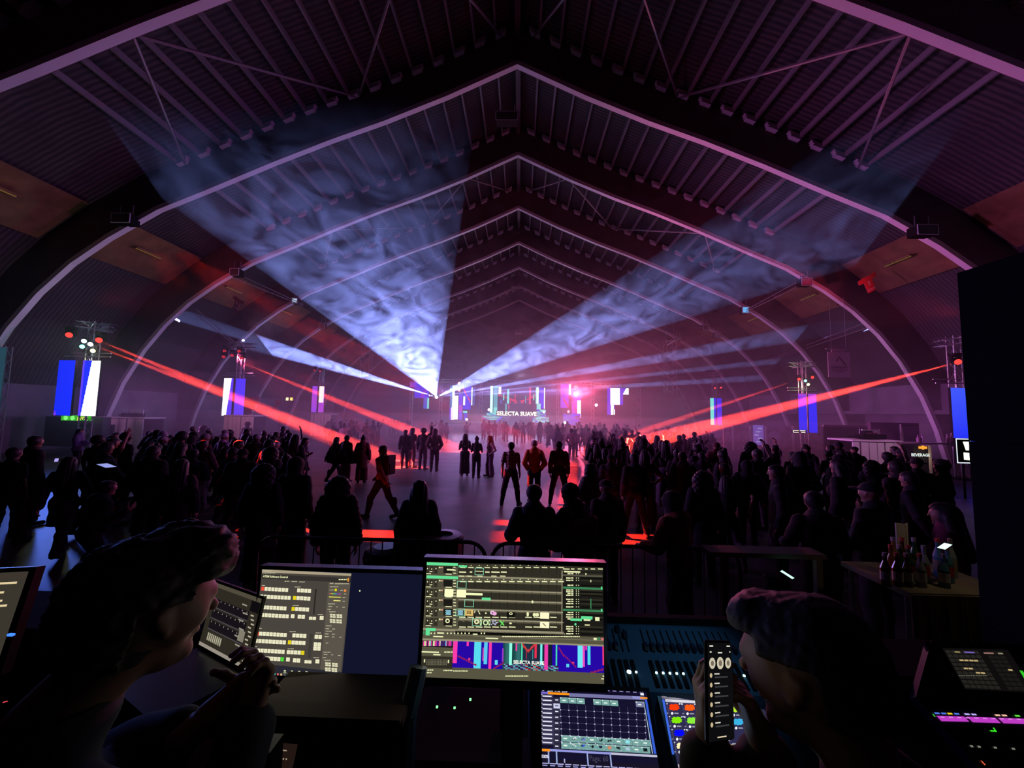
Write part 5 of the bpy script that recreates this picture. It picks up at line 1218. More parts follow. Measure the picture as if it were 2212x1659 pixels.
class UI:
    def __init__(s, cx, cy, cz, yaw, tilt, roll, W, H):
        yaw, tilt, roll = map(R, (yaw, tilt, roll))
        r = Vector((math.cos(yaw), math.sin(yaw), 0)); f = Vector((-math.sin(yaw), math.cos(yaw), 0)); u = Vector((0, 0, 1))*math.cos(tilt)+f*math.sin(tilt)
        s.r = r*math.cos(roll)+u*math.sin(roll); s.u = -r*math.sin(roll)+u*math.cos(roll); s.n = s.r.cross(s.u).normalized()
        s.c = Vector((cx, cy, cz)); s.W = W; s.H = H; s.tl = s.c-s.r*W/2+s.u*H/2; s.mb = MB(); s.z = None
        s.sx = W/(math.dist(s.px(0, 0), s.px(W, 0))); s.sy = H/(math.dist(s.px(0, 0), s.px(0, H)))
    def px(s, x, y):      # where a point of the screen shows in the picture; used only to read sizes off it
        p = s.tl+s.r*x-s.u*y; v = cam.matrix_world.inverted() @ p; return (1106+FPX*v.x/-v.z, 829.5-FPX*v.y/-v.z)
    def zoom(s, ox, oy, sc): s.z = (ox, oy, sc)
    def loc(s, zx, zy):
        d = ray(s.z[0]+zx/s.z[2], s.z[1]+zy/s.z[2]); o = Vector((0, 0, CAM_H)); t = (s.tl-o).dot(s.n)/d.dot(s.n); p = o+d*t-s.tl
        return p.dot(s.r), -p.dot(s.u)
    def pt(s, x, y, l=1): return s.tl+s.r*x-s.u*y+s.n*(.00025*l)
    def m(s, x, y, w, h, c, l=1):    # metres, clipped to the screen
        x0, y0, x1, y1 = max(x, 0), max(y, 0), min(x+w, s.W), min(y+h, s.H)
        if x1 <= x0 or y1 <= y0: return
        s.mb.quad(s.pt(x0, y1, l), s.pt(x1, y1, l), s.pt(x1, y0, l), s.pt(x0, y0, l), c)
    def b(s, zx, zy, w, h, c, l=1): x, y = s.loc(zx, zy); s.m(x, y, w/s.z[2]*s.sx, h/s.z[2]*s.sy, c, l)
    def poly(s, pts, c, l=1): s.mb.poly([s.pt(*s.loc(*p), l) for p in pts], c)
    def frame(s, zx, zy, w, h, c, t=5, l=3): s.b(zx, zy, w, t, c, l); s.b(zx, zy+h-t, w, t, c, l); s.b(zx, zy, t, h, c, l); s.b(zx+w-t, zy, t, h, c, l)
    def text(s, txt, zx, zy, size, m, parent, l=4, align='LEFT', bold=.0):
        me = text_mesh(txt, size, m, align=align, bold=bold); o = link('screen_lettering', me, parent); x, y = s.loc(zx, zy); o.matrix_world = frame_matrix(s.pt(x, y, l), s.r, s.u); return o
    def slab(s, name, parent, m, bez=.01, th=.03, dz=0, extra=(0, 0, 0, 0)):
        mb = MB(); a = s.pt(-bez-extra[0], -bez-extra[1], -2); b = s.pt(s.W+bez+extra[2], -bez-extra[1], -2); c = s.pt(s.W+bez+extra[2], s.H+bez+extra[3], -2); d = s.pt(-bez-extra[0], s.H+bez+extra[3], -2); k = -s.n*th
        mb.hexa([d+k, c+k, b+k, a+k, d, c, b, a]); return obj(name, mb, m, parent)
CREAM = srgb(238, 240, 185); OLV = srgb(88, 84, 66); OLD = srgb(48, 45, 36); BAR = srgb(150, 143, 118); GRN = srgb(100, 225, 150); GRD = srgb(60, 130, 85)
M_SCR = emit_attr('screen_picture', 1.0); M_TXT = emit('screen_text', CREAM, 1.1)
M_BEZ = mat('monitor_plastic', (.012, .012, .014), .3)
rz = random.Random(3)
def dashes(ui, x, y, w, h, c=CREAM, l=2, gap=.25):
    e = x+w
    while x < e:
        k = rz.uniform(.5, 1.6)*h*1.6; ui.b(x, y, min(k, e-x), h, c, l); x += k+h*gap*2

# main monitor
mon = thing('wide_monitor', 'wide monitor in the middle showing clip grids over a coloured stage preview', 'monitor', (-.009, 1.26, TZ))
ui = UI(-.009, 1.183, 1.888, .2, 4.8, -.3, .53, .315); ui.zoom(900, 1200, 5.267)
mon_l = mon.location
ui.m(0, 0, ui.W, ui.H, OLV, 0)
ui.b(60, 60, 2080, 60, OLD, 1)
# clip grid
for gy, gh in ((130, 95), (300, 75), (410, 78), (520, 78), (630, 80), (745, 80)):
    ui.b(475, gy, 1170, gh, OLD, 1); ui.b(475, gy+gh+2, 1170, 16, BAR, 1)
for k in range(13):
    x = 480+k*93
    for gy in (105, 265): ui.b(x, gy, 88, 44, srgb(86, 82, 66), 1); ui.b(x+42, gy+2, 10, 10, CREAM, 2); ui.b(x+14, gy+24, 62, 12, CREAM, 2)
    for gy in (130, 300, 410, 520, 630, 745): ui.b(x-4, gy, 3, 80, (.004, .004, .003), 2)
ui.b(478, 108, 96, 26, GRN, 3)
for x, w in ((484, 80), (605, 28), (780, 50), (850, 95), (960, 65)): ui.b(x, 180, w, 14, CREAM, 3)
for x in (480, 570, 690, 850, 950): ui.b(x, 228, 60, 9, CREAM, 3)
ui.frame(664, 138, 100, 80, srgb(150, 235, 190)); ui.b(672, 172, 84, 9, CREAM, 4)
# layer strips on the left
for gy in (75, 225): ui.b(115, gy, 358, 34, GRN, 3)
for k, gy in enumerate((115, 265, 375, 485, 595, 705)):
    ui.b(95, gy, 375, 100, srgb(82, 78, 62), 1)
    for j in range(3): ui.b(105+j*48, gy+5, 40, 90, OLD, 2); ui.b(120+j*48, gy+25+6*(j == 1), 10, 16, CREAM, 3)
    ui.b(150, gy+62, 30, 10, CREAM, 3); ui.b(105, gy+86, 60, 8, CREAM, 3); ui.b(255, gy+12, 18, 16, CREAM, 3); ui.b(280, gy+12, 18, 16, srgb(240, 170, 140), 3); ui.b(418, gy+12, 26, 10, CREAM, 3); ui.b(418, gy+45, 30, 10, CREAM, 3); ui.b(418, gy+80, 30, 10, CREAM, 3)
    ui.b(308, gy+10, 100, 78, (.012, .011, .009), 2); ui.b(330, gy+90, 70, 9, CREAM, 3)
ui.b(345, 150, 85, 18, CREAM, 4); ui.b(320, 378, 100, 88, srgb(255, 255, 200), 4); ui.b(458, 385, 106, 90, srgb(255, 255, 200), 4); ui.b(560, 422, 190, 26, srgb(245, 250, 190), 4)
ui.b(742, 476, 100, 30, GRN, 4); ui.b(78, 225, 7, 575, GRD, 3)
for a in ((462, 288, 106, 82), (546, 500, 106, 82), (446, 605, 104, 82), (634, 712, 104, 86)): ui.frame(*a, srgb(150, 235, 190))
for x, y in ((318, 610), (456, 612)):
    for k in range(5): ui.b(x+10+6*(k % 2), y+8+k*12, 64-10*(k % 2), 8, srgb(150, 215, 235), 4)
ui.b(552, 612, 92, 70, srgb(225, 190, 110), 3)
ui.poly([(660, 622), (668, 622), (664, 655), (655, 650)], CREAM, 4); ui.poly([(695, 625), (704, 625), (726, 665), (716, 668)], CREAM, 4)
def disc(cx, cy, rx, ry, c, l=4, n=14, rin=0):
    if rin:
        for k in range(n):
            t0, t1 = 2*math.pi*k/n, 2*math.pi*(k+1)/n
            ui.poly([(cx+rx*math.cos(t0), cy-ry*math.sin(t0)), (cx+rx*math.cos(t1), cy-ry*math.sin(t1)), (cx+rx*rin*math.cos(t1), cy-ry*rin*math.sin(t1)), (cx+rx*rin*math.cos(t0), cy-ry*rin*math.sin(t0))], c, l)
    else: ui.poly([(cx+rx*math.cos(2*math.pi*k/n), cy-ry*math.sin(2*math.pi*k/n)) for k in range(n)], c, l)
disc(862, 648, 26, 24, srgb(235, 200, 230)); disc(886, 658, 26, 22, srgb(240, 170, 220), 5); disc(862, 648, 10, 9, srgb(120, 60, 110), 6); disc(788, 654, 10, 9, CREAM); disc(1072, 660, 20, 16, CREAM, rin=.5); disc(1264, 666, 14, 26, CREAM); disc(1340, 672, 20, 20, CREAM); disc(1372, 672, 20, 20, CREAM, 5)
ui.b(1026, 640, 92, 62, (.006, .005, .004), 3)
for y in (645, 750): ui.b(1404, y, 102, 72, srgb(255, 250, 205), 4)
ui.poly([(1430, 770), (1440, 765), (1475, 800), (1465, 805)], srgb(120, 110, 90), 5)
disc(352, 742, 26, 26, CREAM, rin=.5); disc(683, 752, 28, 28, CREAM, rin=.45); disc(785, 762, 30, 32, srgb(210, 240, 180), rin=.6); disc(1068, 770, 16, 10, CREAM)
for x in (730, 826): disc(x, 760, 12, 36, srgb(210, 240, 180), rin=.5)
for k in range(14): ui.b(842+rz.uniform(0, 70), 728+rz.uniform(0, 60), 16, 10, srgb(190, 195, 225), 4)
for k in range(3): ui.poly([(935+k*6, 738+k*2), (948+k*6, 736+k*2), (1000, 790), (988, 796)], srgb(110, 230, 100), 4)
ui.poly([(990, 738), (1000, 742), (955, 800), (945, 796)], srgb(90, 210, 90), 4)
ui.poly([(475, 718), (480, 716), (545, 752), (540, 756)], srgb(120, 115, 100), 4); ui.poly([(570, 722), (575, 720), (625, 752), (620, 756)], srgb(120, 115, 100), 4)
for k in range(12):
    if k in (7,): continue
    ui.b(484+k*94, 696, 72, 9, CREAM, 3); ui.b(484+k*94, 806, 76, 11, CREAM, 3)
# transport rows
ui.b(60, 825, 1590, 22, BAR, 1); ui.b(440, 850, 1210, 40, (.004, .004, .003), 1); ui.b(105, 822, 110, 32, GRN, 3); ui.b(105, 850, 46, 56, GRN, 3); ui.b(72, 860, 26, 30, GRD, 3)
for x in (160, 198, 345, 385, 425, 465, 505, 545, 590, 730, 765): ui.b(x, 875, 14, 18, CREAM, 3)
ui.b(235, 872, 76, 16, CREAM, 3); ui.b(640, 886, 52, 14, CREAM, 3); ui.b(190, 912, 110, 14, CREAM, 3); ui.b(785, 932, 140, 14, CREAM, 3); ui.b(425, 905, 1700, 3, BAR, 2); dashes(ui, 975, 915, 880, 10); ui.b(55, 940, 2070, 22, BAR, 1); ui.b(2012, 935, 36, 24, CREAM, 3); ui.b(2054, 930, 32, 30, GRD, 3); ui.b(2095, 935, 32, 28, srgb(200, 110, 110), 3)
# right properties column
ui.b(1662, 110, 460, 810, srgb(30, 28, 24), 1); ui.b(1650, 170, 10, 730, BAR, 2)
for x, w in ((1665, 75), (1755, 40), (1832, 44), (1915, 30), (1980, 50), (2062, 56)): ui.b(x, 146, w, 12, CREAM, 3)
ui.b(1675, 172, 185, 18, CREAM, 3); ui.b(1660, 212, 450, 20, srgb(90, 86, 70), 2)
for i, y in enumerate((198, 248, 274, 330, 384, 404, 424, 444, 490, 514, 538, 576, 640, 664, 690, 712, 800, 826, 852, 880)):
    x = 1700 if i % 3 else 1716; ui.b(x, y, 1750-x, 14, CREAM, 3); ui.b(1758, y, 24, 14, CREAM, 3); ui.b(1812, y+2, 9, 11, CREAM, 3); ui.b(1838, y+2, 9, 11, CREAM, 3)
    ui.b(1865, y, 245, 18, (.005, .005, .004) if i % 2 else srgb(48, 45, 36), 2)
for y in (352, 604): ui.b(1664, y, 448, 24, GRD, 4); ui.b(2095, y, 16, 30, GRN, 5)
ui.b(1975, 490, 12, 115, GRD, 4); ui.b(1976, 276, 10, 26, CREAM, 4); ui.b(1918, 200, 14, 18, CREAM, 4); ui.b(1750, 712, 125, 28, GRN, 5); ui.b(1870, 686, 126, 36, GRN, 5); disc(1806, 780, 12, 14, GRN, 5); ui.b(1900, 715, 75, 26, CREAM, 4); ui.b(2030, 700, 48, 42, CREAM, 4); ui.b(1912, 782, 56, 12, CREAM, 4)
disc(1318, 525, 11, 17, CREAM, 6)
# preview panorama
X0p, Y0p, WP, HP = 420, 972, 1712, 292
NAVY = srgb(38, 8, 165)
def pano(u, v):
    base = NAVY if (u < .33 or u > .66) else lerp3(srgb(30, 50, 70), srgb(18, 18, 36), abs(u-.5)*5)
    if .33 < u < .45: base = lerp3(srgb(20, 70, 70), srgb(50, 110, 110), .5+.5*math.sin(u*90))
    if v > .8 and .34 < u < .7:
        k = math.sin(int(v*40)*5.1+int(u*60)*2.3); base = srgb(90, 170, 170) if k > .3 else (srgb(30, 30, 60) if k > -.5 else srgb(190, 40, 50) if .48 < u < .58 else srgb(90, 50, 120))
    for c, w_, y0, y1, col in ((.013, .014, 0, .85, LP_), (.095, .008, 0, .18, LP_), (.165, .024, 0, 1, srgb(90, 220, 240)), (.217, .010, 0, .85, srgb(90, 200, 240)), (.2, .005, .2, .7, srgb(200, 60, 170)), (.247, .011, 0, 1, LP_), (.333, .004, .2, .7, srgb(160, 60, 200)),
        (.382, .009, 0, .85, srgb(150, 255, 230)), (.42, .005, 0, .3, LP_), (.457, .006, 0, .7, srgb(80, 230, 180)), (.487, .003, .2, .6, srgb(190, 40, 60)), (.532, .003, .2, .6, srgb(70, 160, 160)), (.55, .006, 0, .55, srgb(235, 50, 80)), (.587, .008, 0, .8, srgb(120, 240, 240)), (.62, .011, 0, .95, srgb(240, 60, 170)),
        (.687, .006, 0, .8, srgb(70, 230, 180)), (.845, .016, 0, .85, srgb(110, 230, 250)), (.867, .006, 0, .8, srgb(240, 80, 190)), (.885, .005, 0, .15, LP_), (.9, .009, 0, .7, srgb(80, 220, 235)), (.995, .006, 0, .7, srgb(250, 60, 120)), (.29, .009, .65, .82, srgb(100, 220, 240)), (.763, .01, .7, .85, srgb(90, 210, 235)), (.11, .008, .62, .72, srgb(230, 60, 130)), (.797, .005, .62, .7, srgb(230, 60, 120))):
        if abs(u-c) < w_ and y0 <= v <= y1: base = col
    for a, b_, x0, x1 in ((.55, 2.6, .03, .16), (1.0, -3.6, .27, .34), (.1, 9, .70, .74), (1.05, -1.8, .89, 1.0), (.4, 5.5, .74, .82)):
        if x0 < u < x1 and abs(v-(a+b_*(u-x0))) < .03: base = srgb(150, 30, 90)
    if .46 < u < .55 and abs(v-(.28-abs(u-.5)*6)) < .05: base = srgb(200, 60, 60)
    return base
nx_, ny_ = 214, 24
x_, y_ = ui.loc(X0p, Y0p); wpm, hpm = min(WP/5.267*ui.sx, ui.W-x_), HP/5.267*ui.sy
for i in range(nx_):
    for j in range(ny_): ui.m(x_+wpm*i/nx_, y_+hpm*j/ny_, wpm/nx_, hpm/ny_, pano((i+.5)/nx_, (j+.5)/ny_), 3)
ui.b(72, 966, 335, 70, (.01, .01, .012), 1)
for k in range(30): ui.b(78+k*11, 970, 8, 56, rz.choice([LP_, srgb(120, 220, 240), (.02, .02, .06), CREAM, srgb(90, 40, 160)]), 3)
ui.b(55, 1085, 195, 16, CREAM, 3); dashes(ui, 315, 1090, 95, 14); ui.b(190, 1118, 80, 14, CREAM, 3); ui.b(55, 1140, 350, 130, OLD, 1); ui.b(84, 1178, 14, 36, CREAM, 3); ui.b(356, 1185, 14, 36, CREAM, 3)
for k in range(14):
    for j in range(5): ui.b(112+k*17, 1182+j*14, 9, 6, srgb(150, 145, 120), 3)
for x, y, w in ((40, 1295, 150), (305, 1300, 100), (415, 1306, 165), (35, 1325, 140), (1010, 1364, 260), (2115, 1365, 20), (2100, 1395, 30)): dashes(ui, x, y, w, 12)
ui.slab('housing', mon, M_BEZ, .011, .035, extra=(0, .002, 0, .012))
p_ = obj('screen', ui.mb, M_SCR, mon)
t_ = ui.text('SELECTA SUAVE', 1275, 1217, .0125, emit('preview_letters', (1, .98, .85), 1.2), mon, 6, 'CENTER', .0003)
ui.text('SIS', 596, 645, .012, emit('dark_letters', (.02, .015, .01), 1), mon, 6, 'CENTER', .0003)
q = MB(); q.box((-.01, 1.27, 1.62), (.07, .03, .42)); q.box((-.01, 1.27, TZ+.01), (.26, .2, .02)); obj('stand', q, M_BEZ, mon)
MON_FIX = [mon]

# second monitor, left: switcher software beside an empty dark blue desktop
mon2 = thing('wide_monitor', 'wide monitor on the left showing rows of cream software buttons and an empty blue desktop', 'monitor', (-.548, 1.30, TZ))
ui = UI(-.548, 1.223, 1.842, -4.6, 5.5, 1.7, .53, .30); ui.zoom(540, 1220, 6.6375)
ui.m(0, 0, ui.W, ui.H, srgb(17, 20, 42), 0)
G = srgb(74, 68, 62)
ui.poly([(175, 65), (1455, 125), (1320, 1540), (20, 1400), (40, 1300)], G, 1)
ui.poly([(20, 1400), (1320, 1540), (1310, 1640), (150, 1560)], srgb(40, 40, 50), 1)
ui.poly([(175, 65), (1455, 125), (1452, 160), (175, 108)], srgb(170, 158, 132), 2); ui.poly([(172, 135), (1448, 190), (1445, 255), (168, 200)], srgb(52, 48, 46), 2)
ui.poly([(1130, 245), (1440, 262), (1300, 1530), (1010, 1500)], srgb(90, 84, 74), 2)
def row(x, y, n, w, h=55, cols=None, sl=.052):
    for k in range(n):
        ui.b(x+k*w+2, y+k*w*sl*1, w-6, h, (cols or {}).get(k, srgb(240, 236, 200)), 4); ui.b(x+k*w+w*.3, y+k*w*sl+h*.45, w*.35, 4, srgb(120, 115, 95), 5)
RD, GN, YL = srgb(240, 80, 55), srgb(70, 225, 50), srgb(235, 215, 20)
row(165, 315, 8, 49, cols={0: RD}); row(680, 338, 4, 51); row(152, 425, 9, 49); row(620, 446, 5, 51, cols={0: YL}); row(140, 578, 8, 49, cols={0: GN}); row(600, 602, 5, 51, cols={0: YL}); row(115, 688, 9, 50); row(590, 706, 1, 58); row(688, 714, 2, 54); row(850, 742, 2, 52, 42); row(1003, 730, 1, 60)
row(86, 955, 9, 50, cols={0: RD}); row(612, 982, 4, 51); row(73, 1060, 9, 50); row(548, 1080, 5, 51, cols={0: YL}); row(55, 1195, 9, 50); row(532, 1220, 5, 51, cols={4: YL}); row(44, 1302, 9, 50, cols={8: GN}); row(522, 1325, 1, 58); row(620, 1338, 2, 54); row(785, 1365, 2, 52, 42); row(942, 1352, 1, 60)
row(930, 1000, 2, 54); row(918, 1108, 2, 54); row(912, 1168, 2, 54)
for x, y in ((1150, 700), (1245, 705), (1148, 775), (1240, 780), (1082, 1395), (1180, 1402), (1080, 1468), (1172, 1476)):
    for a, b in ((0, 0), (42, 3), (2, 30), (44, 33)): ui.b(x+a, y+b, 36, 24, srgb(225, 220, 185), 4)
for x, y, w in ((185, 82, 130), (178, 112, 200), (500, 230, 70), (600, 235, 80), (710, 240, 80), (175, 290, 45), (640, 312, 90), (615, 577, 90), (975, 705, 80), (95, 905, 80), (570, 952, 90), (545, 1198, 90), (70, 1168, 40), (945, 970, 80), (1150, 262, 50), (1220, 266, 200), (1148, 310, 120), (1145, 355, 60), (1300, 362, 40), (1125, 555, 100), (1130, 592, 50), (1240, 598, 24), (1325, 602, 40), (1115, 632, 50), (1140, 668, 90), (1090, 870, 80), (1088, 910, 50), (1185, 914, 36), (1090, 945, 90), (1080, 985, 50), (1180, 988, 36), (1075, 1022, 60), (1178, 1028, 36), (1285, 1032, 30), (1090, 1115, 36), (1055, 1245, 105), (1062, 1280, 50), (1172, 1284, 24), (1265, 1292, 36), (1045, 1325, 50), (1070, 1362, 90), (912, 1325, 80), (1350, 412, 30), (1330, 465, 40), (1330, 516, 36)):
    dashes(ui, x, y, w, 9, srgb(215, 208, 178), 4)
for i in range(10):
    hcol = [(1, .1, .1), (1, .5, .1), (1, 1, .1), (.3, 1, .1), (.1, .9, .4), (.1, .7, .9), (.1, .2, 1), (.3, .1, 1), (.7, .1, .9), (1, .1, .5)][i]; ui.b(1140+i*16.5, 405+i*.8, 17, 12, tuple(c*.7 for c in hcol), 4)
ui.b(1135, 452, 170, 14, srgb(215, 210, 90), 4); ui.b(1200, 504, 100, 14, srgb(235, 225, 130), 4); ui.b(1218, 342, 30, 34, YL, 4); ui.b(1352, 352, 30, 32, srgb(250, 140, 60), 4); ui.b(1404, 188, 20, 52, srgb(240, 150, 50), 4); dashes(ui, 1275, 202, 120, 16, CREAM, 4)
ui.poly([(935, 345), (960, 348), (925, 715), (905, 712)], srgb(44, 41, 38), 3); ui.poly([(860, 985), (905, 990), (870, 1340), (830, 1335)], srgb(62, 58, 54), 3)
for k, c in enumerate((srgb(90, 120, 150), srgb(200, 200, 170), srgb(90, 190, 150), srgb(220, 100, 90), srgb(220, 190, 130), srgb(90, 90, 90), srgb(200, 190, 160))): ui.b(248+k*48, 1548+k*2, 26, 26, c, 5)
for x in (490, 592, 696, 800): ui.b(x, 1508+(x-490)*.05, 28, 18, CREAM, 5); ui.b(x-6, 1540+(x-490)*.05, 42, 8, CREAM, 5)
ui.b(1570, 360, 16, 22, CREAM, 5)
ui.slab('housing', mon2, M_BEZ, .012, .035, extra=(0, 0, 0, .008)); obj('screen', ui.mb, M_SCR, mon2)
ui.text('ATEM Software Control', 190, 165, .0085, M_TXT, mon2, 5, 'LEFT', .0002)
q = MB(); q.box((-.55, 1.30, 1.60), (.07, .03, .38)); q.box((-.55, 1.30, TZ+.01), (.26, .2, .02)); obj('stand', q, M_BEZ, mon2)

# tilted laptop between operator and monitor
lt = thing('laptop', 'laptop standing askew left of the monitors with a dim mixer screen', 'laptop', (-.937, 1.20, TZ))
ui = UI(-.937, 1.292, 1.80, -29.6, 12.5, 3.6, .30, .19); ui.zoom(0, 1100, 2.968)
ui.m(0, 0, ui.W, ui.H, srgb(46, 42, 34), 0)
for k in range(3): ui.m(.03, .045+k*.032, .22, .024, srgb(22, 18, 24), 1); [ui.m(.04+j*.028, .047+k*.032, .003, .004, srgb(170, 165, 150), 2) for j in range(8)]; ui.m(.03, .070+k*.032, .22, .002, srgb(80, 78, 90), 2)
for k in range(8): ui.m(.04+k*.012, .145, .008, .022, srgb(170, 165, 140), 2)
for k in range(6): ui.m(.2+.015*(k % 2), .03+k*.022, .03, .004, srgb(150, 145, 130), 3)
ui.m(.22, .1, .035, .03, srgb(130, 125, 108), 3); ui.m(0, 0, ui.W, .012, srgb(80, 74, 60), 2); ui.m(0, .180, ui.W, .01, srgb(150, 142, 130), 2); ui.m(.25, .012, .05, .03, srgb(14, 12, 14), 3)
for k in range(12): ui.m(.262+.006*(k % 3), .05+k*.011, .018, .004, srgb(180, 172, 150), 3)
ui.slab('lid', lt, M_BEZ, .008, .008); obj('screen', ui.mb, M_SCR, lt)
q = MB(); b0 = ui.pt(-.008, ui.H+.012, -2); f_ = -Vector((-ui.r.y, ui.r.x, 0)).normalized()*.21; b1 = b0+ui.r*(ui.W+.016)
q.hexa([b0+f_+Vector((0, 0, -.012)), b1+f_+Vector((0, 0, -.012)), b1+Vector((0, 0, -.012)), b0+Vector((0, 0, -.012)), b0+f_, b1+f_, b1, b0]); obj('keyboard_base', q, M_BEZ, lt)
q = MB(); m_ = (b0+b1)/2+f_*.5; q.box((m_.x, m_.y, (TZ+m_.z-.014)/2), (.22, .16, m_.z-.014-TZ)); tag(obj('equipment_box', q, M_BLACK), 'black box under the askew laptop', 'box')

# monitor cut by the left edge
m3 = thing('wide_monitor', 'monitor cut by the left edge of the picture, olive side bar with a blue tab', 'monitor', (-2.067*.8, 1.346*.8, 1.2))
ui = UI(-2.067*.8, 1.346*.8, CAM_H+(1.734-CAM_H)*.8, 13, 14.7, -.3, .424, .24); ui.zoom(0, 1200, 4.15)
ui.m(0, 0, ui.W, ui.H, srgb(24, 20, 26), 0); ui.m(0, 0, ui.W, .020, srgb(62, 54, 46), 1); ui.m(.32, 0, .104, ui.H, srgb(58, 54, 46), 1); ui.m(.1, .023, .225, .008, srgb(40, 90, 255), 2)
for x, y, w in ((.335, .026, .07), (.352, .050, .03), (.345, .072, .04), (.33, .085, .07), (.345, .122, .04), (.38, .155, .012), (.37, .2, .02), (.33, .225, .04)): ui.m(x, y, w, .0055, srgb(225, 205, 160), 2)
ui.slab('housing', m3, M_BEZ, .012, .03, extra=(0, 0, .004, .01)); obj('screen', ui.mb, M_SCR, m3)
q = MB(); q.box((-2.067*.8, 1.346*.8+.06, 1.55), (.06, .03, .5)); q.box((-2.067*.8, 1.346*.8+.06, 1.21), (.24, .2, .02)); obj('stand', q, M_BEZ, m3)
table(-2.7, -1.78, .7, 1.5, 1.2, 'low black table under the monitor at the left edge', name='side_table')
for px, py, w, c, nm in ((24, 1371, .014, (.05, .2, 1.0), 'blue'),):
    q = MB(); p = at(px, py, .98); q.box(p, (w, .006, .005)); tag(obj('indicator', q, emit('blue_led', c, 1.5)), 'tiny blue indicator light under the monitor at the left edge', 'indicator light')
q = MB(); p = at(10, 1521, .8)
for k in range(16):
    a0, a1 = 2*math.pi*k/16, 2*math.pi*(k+1)/16; q.tube((p.x+.009*math.cos(a0), p.y, p.z+.0045*math.sin(a0)+.003*math.cos(a0)), (p.x+.009*math.cos(a1), p.y, p.z+.0045*math.sin(a1)+.003*math.cos(a1)), .0007, 4)
tag(obj('ring_light', q, emit('red_ring', (1, .06, .1), 1.5)), 'small red ring of light at the left edge', 'indicator light')

# low laptops at the bottom edge
l2 = thing('laptop', 'open laptop at the bottom edge repeating the clip grid screen', 'laptop', (-.39, 1.02, TZ))
ui = UI(-.417, 1.078, 1.514, 1.6, 12, -1.7, .264, .168); ui.zoom(480, 1560, 5.267)
ui.m(0, 0, ui.W, ui.H, srgb(40, 38, 33), 0); ui.m(.004, .002, .045, .006, GRN, 2); ui.m(.002, .029, .045, .006, GRN, 2)
for rr in range(3):
    y0 = .010+.028*rr
    for k in range(12): ui.m(.052+k*.0125, y0-.004, .0085, .003, CREAM, 2); ui.m(.055+k*.0125, y0-.008, .003, .002, CREAM, 2)
    ui.m(.052, y0+.001, .15, .013, srgb(20, 18, 16), 1)
    for k in range(4): ui.m(.003+k*.009, y0, .004, .005, CREAM, 2)
    for k in range(6): ui.m(.055+k*.014, y0+.006, .009*(1 if k != 1 else .4), .003, CREAM, 3)
ui.m(.082, .008, .013, .016, srgb(190, 240, 200), 3); ui.m(.084, .010, .009, .012, (.01, .01, .01), 4); ui.m(.205, 0, .055, .06, srgb(48, 46, 40), 2)
for k in range(9): ui.m(.208, .002+k*.006, rz.uniform(.01, .026), .003, CREAM, 3)
ui.slab('lid', l2, M_BEZ, .008, .008); obj('screen', ui.mb, M_SCR, l2)
q = MB(); q.box((-.417, .97, TZ+.012), (.29, .2, .022)); obj('keyboard_base', q, M_BEZ, l2)
l3 = thing('tablet', 'dim brown tablet screen at the bottom edge left of the low laptop', 'tablet', (-.56, .98, TZ))
ui = UI(*at(594, 1650, .96), 0, 20, -2, .085, .09, .0+.0) if False else UI(at(594, 1655, .96).x, .96, at(594, 1655, .96).z, 0, 20, -2, .085, .085)
ui.m(0, 0, ui.W, ui.H, srgb(34, 22, 18), 0)
for x, y, w in ((.012, .012, .05), (.008, .018, .01), (.024, .020, .02)): ui.m(x, y, w, .0022, srgb(170, 150, 130), 1)
for k in range(7): ui.m(.022+k*.007, .027, .003, .003, srgb(170, 150, 130), 1)
ui.slab('case', l3, M_BEZ, .006, .008); obj('screen', ui.mb, M_SCR, l3)
q = MB(); c_ = ui.pt(.04, .085, -6); q.box((c_.x, c_.y+.01, (c_.z+TZ)/2), (.07, .02, c_.z-TZ)); obj('stand', q, M_BEZ, l3)
l4 = thing('phone', 'small white lit screen corner low on the left', 'phone', at(553, 1585, .9))
q = MB(); q.poly([(-.012, 0, .011), (.010, 0, .011), (.009, 0, -.014)][::-1]); obj('screen', q, emit('white_screen', (.55, .6, .7), 1), l4); q = MB(); q.box((0, .006, -.01), (.05, .006, .05)); obj('case', q, M_BEZ, l4)
l4_st = MB(); a4 = at(553, 1585, .9); l4_st.box((a4.x, .915, (TZ+a4.z-.03)/2), (.08, .05, a4.z-.03-TZ)); tag(obj('phone_dock', l4_st, M_BEZ), 'black dock holding the small white lit screen', 'dock')
# cloth edge of the shelf under the monitors
q = MB(); a = at(545, 1532, 1.02); b = at(870, 1545, 1.02); q.beam(a, b, .05, .012); q.box(((a.x+b.x)/2, 1.10, (a.z+b.z)/2-.02), (b.x-a.x, .16, .02)); q.box(((a.x+b.x)/2, 1.12, (TZ+a.z-.03)/2), (b.x-a.x-.05, .1, a.z-.04-TZ)); tag(obj('monitor_shelf', q, mat('brown_edge', (.03, .010, .007), .7)), 'brown edged shelf beneath the left wide monitor', 'shelf')
for px, py, c, nm in ((944, 1527, (.2, 1, .3), 'left'), (982, 1529, (.2, 1, .3), 'middle'), (1016, 1511, (.3, 1, .4), 'upper right')):
    pass
sw = thing('network_switch', 'dark rack box under the wide monitor with three green lights', 'rack box', (at(980, 1530, 1.1).x, 1.14, TZ))
q = MB(); q.box((0, 0, .09), (.26, .1, .17)); obj('case', q, M_BLACK, sw)
q = MB()
for px, py in ((944, 1527), (982, 1529), (1016, 1511)): p = at(px, py, 1.085); q.box((p.x-sw.location.x, p.y-1.14, p.z-TZ), (.005, .004, .004))
obj('indicator', q, emit('green_led', (.2, 1, .3), 2), sw)
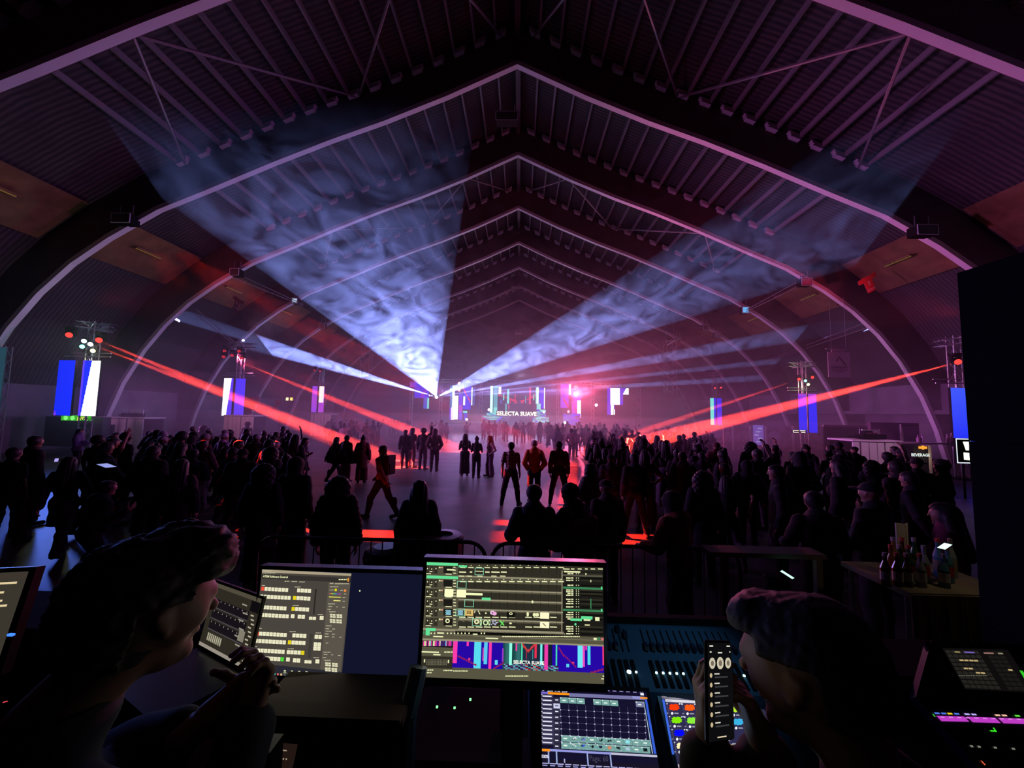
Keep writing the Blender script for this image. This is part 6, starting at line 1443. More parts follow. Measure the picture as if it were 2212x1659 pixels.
q = MB(); p = at(1005, 1565, 1.08); q.box((p.x-sw.location.x-.03, -.055, .03), (.18, .01, .05)); obj('green_plate', q, mat('green_plate', (.05, .25, .17), .5), sw)
q = MB(); q.tube(at(905, 1440, 1.12), at(880, 1545, 1.08), .025, 10); q.tube(at(880, 1545, 1.08), Vector((at(880, 1545, 1.08).x, 1.08, TZ)), .025, 10); tag(obj('monitor_support', q, mat('dark_blue_plastic', (.02, .05, .10), .5)), 'dark blue monitor arm between the two wide monitors', 'monitor arm')
lamp('screen_glow', 'AREA', (-.01, 1.14, 1.9), (0, 0, 1.9), .22, (1.0, .95, .7), size=.5, size_y=.28)
lamp('screen_glow', 'AREA', (-.65, 1.16, 1.85), (-.4, 0, 1.9), .08, (1.0, .93, .75), size=.3, size_y=.28)

# ------------------------------------------------------------------ lighting console
M_CON = mat('console_blue_grey', (.05, .11, .16), .5); M_CONL = mat('console_key', (.012, .03, .05), .4)
con = thing('lighting_console', 'large blue grey lighting console with two touch screens and rows of faders', 'lighting console', (.75, 1.3, 1.12))
ui1 = UI(.256, 1.262, 1.523, 3.8, 40.4, -2.7, .345, .215); ui1.zoom(1150, 1470, 7.373); ui = ui1
NB = srgb(20, 18, 44)
ui.m(0, 0, ui.W, ui.H, NB, 0)
ui.b(130, 105, 1700, 75, srgb(18, 14, 40), 1)
for k in range(12): ui.b(520+k*108, 118+k*6, 60, 16, srgb(150, 145, 200), 2)
ui.b(130, 178, 115, 34, srgb(120, 110, 220), 3); ui.b(245, 185, 338, 38, srgb(255, 150, 20), 3); ui.b(580, 200, 1200, 62, srgb(120, 118, 165), 2); ui.b(1590, 250, 130, 40, srgb(150, 150, 215), 3); ui.b(1712, 262, 116, 30, srgb(255, 150, 30), 4); ui.b(1690, 190, 130, 70, srgb(20, 18, 50), 3); ui.b(1716, 200, 54, 40, (.9, .9, 1), 4)
disc(172, 142, 28, 26, srgb(210, 210, 230), 4)
for k in range(12):
    ui.b(140, 215+k*67, 188, 60, srgb(66, 62, 92), 2); ui.b(162, 238+k*67, 140, 20, srgb(235, 235, 250), 3); ui.b(144, 220+k*67, 14, 12, (.9, .9, 1), 3)
    if k < 9: ui.b(335, 272+k*92, 100, 86, srgb(48, 46, 68) if k != 1 else srgb(205, 208, 235), 2); ui.b(362, 300+k*92, 48, 18, srgb(235, 235, 250) if k != 1 else srgb(90, 90, 120), 3)
for i in range(11):
    for j in range(7): ui.b(440+i*134+j*5, 380+j*100+i*6, 5, 100, srgb(90, 88, 120), 2); ui.b(436+i*134+j*4, 460+j*101+i*6, 20, 18, srgb(190, 188, 215), 3)
for j in range(6): ui.poly([(445, 462+j*101), (1780, 530+j*103), (1780, 534+j*103), (445, 466+j*101)], srgb(90, 88, 120), 2)
TEAL = srgb(118, 165, 160)
def key(x, y, w=128, h=104, c=TEAL, kind=0):
    ui.b(x, y, w-6, h-8, c, 3); ui.b(x, y, w-6, 8, srgb(165, 205, 198), 4); ui.b(x+4, y, 16, 18, (.8, .95, .95), 5)
    if kind == 0: ui.b(x+38, y+40, 54, 20, srgb(235, 250, 240), 5)
for k in (0, 1, 2): key(438+k*133, 268+k*8, 130)
for k in (4, 5, 6): key(430+k*134, 268+k*8, 130)
key(1640, 335, 130, 104, srgb(125, 125, 160))
icons = {1: 'w', 2: 'p', 4: 'k', 5: 'k', 7: 'c', 11: 'w', 12: 'b', 13: 'k', 14: 'n', 15: 'o', 16: 'k', 17: 'g', 19: 'x'}
for r_ in range(2):
    for k in range(10):
        x, y = 458+k*141, 872+r_*112+k*8; ic = icons.get(r_*10+k); key(x, y, 136, 106, kind=1 if ic else 0)
        if ic:
            cc = dict(w=(.75, .85, .85), p=srgb(120, 120, 220), k=(.01, .01, .02), c=srgb(150, 230, 240), b=srgb(60, 90, 210), n=srgb(15, 15, 60), o=srgb(255, 110, 20), g=srgb(170, 200, 215), x=(.005, .01, .01))[ic]
            if ic == 'o':
                for t in range(6): a0 = t*math.pi/3; ui.poly([(x+65, y+45), (x+65+34*math.cos(a0), y+45+30*math.sin(a0)), (x+65+34*math.cos(a0+.6), y+45+30*math.sin(a0+.6))][::-1], cc, 6)
            elif ic in 'cgx': ui.b(x+34, y+22, 60, 50, cc, 6)
            else:
                for t in range(5): ui.b(x+28+rz.uniform(0, 50), y+18+rz.uniform(0, 34), 24, 16, cc, 6); ui.b(x+28+rz.uniform(0, 50), y+18+rz.uniform(0, 34), 16, 12, (.01, .01, .02), 6)
ui.poly([(1790, 300), (1822, 300), (1975, 1170), (1935, 1168)], srgb(55, 95, 215), 4); ui.poly([(1768, 338), (1778, 338), (1920, 1165), (1905, 1165)], srgb(170, 195, 215), 3)
ui.b(140, 1085, 128, 38, srgb(255, 150, 30), 5)
for k in range(14): ui.b(270+k*122, 1090+k*7, 118, 34, srgb(150, 155, 225) if k < 8 else srgb(190, 190, 215), 4)
ui.m(0, .168, ui.W, .045, srgb(24, 20, 38), 2)
for x in (245, 372, 862, 1228): ui.b(x, 1128+x*.06-20, 20, 190, srgb(160, 175, 225), 5)
ui.b(500, 1245, 18, 60, srgb(170, 175, 220), 5)
for k in range(14): ui.b(155+k*122, 1308+k*7, 90, 14, srgb(190, 190, 240), 5); ui.b(160+k*122, 1340+k*7, 70, 14, srgb(170, 170, 235), 5)
ui.slab('bezel', con, M_BEZ, .012, .02); obj('touch_screen', ui.mb, M_SCR, con)
M_LIL = emit('lilac_text', (.85, .85, 1.0), 1.0)
ui.text('26%  71%  22%', 238, 155, .0105, M_LIL, con, 6, 'LEFT', .0003); ui.text('100%', 142, 1210, .010, M_LIL, con, 6, 'LEFT', .0003); ui.text('Page: 60', 905, 1240, .017, emit('dim_page_text', (.07, .06, .10), 1), con, 6)
# right touch screen: colour scribbles
ui2 = UI(.67, 1.326, 1.479, 5.4, 52.2, -3.9, .345, .215); ui2.zoom(1420, 1390, 6.167); ui = ui2
ui.m(0, 0, ui.W, ui.H, srgb(24, 22, 24), 0); ui.m(0, .012, ui.W, .165, srgb(46, 44, 78), 1)
dashes(ui, 40, 648, 1290, 16, srgb(220, 215, 235), 3); ui.b(55, 702, 1300, 34, srgb(150, 146, 160), 2); dashes(ui, 62, 710, 300, 14, srgb(60, 58, 70), 4); ui.b(100, 742, 1230, 42, srgb(225, 222, 232), 3); ui.b(118, 762, 70, 6, srgb(40, 40, 50), 5)
ui.poly([(62, 745), (92, 745), (225, 1480), (195, 1480)], srgb(60, 105, 225), 3)
COLS = [[srgb(250, 60, 10), srgb(255, 95, 20), srgb(255, 140, 30), srgb(255, 190, 40), srgb(190, 240, 50)], [srgb(135, 235, 10), srgb(140, 240, 60), srgb(60, 230, 120), srgb(60, 220, 200), srgb(60, 180, 230)],
        [srgb(5, 10, 255), srgb(70, 40, 240), srgb(150, 50, 240), srgb(240, 70, 240), (.02, .02, .05)], [srgb(255, 245, 185), srgb(90, 30, 225), srgb(250, 240, 220), srgb(245, 215, 105), (.02, .02, .05)]]
def scribble(x, y, w, h, c):
    pts = []
    for k in range(26):
        t = 2*math.pi*k/26; rr = 1+.13*math.sin(k*2.4)+.05*math.cos(k*5); sq = (abs(math.cos(t))**4+abs(math.sin(t))**4)**-.25*.86
        pts.append((x+w/2+w/2*math.cos(t)*rr*sq, y+h/2-h/2*math.sin(t)*rr*sq))
    ui.poly(pts, c, 4)
M_UVT = emit('white_scribble_text', (.85, .75, 1), 1); M_DKT = emit('dark_scribble_text', (.03, .02, .02), 1)
gl = []
for r_ in range(4):
    for k in range(5):
        x, y = 148+r_*33+k*205, 800+r_*172+k*6
        if r_ == 3 and k > 3: continue
        if k > 3 and r_ > 1: continue
        ui.b(x-30, y-8, 198, 2, srgb(110, 108, 150), 2); ui.b(x-30, y-8, 3, 168, srgb(110, 108, 150), 2); ui.b(x-28, y-4, 14, 16, (.8, .8, .9), 3)
        if sum(COLS[r_][k]) > .1: scribble(x, y+2, 150, 96, COLS[r_][k])
        gl.append((x+5, y+132)); disc(x+48, y+132, 16, 19, (.95, .95, 1), 4)
        for t in range(2): disc(x+145+t*26, y+6, 9, 10, (.85, .85, .95), 4)
ui.m(.0, .177, ui.W, .010, srgb(205, 185, 195), 2); ui.m(.0, .187, ui.W, .03, srgb(235, 232, 235), 1)
ui.poly([(1170, 780), (1350, 790), (1700, 1500), (1500, 1500)], srgb(38, 36, 38), 3)
for k, w in enumerate((40, 70, 110, 60, 105, 30)): ui.b(1460+k*38, 1040+k*92, w, 20, srgb(235, 220, 190), 5)
ui.slab('bezel', con, M_BEZ, .012, .02); obj('touch_screen', ui.mb, M_SCR, con)
for x, y in gl[:]: ui.text('I P', x-28, y, .0045, M_LIL, con, 6); ui.text('GBESPX', x+70, y, .0045, M_LIL, con, 6)
ui.text('UV', 530, 1372, .0125, M_UVT, con, 7, 'CENTER', .0002); ui.text('CTO', 965, 1400, .0115, M_DKT, con, 7, 'CENTER')
# console body and fader wing
q = MB()
pa = at(1130, 1470, 1.36); x0c = -.0+.02; x1c = 1.24
tb, bb_ = (1.62, 1.62), (1.38, 1.50)   # (y, z) of the wing's top and lower edge
prof = [(1.05, 1.26), (1.12, 1.31), (1.30, 1.40), (1.39, 1.50), (1.40, 1.558), (1.63, 1.655), (1.67, 1.655), (1.67, 1.12), (1.05, 1.12)]
x0c = .03
L_ = [(x0c+.02, y, z) for y, z in prof]; R_ = [(x1c, y, z) for y, z in prof]
q.poly(L_[::-1]); q.poly(R_)
for i in range(len(prof)): j = (i+1) % len(prof); q.quad(L_[i], L_[j], R_[j], R_[i])
obj('chassis', q, M_CON, con).location = (0, 0, 0)
q = MB(); q.beam((x0c, 1.655, 1.665), (x1c+.02, 1.655, 1.665), .03, .035); obj('rear_edge', q, M_BLACK, con)
def wing(x, t): return Vector((x, 1.40+.23*t, 1.558+.097*t+.002))
q = MB(); kn = MB(); sl_ = MB(); kd = MB(); n_f = 0
fx = [at(px, 1450, 1.42).x for px in (1318, 1334, 1350, 1364, 1378)]+[at(1420+k*16, 1450, 1.42).x for k in range(14)]
for i, x in enumerate(fx):
    a, b = wing(x, .92), wing(x, .55); sl_ = MB(); sl_.beam(a, b, .004, .002); obj('fader_slot', sl_, M_BLACK, con)
    t = .62 if i not in (3, 4) else (.9 if i == 3 else .8); c = wing(x, t); kf = MB(); kf.box(c+Vector((0, 0, .006)), (.014, .03, .014)); f_o = obj('fader', kf, M_CONL, con)
    a, b = wing(x, .42), wing(x, .05); kd = MB(); kd.beam(a+Vector((0, 0, .001)), b+Vector((0, 0, .001)), .013, .006); obj('button_column', kd, M_BLACK, con)
q = MB()
for px, py, s_ in ((1366, 1453, .008), (1382, 1454, .004), (1427, 1456, .0042), (1442, 1457, .0042), (1457, 1457, .0042), (1472, 1458, .0042), (1487, 1459, .0042), (1622, 1465, .0042)):
    d = 1.44; p = at(px, py, 1.41); t = (p.y-1.36)/.26; w_ = wing(p.x, .22); q.tube(w_+Vector((0, 0, .006)), w_+Vector((0, 0, .010)), s_, 8)
obj('indicator', q, emit('cyan_white_led', (.55, .95, 1.0), 3), con)
for c in list(con.children):   # parts were drawn in place; hang them under the console's own origin
    pass
lamp('console_glow', 'POINT', (.35, 1.0, 1.75), None, .10, (.35, .6, 1.0), size=.05)
lamp('console_spot', 'SPOT', (.75, 1.25, 2.25), (.55, 1.5, 1.5), 3.2, (.2, .55, 1.0), size=.03, spot=60, blend=.8)  # unseen blue spot over the fader wing, no lamp body
q = MB(); q.tube((1.26, 1.62, 1.12), (1.26, 1.62, 2.3), .008, 6); q.tube((1.26, 1.62, 2.3), (.77, 1.25, 2.31), .006, 6); 

# ------------------------------------------------------------------ sound desk at the right edge
sd = thing('sound_desk', 'black sound desk with a dim touch screen and magenta scribble strips', 'sound desk', (1.85, 1.65, 1.12))
ui = UI(1.93, 1.70, 1.49, -25.9, 35.6, 12.7, .21, .14); ui.zoom(1990, 1370, 5.739)
M_DIM = emit_attr('dim_screen_picture', 1.0)
ui.m(0, 0, ui.W, ui.H, srgb(14, 12, 12), 0)
for j in range(9):
    for k in range(6): ui.m(.004+k*.0185, .008+j*.0145, .016, .011, srgb(36, 34, 30), 1)
    for k in range(3): ui.m(.135+k*.0185, .008+j*.0145, .016, .011, srgb(26, 24, 22), 1)
for x, y, w, c in ((410, 212, 65, srgb(150, 140, 90)), (528, 215, 125, srgb(120, 95, 190)), (768, 225, 120, srgb(150, 110, 100)), (945, 230, 60, srgb(140, 135, 110))): ui.b(x, y, w, 20, c, 3)
for x, y in ((468, 312), (528, 314), (590, 316), (648, 318), (522, 414), (582, 416), (672, 468), (732, 470), (1070, 432)): ui.b(x, y, 50, 22, srgb(190, 165, 115), 3)
for k in range(12): ui.b(460+k*30, 510, 22, 8, srgb(110, 110, 90), 3)
ui.slab('bezel', sd, M_BEZ, .02, .03, extra=(.03, .0, .25, .0)); obj('touch_screen', ui.mb, M_DIM, sd)
uj = UI(1.93, 1.70, 1.49, -25.9, 35.6, 12.7, .21, .14); uj.zoom(1990, 1370, 5.739); uj.W = 9; uj.H = 9; mb = uj.mb
MG = srgb(190, 60, 195)
def up_(pts, c, l=2): mb.poly([uj.tl+uj.r*x-uj.u*y+uj.n*(.0005*l) for x, y in [uj.loc(*p) for p in pts]], c)
for a in ([(185, 1010), (530, 1020), (595, 1085), (250, 1078)], [(562, 1022), (915, 1035), (985, 1102), (640, 1092)], [(945, 1036), (1290, 1048), (1350, 1115), (1020, 1104)]): up_(a[::-1], MG, 2)
for k in range(10): x = 230+k*105; up_([(x, 1020+k*3), (x+50, 1022+k*3), (x+62, 1036+k*3), (x+12, 1034+k*3)][::-1], srgb(225, 130, 230), 3)
for x, c in ((155, srgb(80, 120, 225)), (238, srgb(80, 120, 225)), (315, srgb(235, 205, 40)), (400, srgb(80, 120, 225)), (528, srgb(190, 175, 245)), (612, srgb(190, 175, 245)), (905, srgb(245, 195, 165)), (990, srgb(245, 195, 165)), (1152, srgb(95, 225, 60))):
    y = 968+(x-155)*.033; up_([(x, y), (x+62, y+3), (x+78, y+22), (x+20, y+22)][::-1], c, 3)
up_([(825, 1152), (905, 1160), (938, 1212), (860, 1206)][::-1], srgb(60, 245, 40), 3); up_([(845, 1168), (895, 1172), (905, 1192), (858, 1188)][::-1], srgb(10, 90, 10), 4); up_([(135, 985), (150, 990), (180, 1026), (160, 1022)][::-1], srgb(60, 200, 60), 3)
for k in range(6): up_([(1215+k*10, 450+k*17), (1255+k*10, 454+k*17), (1262+k*10, 466+k*17), (1222+k*10, 462+k*17)][::-1], srgb(60, 235, 50), 3)
for x in (598, 690, 890, 1115): up_([(x, 1375+(x-598)*.06), (x+38, 1378+(x-598)*.06), (x+52, 1402+(x-598)*.06), (x+14, 1400+(x-598)*.06)][::-1], srgb(120, 125, 110), 3)
up_([(735, 1568), (748, 1568), (798, 1620), (786, 1624)][::-1], srgb(255, 110, 60), 3)
obj('lit_keys', mb, M_SCR, sd)
q = MB()
for r_, (y0, n) in enumerate(((1130, 11), (1215, 10), (1430, 8), (1480, 8))):
    for k in range(n):
        x = 340+r_*85+k*92; p = [uj.tl+uj.r*a-uj.u*b+uj.n*.001 for a, b in [uj.loc(*z) for z in ((x, y0+k*3), (x+70, y0+k*3+4), (x+100, y0+k*3+48), (x+30, y0+k*3+44))]]; q = MB(); q.hexa([v for v in p]+[v+uj.n*.004 for v in p]); obj('key', q, mat('dark_key', (.05, .05, .065), .4), sd)
for k in range(6):
    x, y = 150+k*45, 150+k*88; p = [uj.tl+uj.r*a-uj.u*b+uj.n*.001 for a, b in [uj.loc(*z) for z in ((x, y), (x+52, y+4), (x+76, y+46), (x+24, y+42))]]; q = MB(); q.hexa([v for v in p]+[v+uj.n*.004 for v in p]); obj('key', q, mat('dark_key', (.05, .05, .065), .4), sd)
q = MB(); c = [uj.tl+uj.r*a-uj.u*b-uj.n*.006 for a, b in [uj.loc(*z) for z in ((130, 90), (1700, 130), (2300, 1750), (760, 1700), (-60, 780))]]
q.poly(c[::-1]); lowc = [v-uj.n*.09 for v in c]; q.poly(lowc)
for i in range(len(c)): j = (i+1) % len(c); q.quad(c[i], c[j], lowc[j], lowc[i])
obj('surface', q, mat('desk_black', (.012, .013, .022), .35), sd)
q = MB(); q.box((1.93, 2.0, (1.12+1.36)/2), (.5, .3, 1.36-1.12)); obj('body', q, M_BLACK, sd)

# ------------------------------------------------------------------ black speaker stack at the right edge
sp_ = thing('speaker_stack', 'tall black speaker stack filling the right edge of the picture', 'speaker stack', (2.72, 1.6, RZ))
xs_ = at(2068, 600, 2.05).x; ztop = at(2065, 590, 2.05).z
for k, (z0_, z1_) in enumerate(((RZ, 1.5), (1.502, 2.4), (2.402, ztop))):
    q = MB(); q.box((xs_+.42, 1.45, (z0_+z1_)/2), (.84, 1.2, z1_-z0_)); c = obj('cabinet', q, M_BLACK, sp_)
for s_ in ('x',):
    q = MB()
    for z in (1.0, 1.95, 2.8): q.box((xs_-.004, 1.45, z), (.02, .16, .09))
    obj('handle', q, mat('black_handle', (.02, .02, .02), .4), sp_)
for o in list(con.children)+list(sd.children)+list(sp_.children)+list(mon.children)+list(mon2.children)+list(lt.children)+list(m3.children)+list(l2.children)+list(l3.children):
    if o.get('_placed'): continue
    o.location = Vector(o.location)-Vector(o.parent.location) if o.type == 'MESH' and o.matrix_parent_inverse == Matrix.Identity(4) else o.location

# ------------------------------------------------------------------ barricades, bins, bar table
def barricade(x0, x1, y, label, inner='right'):
    t = thing('crowd_barrier', label, 'barrier', ((x0+x1)/2, y, 0), 0, 'steel crowd barriers in front of the control position'); w = x1-x0; h = 1.1; r_ = .19
    pts = [(-w/2, 0, .12)]
    def arc(cx, s): return [(cx+s*r_*math.cos(a), 0, h-r_+r_*math.sin(a)) for a in [i*math.pi/2/6 for i in range(7)]]
    pts += arc(-w/2+r_, -1)+arc(w/2-r_, 1)[::-1]+[(w/2, 0, .12)]
    q = MB(); q.path(pts+[pts[0]], .021, 8); obj('frame', q, M_BARR, t)
    n = int(w/.125)
    for k in range(1, n):
        x = -w/2+w*k/n; q = MB(); q.tube((x, 0, .12), (x, 0, h-.01), .0075, 5, caps=False); obj('upright_bar', q, M_BARR, t)
    for s in (-1, 1):
        q = MB(); q.tube((s*(w/2-.35), -.3, .02), (s*(w/2-.35), .3, .02), .02, 6); q.tube((s*(w/2-.35), 0, .02), (s*(w/2-.35), 0, .14), .02, 6); obj('foot', q, M_BARR, t)
    return t
M_BARR = mat('dull_barrier_steel', (.16, .16, .18), .4, .7)
bx = at(1050, 1180, 4.26).x
barricade(bx-2.5, bx, 4.26, 'crowd barrier left of the middle, its rounded end behind the wide monitor'); barricade(bx+.06, bx+2.7, 4.26, 'crowd barrier right of the middle, with the TRUE shirt behind it')
def bin_(px, d, w, label, lid=True):
    p = at(px, 1200, d); t = thing('waste_bin', label, 'waste bin', (p.x, d, 0), 0)
    q = MB()
    if lid:
        q.hexa([(-w*.42, -w*.42, 0), (w*.42, -w*.42, 0), (w*.42, w*.42, 0), (-w*.42, w*.42, 0), (-w/2, -w/2, .92), (w/2, -w/2, .92), (w/2, w/2, .92), (-w/2, w/2, .92)]); obj('body', q, mat('bin_plastic', (.03, .03, .035), .5), t)
        q = MB(); q.lathe((0, 0, .92), [(w*.55, 0), (w*.56, .03), (w*.50, .055), (w*.28, .06), (w*.27, .03), (w*.1, .02)], 16); obj('lid', q, mat('bin_lid', (.28, .28, .3), .3), t)
    else:
        q.lathe((0, 0, 0), [(w*.4, 0), (w*.5, .78), (w*.54, .80), (w*.5, .84), (w*.3, .87)], 18); obj('body', q, mat('bin_bag', (.012, .012, .014), .3), t)
        q = MB(); q.lathe((0, 0, .8), [(w*.52, 0), (w*.56, -.05), (w*.53, -.12)], 18); obj('bag_edge', q, mat('bin_bag', (.012, .012, .014), .3), t)
bin_(955, 4.9, .46, 'square waste bin with a round opening in its pale lid'); bin_(832, 4.75, .46, 'round black bagged waste bin left of the lidded one', False)

hb = thing('high_table', 'pale edged high table at the right behind the barrier', 'table', (at(1600, 1200, 4.0).x, 4.05, 0)); zt = at(1560, 1197, 3.9).z; xl = at(1538, 1197, 3.9).x-hb.location.x
q = MB(); q.box(((xl+.8)/2, 0, zt-.02), (.8-xl, .22, .045)); obj('table_top', q, mat('pale_laminate', (.34, .31, .25), .7), hb)
for x in (xl+.13, .7): q = MB(); q.box((x, -.12, (zt-.04)/2), (.06, .05, zt-.04)); obj('leg', q, mat('pale_laminate', (.34, .31, .25), .7), hb)
dt = thing('drinks_table', 'cloth covered drinks table crowded with bottles at the right', 'table', (at(2010, 1260, 3.3).x, 3.35, 0)); zt = at(1985, 1268, 3.15).z
CL = mat('tan_cloth', (.34, .28, .18), .85, vary=.2, vscale=4); wT = .84
q = MB(); q.box((0, 0, zt-.02), (wT, .62, .04)); obj('table_top', q, CL, dt)
q = MB()
n = 26
for k in range(n):
    x0_, x1_ = -wT/2+wT*k/n, -wT/2+wT*(k+1)/n; y0_, y1_ = -.33-.025*math.sin(k*1.7), -.33-.025*math.sin((k+1)*1.7); q.hexa([(x0_, y0_-.02, .05), (x1_, y1_-.02, .05), (x1_, y1_, .05), (x0_, y0_, .05), (x0_, -.32, zt-.01), (x1_, -.32, zt-.01), (x1_, -.305, zt-.01), (x0_, -.305, zt-.01)])
obj('hanging_cloth', q, CL, dt)
for sx in (-1, 1):
    for sy in (-1, 1): q = MB(); q.tube((sx*.38, sy*.25, 0), (sx*.38, sy*.25, zt-.04), .02); obj('leg', q, M_STEEL, dt)
lamp('table_spot', 'SPOT', (dt.location.x+.1, 3.0, 2.15), (dt.location.x, 3.35, 1.0), 1.6, (1.0, .8, .5), size=.03, spot=75, blend=.8)  # unseen warm spot over the drinks table, no lamp body
BM = [mat('brown_glass', (.10, .04, .015), .12), mat('green_glass', (.03, .10, .04), .12), mat('amber_glass', (.32, .18, .05), .12), mat('clear_plastic', (.28, .32, .34), .15), mat('blue_label_plastic', (.08, .22, .32), .3)]
BN = ['brown', 'green', 'amber', 'clear', 'blue labelled']
bp = [(1914, 0), (1928, 2), (1940, 0), (1953, 0), (1966, 1), (1979, 1), (1990, 3), (1934, 2), (1947, 1), (1961, 0), (1999, 3), (2030, 4), (2040, 4), (2050, 4), (2058, 3)]
ordn = 'first second third fourth fifth sixth seventh eighth ninth tenth eleventh twelfth thirteenth fourteenth fifteenth'.split()
bs = sorted(bp)
for i, (px, mk) in enumerate(bs):
    yy = 3.16+.10*(i % 3); p = at(px, 1260, yy); hgt = .24+.03*((i*7) % 3)
    t = thing('bottle', '%s bottle on the drinks table, %s from the left' % (BN[mk], ordn[i]), 'bottle', (p.x, yy, zt), 0, 'bottles crowded on the drinks table')
    q = MB(); q.lathe((0, 0, 0), [(.032, 0), (.034, .01), (.034, hgt*.55), (.014, hgt*.78), (.013, hgt)], 12); obj('glass', q, BM[mk], t)
    q = MB(); q.lathe((0, 0, 0), [(.0345, hgt*.18), (.0348, hgt*.19), (.0348, hgt*.45), (.0345, hgt*.46)], 12); obj('label', q, [M_WHITE, mat('red_label', (.5, .05, .04), .5), CL][i % 3], t)
    q = MB(); q.lathe((0, 0, hgt), [(.015, -.02), (.015, .01)], 8); obj('cap', q, [M_STEEL, mat('red_label', (.5, .05, .04), .5)][i % 2], t)
a_ = at(1951, 1185, 3.5); cd = thing('folded_card', 'tall pale folded card standing upright above the bottles', 'card', (a_.x, 3.5, zt)); ztop_ = at(1951, 1130, 3.5).z-zt
q = MB(); q.hexa([(-.05, -.0, .0), (0.0, -.03, .0), (0.0, -.02, .0), (-.05, .01, .0), (-.05, 0, ztop_), (0, -.03, ztop_), (0, -.02, ztop_), (-.05, .01, ztop_)]); obj('left_leaf', q, mat('card_cream', (.7, .62, .45), .7), cd)
q = MB(); q.hexa([(.005, -.03, .0), (.05, .0, .0), (.05, .01, .0), (.005, -.02, .0), (.005, -.03, ztop_), (.05, 0, ztop_), (.05, .01, ztop_), (.005, -.02, ztop_)]); obj('right_leaf', q, mat('card_cream', (.7, .62, .45), .7), cd)
def tiny(px, py, d, rz_, c, label, w=.07, h=.14, tilt=60):
    t = thing('phone', label, 'phone', at(px, py, d)); q = MB(); q.box((0, 0, 0), (w, h, .008)); c_ = obj('case', q, M_BEZ, t); q = MB(); q.box((0, 0, .0045), (w*.9, h*.9, .001)); obj('screen', q, c, t); t.rotation_euler = (R(tilt), 0, rz_); return t
tiny(1700, 1242, 3.9, .6, emit('mint_screen', (.5, 1, .8), 1.6), 'glowing mint phone screen held low at the right', .05, .12, 20)
tiny(2041, 1181, 3.2, -1.2, emit('pale_mint', (.7, 1, .9), 1.4), 'glowing phone lying on the bottle boxes at the right', .05, .12, 14)
tiny(230, 1006, 7.4, 1.3, emit('blue_white_screen', (.35, .4, .9), .9), 'glowing tablet held flat in the left crowd', .18, .32, 10)
tiny(122, 994, 9.5, .8, emit('violet_white_screen', (.5, .4, 1.0), .9), 'small violet phone screen in the near left crowd', .07, .15, 30)

# ------------------------------------------------------------------ the two operators in the foreground
def operator(label, hc, f, tors, shl, arms, top, hairfn, s=1.0, skin=None):
    """hc head centre, f view direction, tors (pelvis, chest) points, shl shoulders, arms: [(elbow, wrist, hand dir, palm normal, side, curl)]"""
    hc = np.array(hc); hp, g = head_prims(hc, f, s)
    ch = np.array(tors[1]); pe = np.array(tors[0])
    nk = [('c', ch+np.array((0, 0, .16)), g(0, -.02, -.05), .062*s, .056*s)]
    body = [('c', shl[0], shl[1], .07, .07), ('c', ch, ch*.6+pe*.4, .15, .135), ('c', ch*.6+pe*.4, pe, .135, .15)]
    legs = []; 
    for sx in (-1, 1):
        h = pe+np.array((sx*.09, 0, -.05)); a = np.array((pe[0]+sx*.12, pe[1], RZ+.09)); legs += [('c', h, (h+a)/2, .09, .062), ('c', (h+a)/2, a, .06, .042), ('c', a+np.array((0, -.03, -.05)), a+np.array((0, .16, -.05)), .036, .03)]
    ap = []
    for k, (e, w, d, n, sd_, cu) in enumerate(arms): ap += [('c', shl[k], e, .052, .042), ('c', e, w, .042, .029)]
    lo, hi = bounds(hp+nk, .02); a, b = bounds(body+legs, .03)
    parts = [surface(lambda P: blend_prims(P, hp+nk, .018), lo, hi, .007), surface(lambda P: blend_prims(P, body+legs, .04), a, b, .018)]
    a, b = bounds(ap, .02); parts.append(surface(lambda P: blend_prims(P, ap, .02), a, b, .011))
    for (e, w, d, n, sd_, cu) in arms:
        h = hand_prims(np.array(w), d, n, sd_, cu); a, b = bounds(h, .01); parts.append(surface(lambda P: blend_prims(P, h, .006), a, b, .0045))
    me = np_mesh('person', parts, skin or SKIN); root = link('person', me); tag(root, label, 'person')
    def tf(P):
        d = np.minimum(blend_prims(P, body[:1]+[('c', ch, ch*.6+pe*.4, .165, .15), ('c', ch*.6+pe*.4, pe, .15, .16)]+[('c', nk[0][1], np.array(nk[0][1])*.55+np.array(nk[0][2])*.45, .07, .066)], .05), blend_prims(P, [(p[0], p[1], (np.array(p[1])*.12+np.array(p[2])*.88) if i % 2 else p[2], p[3]+.008, p[4]+.008) for i, p in enumerate(ap)], .03))
        return d-.016-.004*np.sin(P[:, 2]*34+P[:, 0]*21)
    a, b = bounds(body+ap, .06); obj_ = link('shirt', np_mesh('shirt', [surface(tf, a, b, .012)], cloth(top)), root)
    a, b = bounds(legs, .05); link('trousers', np_mesh('trousers', [surface(lambda P: blend_prims(P, legs, .03)-.012, a, b, .018)], cloth(BK)), root)
    a = np.array(g(0, 0, 0))-.19; b = np.array(g(0, 0, 0))+.19
    link('hair', np_mesh('hair', [surface(lambda P: hairfn(P, g, s), a, b, .0055)], HAIR_B), root)
    return root
HAIR_B = mat('brown_hair', (.035, .02, .018), .65, bump=.5, bscale=160)
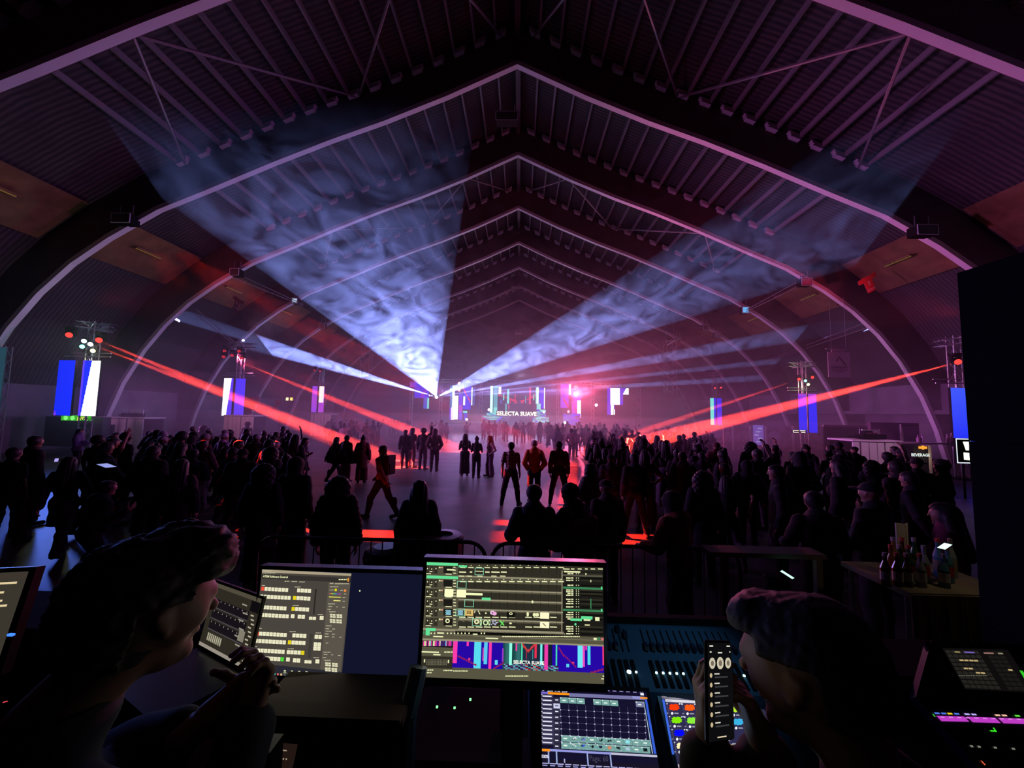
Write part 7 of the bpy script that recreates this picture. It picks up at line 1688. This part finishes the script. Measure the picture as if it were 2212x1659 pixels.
def hair_quiff(P, g, s):
    c = g(0, 0, 0); r = g(1, 0, 0)-c; f = g(0, 1, 0)-c; u = g(0, 0, 1)-c; r, f, u = r/np.linalg.norm(r), f/np.linalg.norm(f), u/np.linalg.norm(u)
    q = P-c; x, y, z = q @ r, q @ f, q @ u
    d = blend_prims(P, [('c', g(0, -.03, .035), g(0, .02, .045), .094, .088), ('c', g(-.04, .05, .10), g(.04, .06, .105), .045, .042), ('c', g(0, -.06, -.02), g(0, -.05, -.05), .06, .05)], .04)-.010
    wob = .003*np.sin(x*97+3*np.sin(z*61)+2*np.sin(y*83))+.002*np.sin(x*210+y*140+4*np.sin(z*120))+.0014*np.sin(z*330+3*np.sin(x*190))
    cut = np.minimum(y-.035, .062-z)           # leave the face bare
    ear = np.minimum(np.minimum(y+.045, .03-z), np.abs(x)-.06)
    return np.maximum(np.maximum(np.maximum(d+wob, cut), -(z+.075)), ear)
def hair_crop(P, g, s):
    c = g(0, 0, 0); r = g(1, 0, 0)-c; f = g(0, 1, 0)-c; u = g(0, 0, 1)-c; r, f, u = r/np.linalg.norm(r), f/np.linalg.norm(f), u/np.linalg.norm(u)
    q = P-c; x, y, z = q @ r, q @ f, q @ u
    d = blend_prims(P, [('c', g(0, -.025, .034), g(0, .012, .034), .091, .087), ('c', g(-.03, .075, .085), g(.03, .078, .085), .026, .026), ('c', g(0, -.06, -.02), g(0, -.05, -.04), .05, .045)], .03)-.006
    wob = .0013*np.sin(x*170+3*np.sin(z*90)+2*np.sin(y*120))+.001*np.sin(y*350+3*np.sin(x*200))
    cut = np.minimum(y-.05, .068-z); ear = np.minimum(np.minimum(y+.04, .04-z), np.abs(x)-.06)
    return np.maximum(np.maximum(np.maximum(d+wob, cut), -(z+.06)), ear)
V = lambda v: np.array(v)
hL = V(at(322, 1318, .76))
operator('near operator on the left seen from behind, dark tousled hair, leaning towards the laptop', hL, (.50, .84, -.12),
         ((hL[0]-.22, hL[1]-.22, 1.50), (hL[0]-.13, hL[1]-.12, hL[2]-.38)),
         ((hL[0]-.30, hL[1]-.06, hL[2]-.25), (hL[0]+.08, hL[1]-.16, hL[2]-.27)),
         [(V((hL[0]-.34, hL[1]+.12, 1.66)), V(at(430, 1570, .82)), (.5, .6, .3), (.6, -.5, .3), 1, .9),
          (V((hL[0]+.16, hL[1]-.02, 1.66)), V(at(540, 1545, .86)), (.05, .25, .95), (-.3, -.7, -.1), -1, 1.1)], (.012, .014, .03), hair_quiff)
hR = V(at(1745, 1450, .74))
ph = V(at(1552, 1488, .72))
operator('near operator on the right with cropped hair, seen from behind holding a phone', hR, (-.62, .72, -.18),
         ((hR[0]+.20, hR[1]-.20, 1.45), (hR[0]+.11, hR[1]-.10, hR[2]-.40)),
         ((hR[0]-.10, hR[1]-.13, hR[2]-.27), (hR[0]+.28, hR[1]-.06, hR[2]-.25)),
         [(V((hR[0]-.20, hR[1]-.02, 1.60)), V(at(1540, 1605, .77)), (-.12, .12, .95), (.75, -.1, .0), 1, .95),
          (V((hR[0]-.02, hR[1]+.08, 1.60)), V(at(1655, 1610, .77)), (-.35, .1, .85), (-.75, .1, .1), -1, .95)], (.008, .008, .012), hair_crop)
# the phone in the right operator's hands
pt = thing('phone', 'dark phone screen with round contact pictures held by the right operator', 'phone', ph)
q = MB(); q.box((0, 0, 0), (.071, .008, .148)); o = obj('case', q, M_BEZ, pt); bv = o.modifiers.new('bevel', 'BEVEL'); bv.width = .003
q = MB()
def prt(x, z, w, h, c): q.quad((x-w/2, -.0046, z-h/2), (x+w/2, -.0046, z-h/2), (x+w/2, -.0046, z+h/2), (x-w/2, -.0046, z+h/2), c)
q.quad((-.034, -.0043, -.071), (.034, -.0043, -.071), (.034, -.0043, .071), (-.034, -.0043, .071), (.004, .004, .005))
for x, z, w, h in ((-.024, .066, .010, .002), (.024, .066, .010, .002), (0, .056, .012, .002), (-.026, .057, .005, .002), (.028, .057, .003, .002)): prt(x, z, w, h, srgb(230, 225, 210))
for i, cx in enumerate((-.022, .0, .022)):
    r_ = (.0085, .0095, .0085)[i]; q.poly([(cx+r_*math.cos(a), -.0046, .040+r_*math.sin(a)) for a in [k*math.pi/7 for k in range(14)]], srgb(205, 195, 170))
    q.poly([(cx+r_*.5*math.cos(a), -.0048, .040+r_*.5*math.sin(a)) for a in [k*math.pi/5 for k in range(10)]], srgb(120, 110, 95))
for k in range(6):
    z = .022-k*.014; q.poly([(-.026+.0035*math.cos(a), -.0046, z+.0035*math.sin(a)) for a in [j*math.pi/5 for j in range(10)]], srgb(200, 180, 140)); prt(-.010, z+.002, .014, .0018, srgb(215, 210, 195)); prt(.002, z-.003, .036, .0022, srgb(60, 60, 62))
prt(0, -.066, .024, .0016, srgb(235, 215, 180))
obj('screen', q, M_SCR, pt); pt.rotation_euler = (R(-10), R(14), R(28))
lamp('phone_glow', 'POINT', tuple(V(ph)+V((.0, -.06, .02))), None, .006, (1, .95, .9), size=.02)
